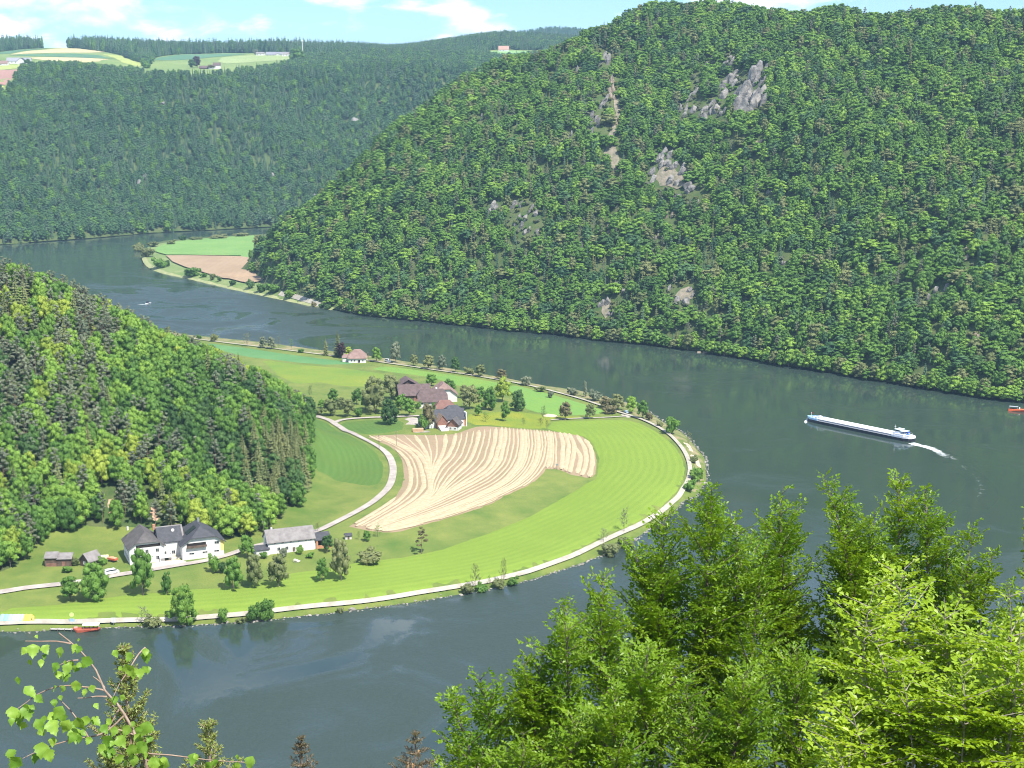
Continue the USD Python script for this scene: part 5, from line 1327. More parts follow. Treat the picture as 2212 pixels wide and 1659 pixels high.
# the hamlet farm in the middle of the tongue
t = building("farm_barn", "large brown-roofed barn with dark boarded gable behind the orchard", "barn", (864, 868), 12)
wing(t, 0, 0, 22, 16, 5.0, 11.0, "x", BOARD, BROWNROOF, 1.0)
wing(t, 0.5, 13, 15, 14, 9.2, 13.6, "y", BOARD, BROWNROOF, 1.2)
opening(t, "gate", "front", 12, 1.8, 4.0, 3.6, (0, 0, 22, 16), REDBOARD, None)
t = building("farmhouse", "white farmhouse with steep brown half-hipped roof in the middle hamlet", "house", (905, 882), 8)
wing(t, 0, 0, 19.5, 12, 5.4, 12.4, "x", WHITE, BROWNROOF, 0.9, (2.0, 2.0), 0.45)
R = (0, 0, 19.5, 12)
for a in (2.2, 6.8, 9.6, 14.0):
    opening(t, "window", "front", a, 3.4, 1.1, 1.4, R)
opening(t, "door", "front", 12.0, 1.2, 1.2, 2.3, R, BOARD)
obj("chimney", box(12.8, 6.4, 12.2, 1.1, 1.1, 2.4), WHITE, t)
t = building("farm_barn", "pinkish-roofed barn with white end wall behind the brown farmhouse roof", "barn", (930, 869), 8)
wing(t, 0, 0, 19, 15, 5.4, 13.0, "y", WHITE, PINKROOF, 1.0, (2.5, 2.5), 0.5)
opening(t, "window", "right", 3, 3.2, 1.1, 1.4, (0, 0, 19, 15)); opening(t, "window", "right", 8, 3.2, 1.1, 1.4, (0, 0, 19, 15))
t = building("outbuilding", "small red-roofed outbuilding before the brown farmhouse", "outbuilding", (944, 894), 10)
wing(t, 0, 0, 12, 9, 4.2, 8.6, "x", WHITE, REDROOF, 0.7, (2.5, 2.5), 0.2)
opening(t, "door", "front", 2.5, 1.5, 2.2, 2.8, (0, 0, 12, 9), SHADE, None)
t = building("outbuilding", "dark grey hip-roofed outbuilding between red roof and grey barn", "outbuilding", (960, 901), 16)
wing(t, 0, 0, 14, 8, 3.4, 7.2, "x", WHITE, SLATE, 0.6, (4.0, 4.0), 0.0)
opening(t, "window", "right", 4.0, 2.2, 1.2, 1.2, (0, 0, 14, 8))
t = building("grey_barn", "long grey-roofed barn with white gable wall at the edge of the hay field", "barn", (915, 926), 20)
wing(t, 0, 0, 29, 13, 5.2, 10.6, "x", WHITE, SLATE, 0.5, (5.0, 0), 0.0)
obj("gable_wall", box(29.15, 6.5, 3.4, .7, 14.4, 10.8), WHITE, t)
obj("wall_boards", box(-.08, 6.0, 2.6, .12, 10.5, 4.6), BOARD, t)
wing(t, 8.2, -4.0, 7.0, 8.0, 4.8, 9.0, "y", REDBOARD, look("brown_board_roof", (0.2, 0.14, 0.095), (0.28, 0.2, 0.14), 0.6), 0.6)
obj("driveway_ramp", hull([[8.6, -11.5, -1], [13.6, -11.5, -1], [8.6, -4, 2.2], [13.6, -4, 2.2], [8.6, -4, -1], [13.6, -4, -1], [8.6, -11.5, .15], [13.6, -11.5, .15]]), look("ramp_concrete", (0.5, 0.46, 0.4), rough=.9), t)
obj("brick_strip", box(28.0, -.05, 2.2, 1.1, .12, 4.4), BRICK, t)
opening(t, "door", "front", 22.0, 1.6, 2.4, 3.0, (0, 0, 29, 13), REDBOARD, None)
opening(t, "window", "front", 25.2, 3.0, 1.2, 1.2, (0, 0, 29, 13))
for k in range(2):
    obj("silage_film", box(1.2 + 4.4 * k, -.5, .7, .7, .5, 3.0), look("pale_film", (0.62, 0.74, 0.72), rough=.5), t)
t = building("wooden_hut", "small hut with red-brown gable and white plinth at the top edge of the hay field", "hut", (967, 929), -14)
wing(t, 0, 0, 7.0, 8.0, 4.4, 7.8, "y", REDBOARD, OLDROOF, 0.9)
obj("plinth", box(3.5, 4.0, .3, 7.2, 8.2, 4.0), WHITE, t)
opening(t, "window", "front", 2.0, 1.4, 1.1, 1.0, (0, -.1, 7, 8)); opening(t, "window", "front", 5.0, 1.4, 1.1, 1.0, (0, -.1, 7, 8))
t = building("timber_stack", "stack of orange-brown sawn timber by the farm yard", "timber stack", (891, 934), 8)
WOODC = look("sawn_timber", (0.46, 0.29, 0.17), (0.55, 0.37, 0.23), 1.5, 0.9)
for r_ in range(5):
    for c_ in range(7):
        obj("timber", box(3.6 + .1 * ((r_ * 3 + c_) % 3), .35 + c_ * .42, .25 + r_ * .42, 6.8, .38, .38), WOODC, t)
obj("stone_base", box(6.0, 1.0, -.2, 10.0, 4.0, .7), STONE, t)
p = on_ground(PEN, (681, 897))[0]
t = thing("log_pile", "pile of pale logs under the tree at the lane fork", "log pile", p, .1)
for r_ in range(3):
    for c_ in range(6 - r_):
        obj("log", tube([[0, (c_ + r_ * .5) * .7, .35 + r_ * .6], [4.2, (c_ + r_ * .5) * .7, .35 + r_ * .6]], .34, 8), look("log_wood", (0.34, 0.25, 0.18), (0.52, 0.42, 0.32), 1.2), t)
# heap
p = on_ground(PEN, (1188, 900))[0]
hh = trimesh.creation.icosphere(3); hv = np.array(hh.vertices); hv = hv * [5.2, 3.4, 1.7]; hv[:, 2] *= (.8 + .5 * meshkit.noise(hv * .7))
tag(obj("earth_heap", (hv + p, np.array(hh.faces)), look("tan_earth", (0.48, 0.38, 0.26), (0.56, 0.46, 0.33), 0.7), None, True), "pale tan heap of earth beside the orchard", "heap")
# house by the river
t = building("river_house", "white house with big pinkish hipped roof by the far river bank", "house", (753, 784), 6)
wing(t, 0, 0, 14.5, 12.5, 4.6, 10.6, "x", WHITE, PINKROOF, 0.9, (5.0, 4.5), 0.12)
wing(t, -5.0, 4.0, 6, 5.5, 4.2, 6.4, "x", WHITE, PINKROOF, 0.5, (1.5, 0), 0.2)
R = (0, 0, 14.5, 12.5)
for a in (2.5, 5.0, 11.8):
    opening(t, "window", "front", a, 1.9, 1.1, 1.2, R)
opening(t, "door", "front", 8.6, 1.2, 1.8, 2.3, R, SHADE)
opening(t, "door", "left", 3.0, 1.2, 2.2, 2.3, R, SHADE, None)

# plateau farms far away
def far_farm(label, px, rot, L, W, hw, hr, wall, roof, extra=()):
    t = building("plateau_farm", label, "farm building", px, rot, FAR)
    wing(t, 0, 0, L, W, hw, hr, "x", wall, roof, .6)
    for k in range(max(1, int(L / 9))):
        opening(t, "window", "front", 4 + k * 8, hw * .6, 2.2, 1.6, (0, 0, L, W), PANE, None)
    for e in extra:
        wing(t, *e)
    return t


far_farm("large grey-roofed farm at the far left on the plateau", (14, 139), 4, 52, 16, 8, 15, WHITE, look("far_grey_roof", (0.25, 0.25, 0.27), rough=.8), [(28, -16, 16, 18, 8, 14, "y", WHITE, SLATE)])
far_farm("pink-roofed house at the left edge of the plateau", (-10, 143), 0, 26, 12, 6, 12, WHITE, PINKROOF)
far_farm("white gabled farmhouse with red-brown roof alone in the plateau fields", (461, 150), 12, 16, 14, 9, 15, WHITE, BROWNROOF, [(-11, -4, 11, 9, 7, 10, "x", WHITE, BROWNROOF), (-30, 2, 20, 9, 4, 8, "x", BOARD, BROWNROOF)])
far_farm("white barn at the left end of the plateau farm row", (553, 121), 0, 22, 12, 7, 11, WHITE, GREYROOF)
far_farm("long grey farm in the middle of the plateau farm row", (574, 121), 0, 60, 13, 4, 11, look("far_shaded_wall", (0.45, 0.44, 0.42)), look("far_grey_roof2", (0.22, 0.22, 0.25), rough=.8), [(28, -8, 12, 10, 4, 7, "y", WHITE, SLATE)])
far_farm("white house at the right end of the plateau farm row", (609, 123), 0, 26, 13, 8, 12, WHITE, GREYROOF)
far_farm("small white house right of the mast in the plateau wood", (682, 123), 20, 18, 14, 12, 18, WHITE, GREYROOF)
far_farm("house with salmon-coloured roof above the meadow on the wooded hill", (1077, 112), 0, 26, 16, 6, 15, WHITE, look("salmon_roof", (0.38, 0.22, 0.17), rough=.8))
p = on_ground(FAR, (654, 128))[0]
t = thing("radio_mast", "white mast standing in the wood at the plateau edge", "mast", p)
obj("pole", tube([[0, 0, -1], [0, 0, 44]], [1.3, .9], 8), WHITE, t)
obj("antenna_head", tri(trimesh.creation.icosphere(2, 2.6).apply_translation([0, 0, 44])), WHITE, t)
obj("foot_building", box(9, 0, 6, 14, 9, 14), WHITE, t)

# poles
for i, (u, v, h, l) in enumerate([(819, 971, 9.0, "wooden pole beside the lane bend"), (856, 963, 9.5, "wooden pole standing in the hay field"), (796, 783, 9, "wooden pole right of the house by the river"), (570, 1160, 8, "wooden pole behind the second farmhouse"), (1203, 1014, 3.4, "short post at the notch in the hay field")]):
    p = on_ground(PEN, (u, v))[0]
    t = thing("utility_pole", l, "pole", p)
    obj("pole", tube([[0, 0, -.5], [0, 0, h]], [.16, .11], 7), BARK, t)
    if h > 4:
        obj("crossarm", box(0, 0, h - .5, 1.4, .12, .12), BARK, t)
        for x in (-.6, .6):
            obj("insulator", box(x, 0, h - .32, .1, .1, .25), WHITE, t)
    else:
        obj("sign_plate", box(0, -.14, h - .5, 1.6, .06, 1.1), STEEL, t)

# ------------------------------------------------------------------ boats and vehicles
def from_to(a, b, z=0.0):
    """Ground frame of something seen from pixel a (its stern or left end) to pixel b: position, heading, length."""
    p, q = on_level([a, b], z)
    d = q - p
    return p, math.atan2(d[1], d[0]), float(np.hypot(d[0], d[1]))


HULLBLACK = look("hull_black", (0.022, 0.024, 0.03), rough=.5)
SHIPWHITE = look("ship_white", (0.80, 0.81, 0.82), (0.74, 0.75, 0.77), 0.4, 0.5)
SHIPBLUE = look("ship_blue", (0.10, 0.22, 0.50), rough=.5)
PALEBLUE = look("pale_blue_deck", (0.34, 0.50, 0.62), (0.28, 0.43, 0.55), 0.8, 0.6)
DECKGREY = look("deck_grey", (0.30, 0.31, 0.33), rough=.7)
p, a, L = from_to((1973, 953.5), (1745, 906.5))
t = thing("cargo_barge", "long motor barge with white hatch covers heading upstream", "barge", p, a)
hb = 5.3
plan = lambda k, x0=0.0, x1=L: [[x0 + 1.6, -hb * .72 * k], [x0 + 5, -hb * .94 * k], [x0 + 12, -hb * k], [x1 - 13, -hb * k], [x1 - 5, -hb * .80 * k], [x1 - 1.0, -hb * .30 * k], [x1, 0], [x1 - 1.0, hb * .30 * k], [x1 - 5, hb * .80 * k], [x1 - 13, hb * k], [x0 + 12, hb * k], [x0 + 5, hb * .94 * k], [x0 + 1.6, hb * .72 * k], [x0, hb * .4 * k], [x0, -hb * .4 * k]]
obj("hull", prism(plan(1.0), -1.2, 1.9), HULLBLACK, t)
obj("deck", prism(plan(0.97), 1.9, 2.02), DECKGREY, t)
obj("coaming", box(50 * L / 98, 0, 2.55, 70 * L / 98, 8.4, 1.1), DECKGREY, t)
n_h = 14
x0h, x1h = 15.5 * L / 98, 85 * L / 98
for k in range(n_h):
    xa = x0h + (x1h - x0h) * k / n_h; xb = x0h + (x1h - x0h) * (k + 1) / n_h - .12
    obj("hatch_cover", hull([[x, y, z] for x in (xa, xb) for y, z in ((-4.1, 3.0), (4.1, 3.0), (-3.6, 3.45), (3.6, 3.45), (0, 3.7))]), SHIPWHITE, t)
bow = [q for q in plan(1.0) if q[0] > L - 13.5]
obj("bow_bulwark", prism([[L - 12, -hb * .98], [L - 5, -hb * .82], [L - 1, -hb * .32], [L + .2, 0], [L - 1, hb * .32], [L - 5, hb * .82], [L - 12, hb * .98], [L - 12, hb * .9], [L - 5.2, hb * .74], [L - 1.6, hb * .26], [L - .9, 0], [L - 1.6, -hb * .26], [L - 5.2, -hb * .74], [L - 12, -hb * .9]], 1.9, 3.2), PALEBLUE, t)
obj("bow_deck", prism([[L - 12, -hb * .88], [L - 5.2, -hb * .72], [L - 1.2, 0], [L - 5.2, hb * .72], [L - 12, hb * .88]], 2.02, 2.3), PALEBLUE, t)
obj("bow_locker", box(L - 9.5, -1.6, 3.1, 2.2, 2.6, 1.7), SHIPWHITE, t)
obj("bow_locker", box(L - 9.5, 2.4, 3.1, 2.0, 1.6, 1.7), SHIPWHITE, t)
obj("anchor_winch", cat(box(L - 5.6, 0, 2.7, 1.2, 2.2, .8), tube([[L - 5.6, -1.4, 3.0], [L - 5.6, 1.4, 3.0]], .45, 10)), SHIPWHITE, t)
obj("bow_mast", cat(tube([[L - 3.2, 0, 2.2], [L - 3.2, 0, 6.0]], .13, 6), box(L - 3.2, 0, 5.4, .1, 1.4, .1)), SHIPWHITE, t)
obj("flag", box(L - 3.9, 0, 5.6, 1.3, .05, .8), look("flag_red", (0.55, 0.05, 0.04), rough=.8), t)
obj("crane_arm", cat(tube([[L - 11.5, 3.4, 2.2], [L - 11.5, 3.4, 5.0]], .2, 6), tube([[L - 11.5, 3.4, 5.0], [L - 17.5, 3.4, 4.0]], .16, 6)), SHIPWHITE, t)
aft = [[x, y * .97] for x, y in plan(1.0) if x < 13 * L / 98]
obj("aft_bulwark", prism([[14, -hb], [12, -hb], [5, -hb * .95], [1.5, -hb * .73], [-.15, -hb * .4], [-.15, hb * .4], [1.5, hb * .73], [5, hb * .95], [12, hb], [14, hb], [14, hb * .93], [5, hb * .88], [2, hb * .66], [.5, hb * .36], [.5, -hb * .36], [2, -hb * .66], [5, -hb * .88], [14, -hb * .93]], 1.9, 3.1), SHIPWHITE, t)
obj("aft_cabin", cat(box(9.2, 0, 3.0, 7.0, 7.4, 2.0)), SHIPWHITE, t)
for k in range(4):
    obj("cabin_window", box(6.6 + 1.7 * k, -3.72, 3.2, .9, .08, .7), PANE, t)
obj("wheelhouse", cat(box(11.2, 0, 4.6, 3.6, 5.0, 1.2), box(11.2, 0, 6.2, 3.3, 4.7, .25)), SHIPWHITE, t)
obj("wheelhouse_window", box(11.2, 0, 5.6, 3.35, 4.75, .95), PANE, t)
obj("wheelhouse_roof", box(11.2, 0, 6.5, 4.4, 5.8, .22), look("pale_green_roof", (0.62, 0.74, 0.74), rough=.5), t)
obj("awning", cat(box(7.2, 0, 5.8, 4.4, 5.4, .12), *[tube([[x, y, 4.0], [x, y, 5.8]], .06, 5) for x in (5.3, 9) for y in (-2.5, 2.5)]), look("pale_green_roof", (0.62, 0.74, 0.74)), t)
obj("mast", cat(tube([[13.8, 1.2, 4], [13.8, 1.2, 9]], .1, 6), box(13.8, 1.2, 7.8, .1, 2.2, .1)), SHIPWHITE, t)
obj("locker", box(13.6, -2.6, 3.4, 1.4, 1.8, 2.4), SHIPWHITE, t)
obj("rail", cat(*[tube([[x, s_ * hb * .9, 3.1], [x, s_ * hb * .9, 4.1]], .045, 4) for x in np.arange(4, 14, 2) for s_ in (-1, 1)], *[tube([[4, s_ * hb * .9, 4.1], [13, s_ * hb * .92, 4.1]], .045, 4) for s_ in (-1, 1)]), SHIPWHITE, t)
obj("stern_house", hull([[x, y, z] for x in (1.4, 4.6) for y in (-2.6, 2.6) for z in (2.0, 3.6)] + [[.8, -2.0, 3.0], [.8, 2.0, 3.0]]), SHIPWHITE, t)
obj("dinghy", hull([[3.0, -1.2, 3.9], [5.6, -1.2, 3.9], [6.4, 0, 3.9], [3.0, 1.2, 3.9], [5.6, 1.2, 3.9], [3.3, -.6, 3.4], [5.4, 0, 3.4], [3.3, .6, 3.4]]), SHIPBLUE, t)
c_, s_ = math.cos(a), math.sin(a)
deck = lambda x, y, z: (p[0] + c_ * x - s_ * y, p[1] + s_ * x + c_ * y, z)
BLUE_CAR = look("blue_car_paint", (0.05, 0.10, 0.45), rough=.3, spec=.6)
WHITE_CAR = look("white_car_paint", (0.80, 0.80, 0.80), rough=.3, spec=.6)
TYRE = look("tyre_rubber", (0.02, 0.02, 0.02), rough=.9)


def car(name, label, cat_, loc, rot, paint, L_=4.2, H_=1.5, van=False):
    t = thing(name, label, cat_, loc, rot)
    w = .86
    nose = L_ / 2
    low = hull([[x, y, z] for x, z in ((-nose, .35), (nose, .35), (-nose, H_ * .6), (nose - .1, H_ * .5)) for y in (-w, w)])
    obj("body", low, paint, t)
    if van:
        cab = [(-nose + .05, H_ * .58), (nose - 1.0, H_ * .55), (-nose + .15, H_), (nose - 1.9, H_)]
        win = [(-nose + .3, H_ * .62), (nose - 1.1, H_ * .60), (-nose + .4, H_ * .86), (nose - 1.7, H_ * .86)]
    else:
        cab = [(-nose * .85, H_ * .58), (nose * .5, H_ * .55), (-nose * .6, H_), (nose * .1, H_)]
        win = [(-nose * .75, H_ * .62), (nose * .42, H_ * .6), (-nose * .58, H_ * .92), (nose * .1, H_ * .92)]
    obj("roof", hull([[x, y * (.88 if z > H_ * .7 else 1), z] for x, z in cab for y in (-w, w)]), paint, t)
    for s__ in (-1, 1):
        obj("side_window", hull([[x, s__ * (w * (.92 if z > H_ * .7 else 1.0) + .012), z] for x, z in win] + [[x, s__ * w * .8, z] for x, z in win]), PANE, t)
    obj("windscreen", hull([[win[1][0] + .1, y, win[1][1]] for y in (-w * .8, w * .8)] + [[win[3][0] + .14, y, win[3][1]] for y in (-w * .75, w * .75)] + [[win[3][0] - .1, 0, H_ * .7]]), PANE, t)
    for x in (-nose * .62, nose * .62):
        for s__ in (-1, 1):
            wh = obj("wheel", tube([[x, s__ * (w - .12), .33], [x, s__ * (w + .03), .33]], .33, 12), TYRE, t)
            obj("rim", tube([[x, s__ * (w + .02), .33], [x, s__ * (w + .045), .33]], .19, 8), STEEL, wh)
    for s__ in (-1, 1):
        obj("headlight", box(nose - .04, s__ * .6, H_ * .43, .08, .32, .16), SHIPWHITE, t)
    return t


car("car", "dark blue car carried on the barge behind the wheelhouse", "car", deck(6.8, -1.6, 4.02), a, BLUE_CAR)

FOAM = usdkit.material(stage, "/World/Looks/water_foam", {
    "g": ("geometry", {}), "m": ("mapping", {"scale": (.22, .22, .22)}), "n": ("noise_texture", {"scale": 1.0, "detail": 6.0, "roughness": 0.7}),
    "at": ("uvmap", {"attribute": "st"}), "s": ("separate_xyz", {}), "ad": ("math", {"math_type": "add"}),
    "r": ("map_range", {"range_type": "smoothstep", "from_min": 0.95, "from_max": 1.35, "clamp": True}),
    "p": ("principled_bsdf", {"base_color": (0.72, 0.76, 0.74), "roughness": 0.8}), "t": ("transparent_bsdf", {}), "mx": ("mix_closure", {}),
}, [("g.position", "m.vector"), ("m.vector", "n.vector"), ("n.fac", "ad.value1"), ("at.UV", "s.vector"), ("s.x", "ad.value2"), ("ad.value", "r.value"), ("r.result", "mx.fac"), ("t.BSDF", "mx.closure1"), ("p.BSDF", "mx.closure2")], surface="mx.closure")


def foam(px, widths, dens, label):
    xy = chain(lv(px), 2.0)
    s = np.linspace(0, 1, len(xy)); w = np.interp(s, np.linspace(0, 1, len(widths)), widths); d = np.interp(s, np.linspace(0, 1, len(dens)), dens)
    t_ = np.gradient(xy, axis=0); t_ /= np.linalg.norm(t_, axis=1, keepdims=True)
    nn = np.stack([-t_[:, 1], t_[:, 0]], 1)
    c = np.linspace(-.5, .5, 7)
    q = xy[:, None] + nn[:, None] * (c[None] * w[:, None])[..., None]
    v = np.concatenate([q, np.full(q.shape[:2] + (1,), .06)], -1).reshape(-1, 3)
    uv = np.stack([d[:, None] - 1.1 * np.abs(c)[None] ** 1.5 * 1.6 * np.ones((len(xy), 1)), np.zeros((len(xy), 7))], -1).reshape(-1, 2)
    i, j = np.meshgrid(np.arange(len(xy) - 1), np.arange(6), indexing="ij")
    k = (i * 7 + j).ravel()
    return tag(obj("wake_foam", (v, np.vstack([np.stack([k, k + 1, k + 7], 1), np.stack([k + 1, k + 8, k + 7], 1)])[:, ::-1]), FOAM, None, True, uv), label, "foam", None, "stuff")


foam([(1969, 957), (1985, 962), (2003, 966), (2022, 973), (2042, 984), (2062, 991), (2078, 1000)], [6, 8, 10, 14, 18, 24], [1.15, .95, .80, .66, .52, .30], "white foam trailing behind the barge")
foam([(2036, 982), (2060, 997), (2086, 1012), (2106, 1030), (2118, 1052), (2112, 1075), (2090, 1095)], [5, 8, 12, 16, 22, 22], [.2, .46, .47, .47, .44, .1], "faint foam streaks curving away behind the barge wake")
foam([(1740, 915), (1742, 908), (1748, 903.5)], [2.5, 4, 2.5], [.7, .9, .6], "white bow wave of the barge")

# small motor boat far left
p, a, L = from_to((314, 656.5), (327, 655.5))
t = thing("motor_boat", "small dark-roofed motor boat on the blue reach at upper left", "boat", p, a)
obj("hull", hull([[0, y, z] for y in (-1.1, 1.1) for z in (.1, .9)] + [[L * .7, y, .95] for y in (-1.1, 1.1)] + [[L, 0, 1.2], [L * .9, 0, 0]]), SHIPWHITE, t)
obj("cabin", hull([[x, y, z] for x, z in ((L * .15, .9), (L * .65, .9), (L * .2, 2.2), (L * .55, 2.2)) for y in (-.9, .9)]), look("dark_cabin", (0.03, 0.03, 0.04), rough=.4), t)
obj("roof", box(L * .38, 0, 2.5, L * .6, 2.3, .12), HULLBLACK, t)
foam([(316, 657), (306, 657.5), (296, 657)], [1.5, 5, 7], [1.1, .9, .5], "short white wake behind the small motor boat")

# orange boat at the right edge
p, a, L = from_to((2178, 887), (2224, 890))
t = thing("work_boat", "orange-red open boat with grey roof, half cut by the right edge near the far bank", "boat", p, a)
ORANGE = look("orange_hull", (0.72, 0.15, 0.05), (0.62, 0.12, 0.04), 0.6, .5)
obj("hull", hull([[0, y, z] for y in (-1.6, 1.6) for z in (-.2, 1.5)] + [[L * .8, y, 1.6] for y in (-1.7, 1.7)] + [[L, 0, 2.0], [L * .85, 0, -.2]]), ORANGE, t)
obj("canopy", cat(box(3.6, 0, 3.3, 6.0, 3.2, .15), *[tube([[x, y, 1.4], [x, y, 3.3]], .07, 5) for x in (.8, 6.4) for y in (-1.4, 1.4)]), DECKGREY, t)
obj("seat_bench", box(3.6, 0, 1.8, 5, .6, .5), BOARD, t)
obj("wheel_stand", box(7.6, 0, 2.0, .8, 1.4, 1.6), SHIPWHITE, t)

# ferry and things at the landing place, lower left
p, a, L = from_to((158, 1364.5), (217, 1362))
t = thing("ferry_boat", "red-brown wooden ferry boat with white canopy moored at the landing", "boat", p, a)
REDW = look("red_brown_hull", (0.26, 0.055, 0.03), (0.36, 0.09, 0.05), 0.7, .6)
obj("hull", hull([[2.0, y, z] for y in (-1.5, 1.5) for z in (-.3, 1.0)] + [[L - 1, y, 1.0] for y in (-1.5, 1.5)] + [[0, -.7, 1.7], [0, .7, 1.7], [L, -.9, 1.2], [L, .9, 1.2], [L - .6, 0, -.2]]), REDW, t)
obj("inside_floor", box(L * .5, 0, 1.05, L * .62, 2.5, .12), look("orange_floor", (0.62, 0.22, 0.08), rough=.7), t)
obj("canopy", hull([[x, y, z] for x in (L * .37, L * .98) for y, z in ((-1.8, 3.0), (1.8, 3.0), (0, 3.4))]), look("canopy_white", (0.8, 0.77, 0.72), rough=.7), t)
for x in (L * .4, L * .68, L * .95):
    for y in (-1.5, 1.5):
        obj("canopy_post", tube([[x, y, 1.0], [x, y, 3.0]], .06, 5), STEEL, t)
for k in range(4):
    obj("seat_bench", box(L * .42 + k * 1.8, 0, 1.35, .4, 2.4, .45), REDW, t)
obj("prow_board", box(1.2, 0, 1.75, 1.4, 1.2, .5), look("prow_pink", (0.6, 0.3, 0.25), rough=.7), t)
p, a, L = from_to((108, 1362), (158, 1363))
t = thing("landing_stage", "grey boarded landing stage beside the red-brown ferry boat", "jetty", p, a)
for k in range(int(L / .55)):
    obj("plank", box(.3 + k * .55, 0, .75, .5, 1.7, .08), look("jetty_plank", (0.33, 0.31, 0.28), (0.47, 0.44, 0.4), 0.9, .9), t)
for k in range(4):
    for y in (-.8, .8):
        obj("pile", tube([[.4 + k * (L - .8) / 3, y, -1.5], [.4 + k * (L - .8) / 3, y, 1.1]], .12, 6), BARK, t)
COVERS = [((0.26, 0.43, 0.46), "turquoise"), ((0.22, 0.42, 0.46), "turquoise"), ((0.30, 0.45, 0.43), "pale turquoise"), ((0.38, 0.47, 0.45), "whitish green"), ((0.43, 0.48, 0.46), "white"), ((0.34, 0.45, 0.38), "pale green"), ((0.51, 0.45, 0.07), "yellow"), ((0.50, 0.42, 0.09), "yellow")]
base = on_ground(PEN, [(2 + 8.6 * k, 1345.5) for k in range(8)])
for k, (col, nm) in enumerate(COVERS):
    lab = f"{nm} covered pedal boat on the grass, " + ["first from the left edge", "second from the left edge", "third of the row", "fourth of the row", "fifth of the row", "next to the yellow ones", "left one of two yellow ones", "at the right end"][k]
    t = thing("pedal_boat", lab, "pedal boat", base[k] + [0, 0, .1], .06)
    m = look("boat_cover_" + str(k), col, rough=.6)
    obj("cover", hull([[x, y, z] for x, y, z in ((-.9, 0, .4), (.9, 0, .4), (-.9, 3.6, .5), (.9, 3.6, .5), (-.75, .2, 1.0), (.75, .2, 1.0), (-.8, 3.5, 2.5), (.8, 3.5, 2.5), (0, 3.5, 2.7), (0, .2, 1.15))]), m, t)
    for x in (-.62, .62):
        obj("float", hull([[x + dx, y, z] for dx in (-.25, .25) for y, z in ((-.3, .3), (3.7, .1), (3.7, .5), (-.1, .55))]), SHIPWHITE, t)
p = on_ground(PEN, (72, 1343))[0]
t = thing("inflatable_boat", "small orange-yellow boat standing at the end of the pedal boats", "boat", p, .3)
obj("hull", hull([[x, y, z] for x in (-.5, .5) for y in (-.4, .4) for z in (0, 2.2)] + [[0, 0, 2.9]]), look("orange_yellow", (0.8, 0.42, 0.1), rough=.6), t)
obj("bottom", box(0, -.46, 1.2, .7, .06, 1.6), YELLOW, t)
for (u, v, l, c) in [(156, 1346, "round yellow-green river sign over a pale blue board by the landing", (0.6, 0.75, 0.25)), (246, 1352, "white river sign on a post right of the red-brown ferry boat", (0.85, 0.85, 0.83))]:
    p = on_ground(PEN, (u, v))[0]
    t = thing("river_sign", l, "sign", p)
    obj("post", tube([[0, 0, -.5], [0, 0, 3.4]], .09, 6), STEEL, t)
    if c[2] < .5:
        obj("disc", tube([[0, -.1, 3.8], [0, -.2, 3.8]], .95, 16), look("sign_green", c, rough=.5), t)
        obj("board", box(0, -.12, 1.2, 2.2, .08, 1.6), PALEBLUE, t)
    else:
        obj("board", box(0, -.12, 2.6, 1.8, .08, 2.2), WHITE, t)
p = on_level([(1648, 1192)], 0)[0]
t = thing("spar_buoy", "slim green spar buoy in the water behind the near trees", "buoy", p)
obj("spar", tube([[0, 0, -1], [0, 0, 2.4], [0, 0, 3.6]], [.35, .35, .2], 8), look("buoy_green", (0.03, 0.42, 0.28), rough=.4), t)
obj("float", tube([[0, 0, -.2], [0, 0, .35]], [.75, .6], 10), look("buoy_green", (0.03, 0.42, 0.28)), t)

# vehicles and odd things by the houses
p = on_ground(PEN, [(242, 1241), (252, 1239)])
car("van", "white van parked on the lane below the wooden hut", "van", p[0] + [0, 0, .35], math.atan2(*(p[1] - p[0])[1::-1]), WHITE_CAR, 6.4, 2.5, True)
p = on_ground(PEN, [(838, 783), (848, 785)])
car("camper_van", "white camper van under the tall grey-green tree on the river path", "van", p[0] + [0, 0, .5], math.atan2(*(p[1] - p[0])[1::-1]), WHITE_CAR, 6.2, 2.7, True)
p = on_ground(PEN, [(1353, 893), (1360, 896)])
car("car", "pale blue car standing at the path junction", "car", p[0] + [0, 0, .5], math.atan2(*(p[1] - p[0])[1::-1]), look("pale_blue_paint", (0.45, 0.6, 0.75), rough=.3), 4.3, 1.6)
p = on_ground(PEN, (243, 1213))[0]
t = thing("farm_trailer", "orange-red farm trailer beside the hut", "trailer", p, -.5)
RED = look("trailer_red", (0.58, 0.14, 0.07), rough=.6)
obj("loading_bed", cat(box(0, 0, 1.1, 5.0, 2.2, .2), box(0, -1.08, 1.5, 5.0, .08, .7), box(0, 1.08, 1.5, 5.0, .08, .7), box(2.46, 0, 1.5, .08, 2.2, .7), box(-2.46, 0, 1.5, .08, 2.2, .7)), RED, t)
obj("load", hull([[x, y, z] for x in (-2.2, 2.2) for y in (-.9, .9) for z in (1.2, 1.9)] + [[0, 0, 2.6]]), look("load_orange", (0.68, 0.3, 0.18), rough=.8), t)
for x in (-1.4, 1.4):
    for y in (-1.0, 1.0):
        obj("wheel", tube([[x, y - .12, .45], [x, y + .12, .45]], .45, 10), TYRE, t)
obj("drawbar", tube([[2.4, 0, .9], [4.0, 0, .6]], .08, 5), STEEL, t)
p = on_ground(PEN, (226, 1209))[0]
t = thing("stacked_boards", "leaning pale yellow boards beside the orange trailer", "boards", p, .2)
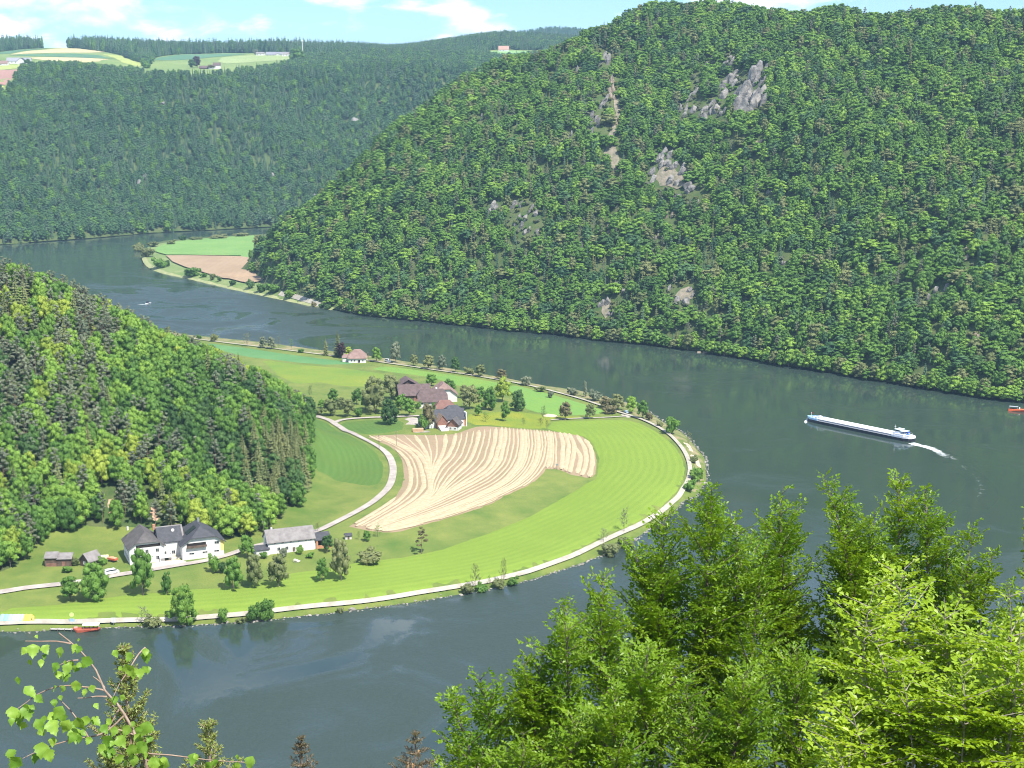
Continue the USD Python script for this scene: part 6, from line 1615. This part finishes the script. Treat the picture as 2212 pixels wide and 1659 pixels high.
for k in range(5):
    obj("board", hull([[-1.6 + .7 * k, y, z] for y, z in ((-.5, 0), (-.42, 0), (.6, 2.2), (.68, 2.2))] + [[-1.0 + .7 * k, y, z] for y, z in ((-.5, 0), (-.42, 0), (.6, 2.2), (.68, 2.2))]), look("pale_yellow_board", (0.72, 0.66, 0.4), rough=.8), t)
for (u, v, w, l) in [(641, 1214, 3.0, "pale boulder pile below the second farmhouse"), (573, 1062 + 48, 2.4, "pale boulder at the wood edge above the second farmhouse")]:
    p = on_ground(PEN, (u, v))[0]
    r = np.random.default_rng(int(u))
    d = r.normal(size=(20, 3)); d /= np.linalg.norm(d, axis=1, keepdims=True)
    tag(obj("boulder", hull(d * [w * .6, w * .45, w * .4] + p + [0, 0, w * .2]), look("pale_boulder", (0.5, 0.47, 0.38), (0.62, 0.58, 0.48), 1.0), None), l, "boulder")

# ------------------------------------------------------------------ near trees at the viewpoint
def near_leaves(name, dark, light, trans):
    """Close leaves: tone varies from leaf to leaf."""
    return usdkit.material(stage, "/World/Looks/" + name, {
        "g": ("geometry", {}), "np": ("noise_texture", {"scale": 0.9, "detail": 2.0}),
        "a": ("math", {"math_type": "multiply_add", "value2": 0.55, "value3": -0.05}), "b": ("math", {"math_type": "multiply_add", "value2": 0.55}),
        "r": ("rgb_ramp", {"ramp": [(0.1, dark), (0.9, light)]}),
        "p": ("principled_bsdf", {"roughness": 0.42, "specular_ior_level": 0.4}),
        "tg": ("mix_color", {"blend_type": "multiply", "fac": 1.0, "b": (1.45, 1.25, 0.35), "use_clamp": False}),
        "t": ("translucent_bsdf", {}), "m": ("mix_closure", {"fac": trans}),
    }, [("g.position", "np.vector"), ("g.random_per_island", "a.value1"), ("np.fac", "b.value1"), ("a.value", "b.value3"), ("b.value", "r.fac"), ("r.color", "p.base_color"), ("r.color", "tg.a"), ("tg.result", "t.color"),
        ("p.BSDF", "m.closure1"), ("t.BSDF", "m.closure2")], surface="m.closure")


HORNBEAM = near_leaves("hornbeam_leaf", (0.115, 0.240, 0.014), (0.470, 0.620, 0.042), 0.42)
YELLOWLEAF = near_leaves("yellow_green_leaf", (0.22, 0.36, 0.018), (0.56, 0.67, 0.045), 0.42)


def leaf_mesh(pos, axis, nrm, length, width):
    """Leaves of six corners folded along the midrib."""
    n = len(pos)
    axis = axis / (np.linalg.norm(axis, axis=1, keepdims=True) + 1e-9)
    side = np.cross(nrm, axis); side /= np.linalg.norm(side, axis=1, keepdims=True) + 1e-9
    up = np.cross(axis, side)
    l, w = length[:, None], width[:, None]
    v = np.stack([pos, pos + axis * l * .38 + side * w * .5 + up * w * .16, pos + axis * l * .78 + side * w * .34 + up * w * .10 - up * l * .05, pos + axis * l - up * l * .14, pos + axis * l * .78 - side * w * .34 + up * w * .10 - up * l * .05, pos + axis * l * .38 - side * w * .5 + up * w * .16], 1)
    return v, np.array([[0, 1, 2], [0, 2, 3], [0, 3, 4], [0, 4, 5]])


def joined(v, f):
    n, k = len(v), v.shape[1]
    return v.reshape(-1, 3), (np.arange(n)[:, None, None] * k + f[None]).reshape(-1, 3)


def near_tree(name, label, catg, stems, mat, seed, spread=1.0, rise=0.75, per_m=15.0, leaf=0.095, gap=.078, step=.040, rmax=2.0, rtop=0.30, grow=0.75, flat=False, bark=BARK, span=None):
    """stems: (foot, tip, trunk radius, length of crown). Side shoots leave each stem all round, longer further below the tip, and carry leaves in two rows."""
    r = np.random.default_rng(seed)
    foot0 = np.array(stems[0][0], float)
    t = thing(name, label, catg, foot0)
    L_v, wood_, trunks = [], [], []
    for foot, tip, rad, crown in stems:
        foot, tip = np.array(foot, float), np.array(tip, float)
        ln = np.linalg.norm(tip - foot)
        bend = np.array([r.normal() * .35, r.normal() * .35, 0]) * min(1, ln / 8)
        b2 = np.array([r.normal() * .10, r.normal() * .10, 0])
        line = lambda s: foot + (tip - foot) * s[:, None] + bend * np.sin(s * math.pi)[:, None] + b2 * np.sin(s * math.pi * 3.0)[:, None]
        ss = np.linspace(0, 1, 14)
        trunks.append(tube(line(ss) - foot0, rad * (1 - ss) ** 1.25 + .004, 8))
        nb = int(crown * per_m)
        d = np.sort(r.uniform(0, 1, nb)) ** 0.9 * crown             # distance below the tip
        s = 1 - d / ln
        base = line(s)
        az = np.arange(nb) * 2.399 + r.uniform(-.5, .5, nb)
        reach = np.minimum(rmax, rtop + grow * d) * r.uniform(.35, 1.15, nb)
        el = (rise + .25 * (1 - d / crown)) * r.uniform(.75, 1.2, nb)
        out = np.column_stack([np.cos(az) * spread, np.sin(az) * spread, np.zeros(nb)])
        dirn = out * np.cos(el)[:, None] + np.array([0, 0, 1.0]) * np.sin(el)[:, None]
        for k in range(nb):
            fan = np.cross(dirn[k], [0, 0, 1.0]); fan /= np.linalg.norm(fan) + 1e-9
            upv = np.cross(fan, dirn[k])
            sag = -.05 if flat else -.16
            nt = max(3, int(reach[k] / gap))
            ft = np.clip((np.arange(nt) + r.uniform(.2, .8, nt)) / nt, .06, 1)          # where the twigs leave the branch
            ln_t = (.13 + .30 * reach[k] * (1.08 - ft)) * r.uniform(.55, 1.2, nt)
            sg = np.where(np.arange(nt) % 2, 1.0, -1.0)
            sg[-1] = 0.0
            td = dirn[k] * .72 + fan * (sg * r.uniform(.55, 1.0, nt))[:, None] + upv * (r.normal(size=nt) * (.10 if flat else .28))[:, None]
            td /= np.linalg.norm(td, axis=1, keepdims=True)
            m_ = np.maximum(2, (ln_t / step).astype(int))
            ti = np.repeat(np.arange(nt), m_)
            q_ = (np.arange(len(ti)) - np.repeat(np.cumsum(m_) - m_, m_) + r.uniform(.3, .9, len(ti))) / m_[ti]
            p0 = base[k] + dirn[k] * (reach[k] * ft[ti])[:, None] + td[ti] * (ln_t[ti] * q_)[:, None]
            p0[:, 2] += sag * reach[k] * (ft[ti] + .4 * q_ * ln_t[ti] / reach[k]) ** 2
            alt = np.where(np.arange(len(ti)) % 2, 1.0, -1.0)
            tside = np.cross(td, upv); tside /= np.linalg.norm(tside, axis=1, keepdims=True) + 1e-9
            ax = td[ti] * .75 + tside[ti] * (alt * r.uniform(.5, 1.0, len(ti)))[:, None] + r.normal(size=(len(ti), 3)) * .22
            nm = upv[None] * .8 + np.array([0, 0, .5]) + r.normal(size=(len(ti), 3)) * (.30 if flat else .42)
            ll = leaf * r.uniform(.65, 1.25, len(ti))
            L_v.append(leaf_mesh(p0 - foot0, ax, nm, ll, ll * .64)[0])
            pts = base[k] + dirn[k] * (reach[k] * np.array([0, .35, .7, 1.0]))[:, None]
            pts[:, 2] += (-.16 if not flat else -.05) * reach[k] * np.array([0, .12, .5, 1.0])
            wood_.append(tube(pts - foot0, np.array([1, .7, .45, .2]) * (.006 + .008 * reach[k]), 4))
    V = np.concatenate(L_v)
    F = leaf_mesh(np.zeros((1, 3)), np.array([[1., 0, 0]]), np.array([[0, 0, 1.]]), np.ones(1), np.ones(1))[1]
    obj("trunk", trunks[0], bark, t, True)
    for k in trunks[1:]:
        obj("limb", k, bark, t, True)
    obj("branches", cat(*wood_), bark, t).SetCustomDataByKey("kind", "stuff")
    c = V[:, 3] + foot0
    u, v, fdist = project(c)
    inside = (u > 5) & (u < 2207) & (v > 5) & (v < 1654)
    toward = np.abs(np.einsum("ij,ij->i", np.cross(V[:, 3] - V[:, 0], V[:, 1] - V[:, 5]), c - EYE)) / fdist**3
    best = np.argsort(-np.where(inside, toward, 0))[:300]
    for k in best:
        obj("leaf", (V[k], F), mat, t)
    rest_ = np.ones(len(V), bool); rest_[best] = False
    obj("foliage", joined(V[rest_], F), mat, t).SetCustomDataByKey("kind", "stuff")
    return len(V)


def seen_at(u, v, dist):
    r = ray(u, v)
    return EYE + r / np.linalg.norm(r) * dist


def stem(tip_uv, foot_u, dist, rad, crown, drop=9.0, foot_dist=None):
    tip = seen_at(*tip_uv, dist)
    f = seen_at(foot_u, 1660, foot_dist or dist)
    foot = np.array([f[0], f[1] + .3, tip[2] - drop])
    g = float(near_h(f[0], f[1]))
    foot[2] = max(g - .2, foot[2]) if foot[2] > g - .2 else g - .2
    return foot, tip, rad, crown


total = 0
total += near_tree("leafy_tree", "near green leafy tree with low spreading top, left of the tallest near tree", "tree", [stem((1217, 1300), 1225, 33, .10, 4.6), stem((1132, 1432), 1180, 33, .06, 3.0), stem((1036, 1462), 1130, 32.5, .05, 2.4), stem((975, 1508), 1095, 32, .05, 2.2), stem((1170, 1350 + 60), 1200, 33.5, .05, 2.6), stem((990, 1610), 1080, 32, .05, 1.6)], HORNBEAM, 1, rmax=1.25, grow=.66)
total += near_tree("leafy_tree", "large near leafy tree with broad conical crown hiding the end of the path", "tree", [stem((1538, 1052), 1480, 36, .14, 6.5), stem((1437, 1118), 1450, 36, .10, 5.0), stem((1588, 1128), 1545, 36.5, .09, 5.0), stem((1302, 1244), 1400, 35, .08, 4.2), stem((1640, 1255), 1590, 36, .07, 3.6), stem((1370, 1165 + 20), 1430, 35.5, .06, 4.4)], HORNBEAM, 2, rmax=1.75, grow=.74)
total += near_tree("leafy_tree", "near leafy tree with several upright points right of the broad conical one", "tree", [stem((1780, 1028), 1780, 38, .12, 6.8), stem((1690, 1048), 1740, 38, .09, 6.0), stem((1822, 1068), 1815, 38, .08, 5.2), stem((1655, 1128), 1730, 37.5, .06, 3.2), stem((1889, 1100), 1880, 38, .06, 5.4)], HORNBEAM, 3, rmax=1.5, grow=.55)
total += near_tree("leafy_tree", "near leafy tree with one tall spire above the yellow-green tree", "tree", [stem((1938, 1014), 1960, 39, .12, 6.4), stem((1998, 1048), 2010, 39, .09, 6.0), stem((2044, 1110 + 16), 2050, 39, .07, 5.0)], HORNBEAM, 4, rmax=1.35, grow=.50)
total += near_tree("leafy_tree", "near leafy tree with slim twin points close to the right edge", "tree", [stem((2100, 1137), 2110, 38, .09, 5.0), stem((2142, 1204), 2140, 38, .07, 4.2), stem((2228, 1110), 2240, 38, .08, 4.5), stem((2176, 1258), 2180, 37, .06, 3.6)], HORNBEAM, 5, rmax=1.1, grow=.46)
Y = [((1955, 1224), 2060, 26), ((1890, 1262), 2000, 25.5), ((1868, 1340), 2000, 25), ((1830, 1500), 1960, 24), ((2040, 1290), 2120, 26), ((2120, 1330), 2160, 26), ((2180, 1275), 2200, 25), ((2205, 1340), 2215, 24.5), ((1800, 1600), 1930, 23.5), ((1940, 1420), 2040, 24.5), ((2080, 1420), 2130, 24)]
total += near_tree("young_tree", "yellow-green young tree with pale twigs in front of the darker leafy trees", "tree", [stem(a, b, d, .045, 3.0 if a[1] < 1400 else 2.2, 5.5) for a, b, d in Y], YELLOWLEAF, 6, rmax=1.5, grow=.75, rise=.30, flat=True, leaf=.105, gap=.08, step=.045, per_m=12.5, bark=PALE_BARK)
total += near_tree("young_tree", "green low tree filling the space under the broad conical one", "tree", [stem((1330, 1500), 1330, 31, .06, 3.0), stem((1480, 1480), 1480, 31.5, .06, 3.0), stem((1610, 1450), 1610, 32, .06, 3.4), stem((1720, 1400), 1720, 33, .06, 3.6), stem((1240, 1560), 1240, 31, .05, 2.4), stem((1400, 1400), 1400, 32, .05, 3.2), stem((1130, 1580), 1130, 31, .04, 2.0)], HORNBEAM, 7, rmax=1.7, grow=.85)
print("near leaves", total)

# birch twig at the left, each leaf its own
BIRCH = usdkit.material(stage, "/World/Looks/birch_leaf", {
    "g": ("geometry", {}), "o": ("object_info", {}), "n": ("noise_texture", {"scale": 38.0, "detail": 3.0}), "ad": ("math", {"math_type": "multiply_add", "value2": 0.7}), "n0": ("math", {"math_type": "multiply_add", "value2": 0.5, "value3": -.1}),
    "r": ("rgb_ramp", {"ramp": [(0.15, (0.10, 0.23, 0.025)), (0.85, (0.30, 0.46, 0.07))]}),
    "p": ("principled_bsdf", {"roughness": 0.45, "specular_ior_level": 0.25}), "tg": ("mix_color", {"blend_type": "multiply", "fac": 1.0, "b": (1.4, 1.2, 0.4), "use_clamp": False}), "t": ("translucent_bsdf", {}), "m": ("mix_closure", {"fac": 0.36})},
    [("g.position", "n.vector"), ("o.random", "n0.value1"), ("n.fac", "ad.value1"), ("n0.value", "ad.value3"), ("ad.value", "r.fac"), ("r.color", "p.base_color"), ("r.color", "tg.a"), ("tg.result", "t.color"), ("p.BSDF", "m.closure1"), ("t.BSDF", "m.closure2")], surface="m.closure")
BZ = lambda x, y: (.2728 * x, 1355 + .2728 * y)
BD = 6.5


def bpt(x, y, d=BD):
    return seen_at(*BZ(x, y), d)


foot = np.array([seen_at(330, 1659, BD)[0] + .1, BD - .4, float(near_h(.3, BD - .4)) - .1])
t = thing("birch_sapling", "birch sapling reaching into the lower left corner with large sunlit leaves", "tree", foot)
r = np.random.default_rng(9)
main = [bpt(465, 45), bpt(630, 180), bpt(760, 340), bpt(830, 500), bpt(930, 610), bpt(1020, 750), bpt(1090, 900), bpt(1150, 1060)]
under = [main[-1] * .66 + foot * .34 + [0, .05, 0], main[-1] * .3 + foot * .7, foot]
pl = chain(np.array(main + under), .06)
obj("trunk", tube(pl - foot, np.linspace(.0028, .022, len(pl)), 7), TWIG, t, True)
TW = [([(560, 130), (450, 112), (330, 112), (200, 110)], 0), ([(830, 500), (740, 482), (640, 470), (540, 462), (430, 476), (300, 530), (210, 595), (140, 645)], .05), ([(845, 550), (760, 548), (690, 558), (610, 562)], -.05), ([(700, 870), (640, 770), (560, 660), (490, 590), (470, 550)], .1), ([(980, 700), (840, 830), (700, 870), (600, 880), (500, 910), (400, 940), (290, 985), (180, 1040)], .08), ([(1150, 160), (1100, 210), (1060, 270), (1000, 370), (950, 440), (900, 545)], -.1), ([(1110, 960), (1180, 1000), (1330, 1010), (1490, 1030), (1700, 1055), (1960, 1070)], .05), ([(830, 480), (790, 430), (735, 390)], 0), ([(1130, 1010), (1040, 960), (950, 970)], 0), ([(620, 260), (540, 270), (470, 300)], .03), ([(960, 620), (860, 800), (830, 900)], .05), ([(1060, 850), (1000, 830), (900, 800), (820, 790)], 0.02), ([(1150, 1050), (1250, 1075), (1330, 1100)], 0)]
for px, dd in TW:
    q = chain(np.array([bpt(x, y, BD + dd * k / len(px)) for k, (x, y) in enumerate(px)]), .05)
    obj("twig", tube(q - foot, np.linspace(.0042, .0018, len(q)), 5), TWIG, t, True)
LEAVES = [(260, 190, 100), (190, 190, 60), (360, 180, 75), (480, 200, 80), (590, 170, 70), (240, 280, 45), (680, 280, 95), (440, 320, 75), (530, 340, 95), (520, 390, 75), (600, 330, 60), (460, 380, 60), (240, 520, 115), (310, 570, 75), (430, 490, 60), (500, 490, 55), (600, 470, 85), (670, 520, 60), (730, 490, 60), (100, 690, 105), (220, 680, 115), (150, 740, 85), (430, 600, 55), (460, 680, 105), (310, 780, 100), (420, 800, 120), (520, 790, 115), (590, 860, 115), (640, 770, 115), (570, 880, 90), (330, 980, 115), (390, 1020, 105), (120, 1070, 115),
          (760, 750, 85), (830, 810, 75), (900, 830, 75), (860, 920, 125), (960, 910, 100), (1000, 820, 85), (1110, 960, 115), (1040, 980, 105), (1150, 810, 115), (1030, 340, 115), (1160, 240, 95), (1020, 240, 75), (1110, 370, 75), (1170, 340, 60), (910, 580, 65), (1220, 1080, 95), (1290, 1090, 105), (1530, 1050, 95), (1650, 1100, 75), (1980, 1080, 105), (880, 1000, 80), (940, 1050, 90), (700, 900, 60), (480, 560, 40), (1100, 880, 80), (1150, 200, 60), (560, 300, 60), (330, 830, 70), (500, 720, 80), (350, 740, 70), (660, 840, 60), (800, 960, 70), (1060, 1060, 90), (1180, 890, 60), (180, 780, 60), (1700, 1075, 60), (1880, 1030, 40), (290, 75, 28), (620, 100, 24), (970, 560, 50)]
outline = np.array([[0, 0], [.20, .36], [.36, .46], [.44, .34], [.56, .37], [.62, .24], [.74, .23], [.80, .12], [1.0, 0]])
ov = np.vstack([outline, outline[1:-1][::-1] * [1, -1]])
mid = np.linspace(0, 1, 6)
lv2 = np.vstack([ov, np.column_stack([mid, 0 * mid])])
tri_ = Delaunay(lv2 + np.random.default_rng(0).uniform(-1e-5, 1e-5, lv2.shape)).simplices
cen = lv2[tri_].mean(1)
pg = Polygon(ov)
tri_ = tri_[shapely.contains_xy(pg, cen[:, 0], cen[:, 1])]
extra = np.random.default_rng(6)
LEAVES += [(x + extra.normal() * 60, y + extra.normal() * 55, sz * extra.uniform(.45, .85)) for x, y, sz in LEAVES[:55] if sz > 60]
for x, y, sz in LEAVES:
    size = sz * .2728 / FPX * BD * 1.14
    c = bpt(x, y, BD - r.uniform(.02, .14))
    ax = np.array([r.normal() * .55, -.25 + r.normal() * .3, -1.0]); ax /= np.linalg.norm(ax)
    nm = np.array([r.normal() * .45 + .15, -.85, .55 + r.normal() * .45])
    sd = np.cross(nm, ax); sd /= np.linalg.norm(sd); up = np.cross(ax, sd)
    curl = .18 * r.uniform(-.4, 1)
    w = .95 * r.uniform(.85, 1.1)
    v = c - ax * size * .5 + (ax[None] * lv2[:, :1] + sd[None] * lv2[:, 1:] * w + up[None] * (np.abs(lv2[:, 1:]) * .28 - curl * lv2[:, :1] ** 2 + .05 * np.sin(lv2[:, :1] * 9 + r.uniform(0, 6)))) * size
    obj("leaf", (v - foot, tri_), BIRCH, t, True)

# young conifers behind the birch and at the lower edge
NEEDLE = near_leaves("conifer_needle", (0.16, 0.22, 0.05), (0.58, 0.60, 0.16), 0.2)
NEEDLE_B = near_leaves("brownish_needle", (0.09, 0.075, 0.035), (0.22, 0.20, 0.10), 0.10)
CONE = look("spruce_cone", (0.30, 0.17, 0.07), (0.42, 0.27, 0.13), 60.0, 0.8)


def conifer(name, label, tip, foot, crown, seed, mat, reach0=.12, grow=.42, el0=.7, tuft=.028, whorl=.16, per=6, needle=.016, cones=0, turn=0.0):
    r = np.random.default_rng(seed)
    tip, foot = np.array(tip, float), np.array(foot, float)
    t = thing(name, label, "conifer", foot)
    ln = np.linalg.norm(tip - foot)
    ax = (tip - foot) / ln
    obj("trunk", tube(np.array([[0, 0, 0], ax * ln * .6, ax * (ln - crown * .4), ax * ln]), [.03 + .008 * ln, .02, .012, .004], 7), TWIG, t, True)
    twigs = [(tip - ax * crown * .22, tip)]
    wood_ = []
    d = .05
    while d < crown:
        n = per + int(r.integers(-1, 2))
        for j in range(n):
            a = 6.283 * j / n + d * 9 + r.uniform(-.4, .4)
            l = min(reach0 + grow * d, 1.3) * r.uniform(.6, 1.1)
            el = el0 - .30 * d / crown + r.uniform(-.15, .2)
            dr = np.array([math.cos(a) * math.cos(el), math.sin(a) * math.cos(el), math.sin(el)])
            b = tip - ax * d
            e = b + dr * l
            m_ = b + dr * l * .5 + [0, 0, -.06 * l]
            twigs += [(b + dr * l * .1, m_), (m_, e)]
            wood_.append(tube([b, m_, e], [.004 + .004 * l, .004, .002], 4))
            sd = np.cross(dr, [0, 0, 1]); sd /= np.linalg.norm(sd)
            for k in range(int(l / .075)):
                f = .25 + .7 * (k + r.uniform(0, .6)) / max(1, int(l / .075))
                s = (-1) ** k
                q = b + dr * l * f
                e2 = q + (dr * .75 + sd * s * .75 + np.array([0, 0, .25])) * l * (1.05 - f) * .55
                twigs.append((q, e2))
                wood_.append(tube([q, e2], [.003, .0015], 4))
        d += whorl * r.uniform(.7, 1.3)
    P_, A_ = [], []
    for a, b in twigs:
        l = np.linalg.norm(b - a)
        k = max(2, int(l / tuft))
        f = (np.arange(k) + .5) / k
        c = a + (b - a) * f[:, None]
        c = np.repeat(c, 11, 0) + r.normal(size=(k * 11, 3)) * .003
        dd = r.normal(size=(k * 11, 3)); dd /= np.linalg.norm(dd, axis=1, keepdims=True)
        dd = dd + (b - a) / (l + 1e-9) * .55
        P_.append(c); A_.append(dd)
    P_, A_ = np.vstack(P_), np.vstack(A_)
    n = len(P_)
    A_ /= np.linalg.norm(A_, axis=1, keepdims=True)
    s = np.cross(A_, r.normal(size=(n, 3))); s /= np.linalg.norm(s, axis=1, keepdims=True)
    nl = (needle * r.uniform(.7, 1.2, n))[:, None]
    wv = np.stack([P_ - s * nl * .11, P_ + A_ * nl * .55 - s * nl * .13, P_ + A_ * nl, P_ + A_ * nl * .55 + s * nl * .13], 1) - foot
    obj("needles", joined(wv, np.array([[0, 1, 2], [0, 2, 3]])), mat, t).SetCustomDataByKey("kind", "stuff")
    wb = cat(*wood_)
    obj("branches", (wb[0] - foot, wb[1]), TWIG, t).SetCustomDataByKey("kind", "stuff")
    for k in range(cones):
        a = r.uniform(0, 6.28); dd = r.uniform(.25, crown * .75); rr = (reach0 + grow * dd) * r.uniform(.15, .6)
        c = tip - ax * dd + [math.cos(a) * rr, math.sin(a) * rr, -.03] - foot
        cm = trimesh.creation.icosphere(1); cv = np.array(cm.vertices) * [.02, .02, .06] * r.uniform(.8, 1.2)
        obj("cone", (cv + c - [0, 0, .05], np.array(cm.faces)), CONE, t)
    return n


def grounded(u, v, dist, drop):
    tip = seen_at(u, v, dist)
    return tip, np.array([tip[0], tip[1] + .2, float(near_h(tip[0], tip[1])) - .1])


tip, ft = grounded(266, 1394, 8.2, 0)
conifer("young_conifer", "young conifer with knobbly yellow-green shoots standing behind the birch leaves", tip, ft, 1.3, 3, NEEDLE, .04, .34, .95, .017, .075, 5, .024)
tip, ft = grounded(448, 1560, 11.0, 0)
conifer("young_spruce", "small dull green spruce top right of the birch at the lower edge", tip, ft, .9, 4, NEEDLE, .05, .50, .75, .018, .11, 5, .026)
tip, ft = grounded(650, 1590, 21.0, 0)
conifer("young_spruce", "narrow brownish spruce tip at the lower edge, left of the one with cones", tip, ft, 1.6, 5, NEEDLE_B, .06, .38, .55, .035, .14, 6, .03)
tip, ft = grounded(897, 1580, 22.0, 0)
conifer("young_spruce", "spruce tip hung with brown cones at the lower edge", tip, ft, 1.7, 6, NEEDLE_B, .07, .50, .45, .035, .15, 6, .03, 26)

# ------------------------------------------------------------------ the air between: one closed box of thin haze round everything
HAZE = usdkit.material(stage, "/World/Looks/haze_air", {"v": ("principled_volume", {"color": (0.50, 0.78, 1.0), "density": 0.000050, "anisotropy": 0.2})}, [], volume="v.volume")
tag(obj("haze", box(0, 3750, 245, 9000, 8500, 520), HAZE), "thin bluish haze over the valley", "haze", None, "stuff")
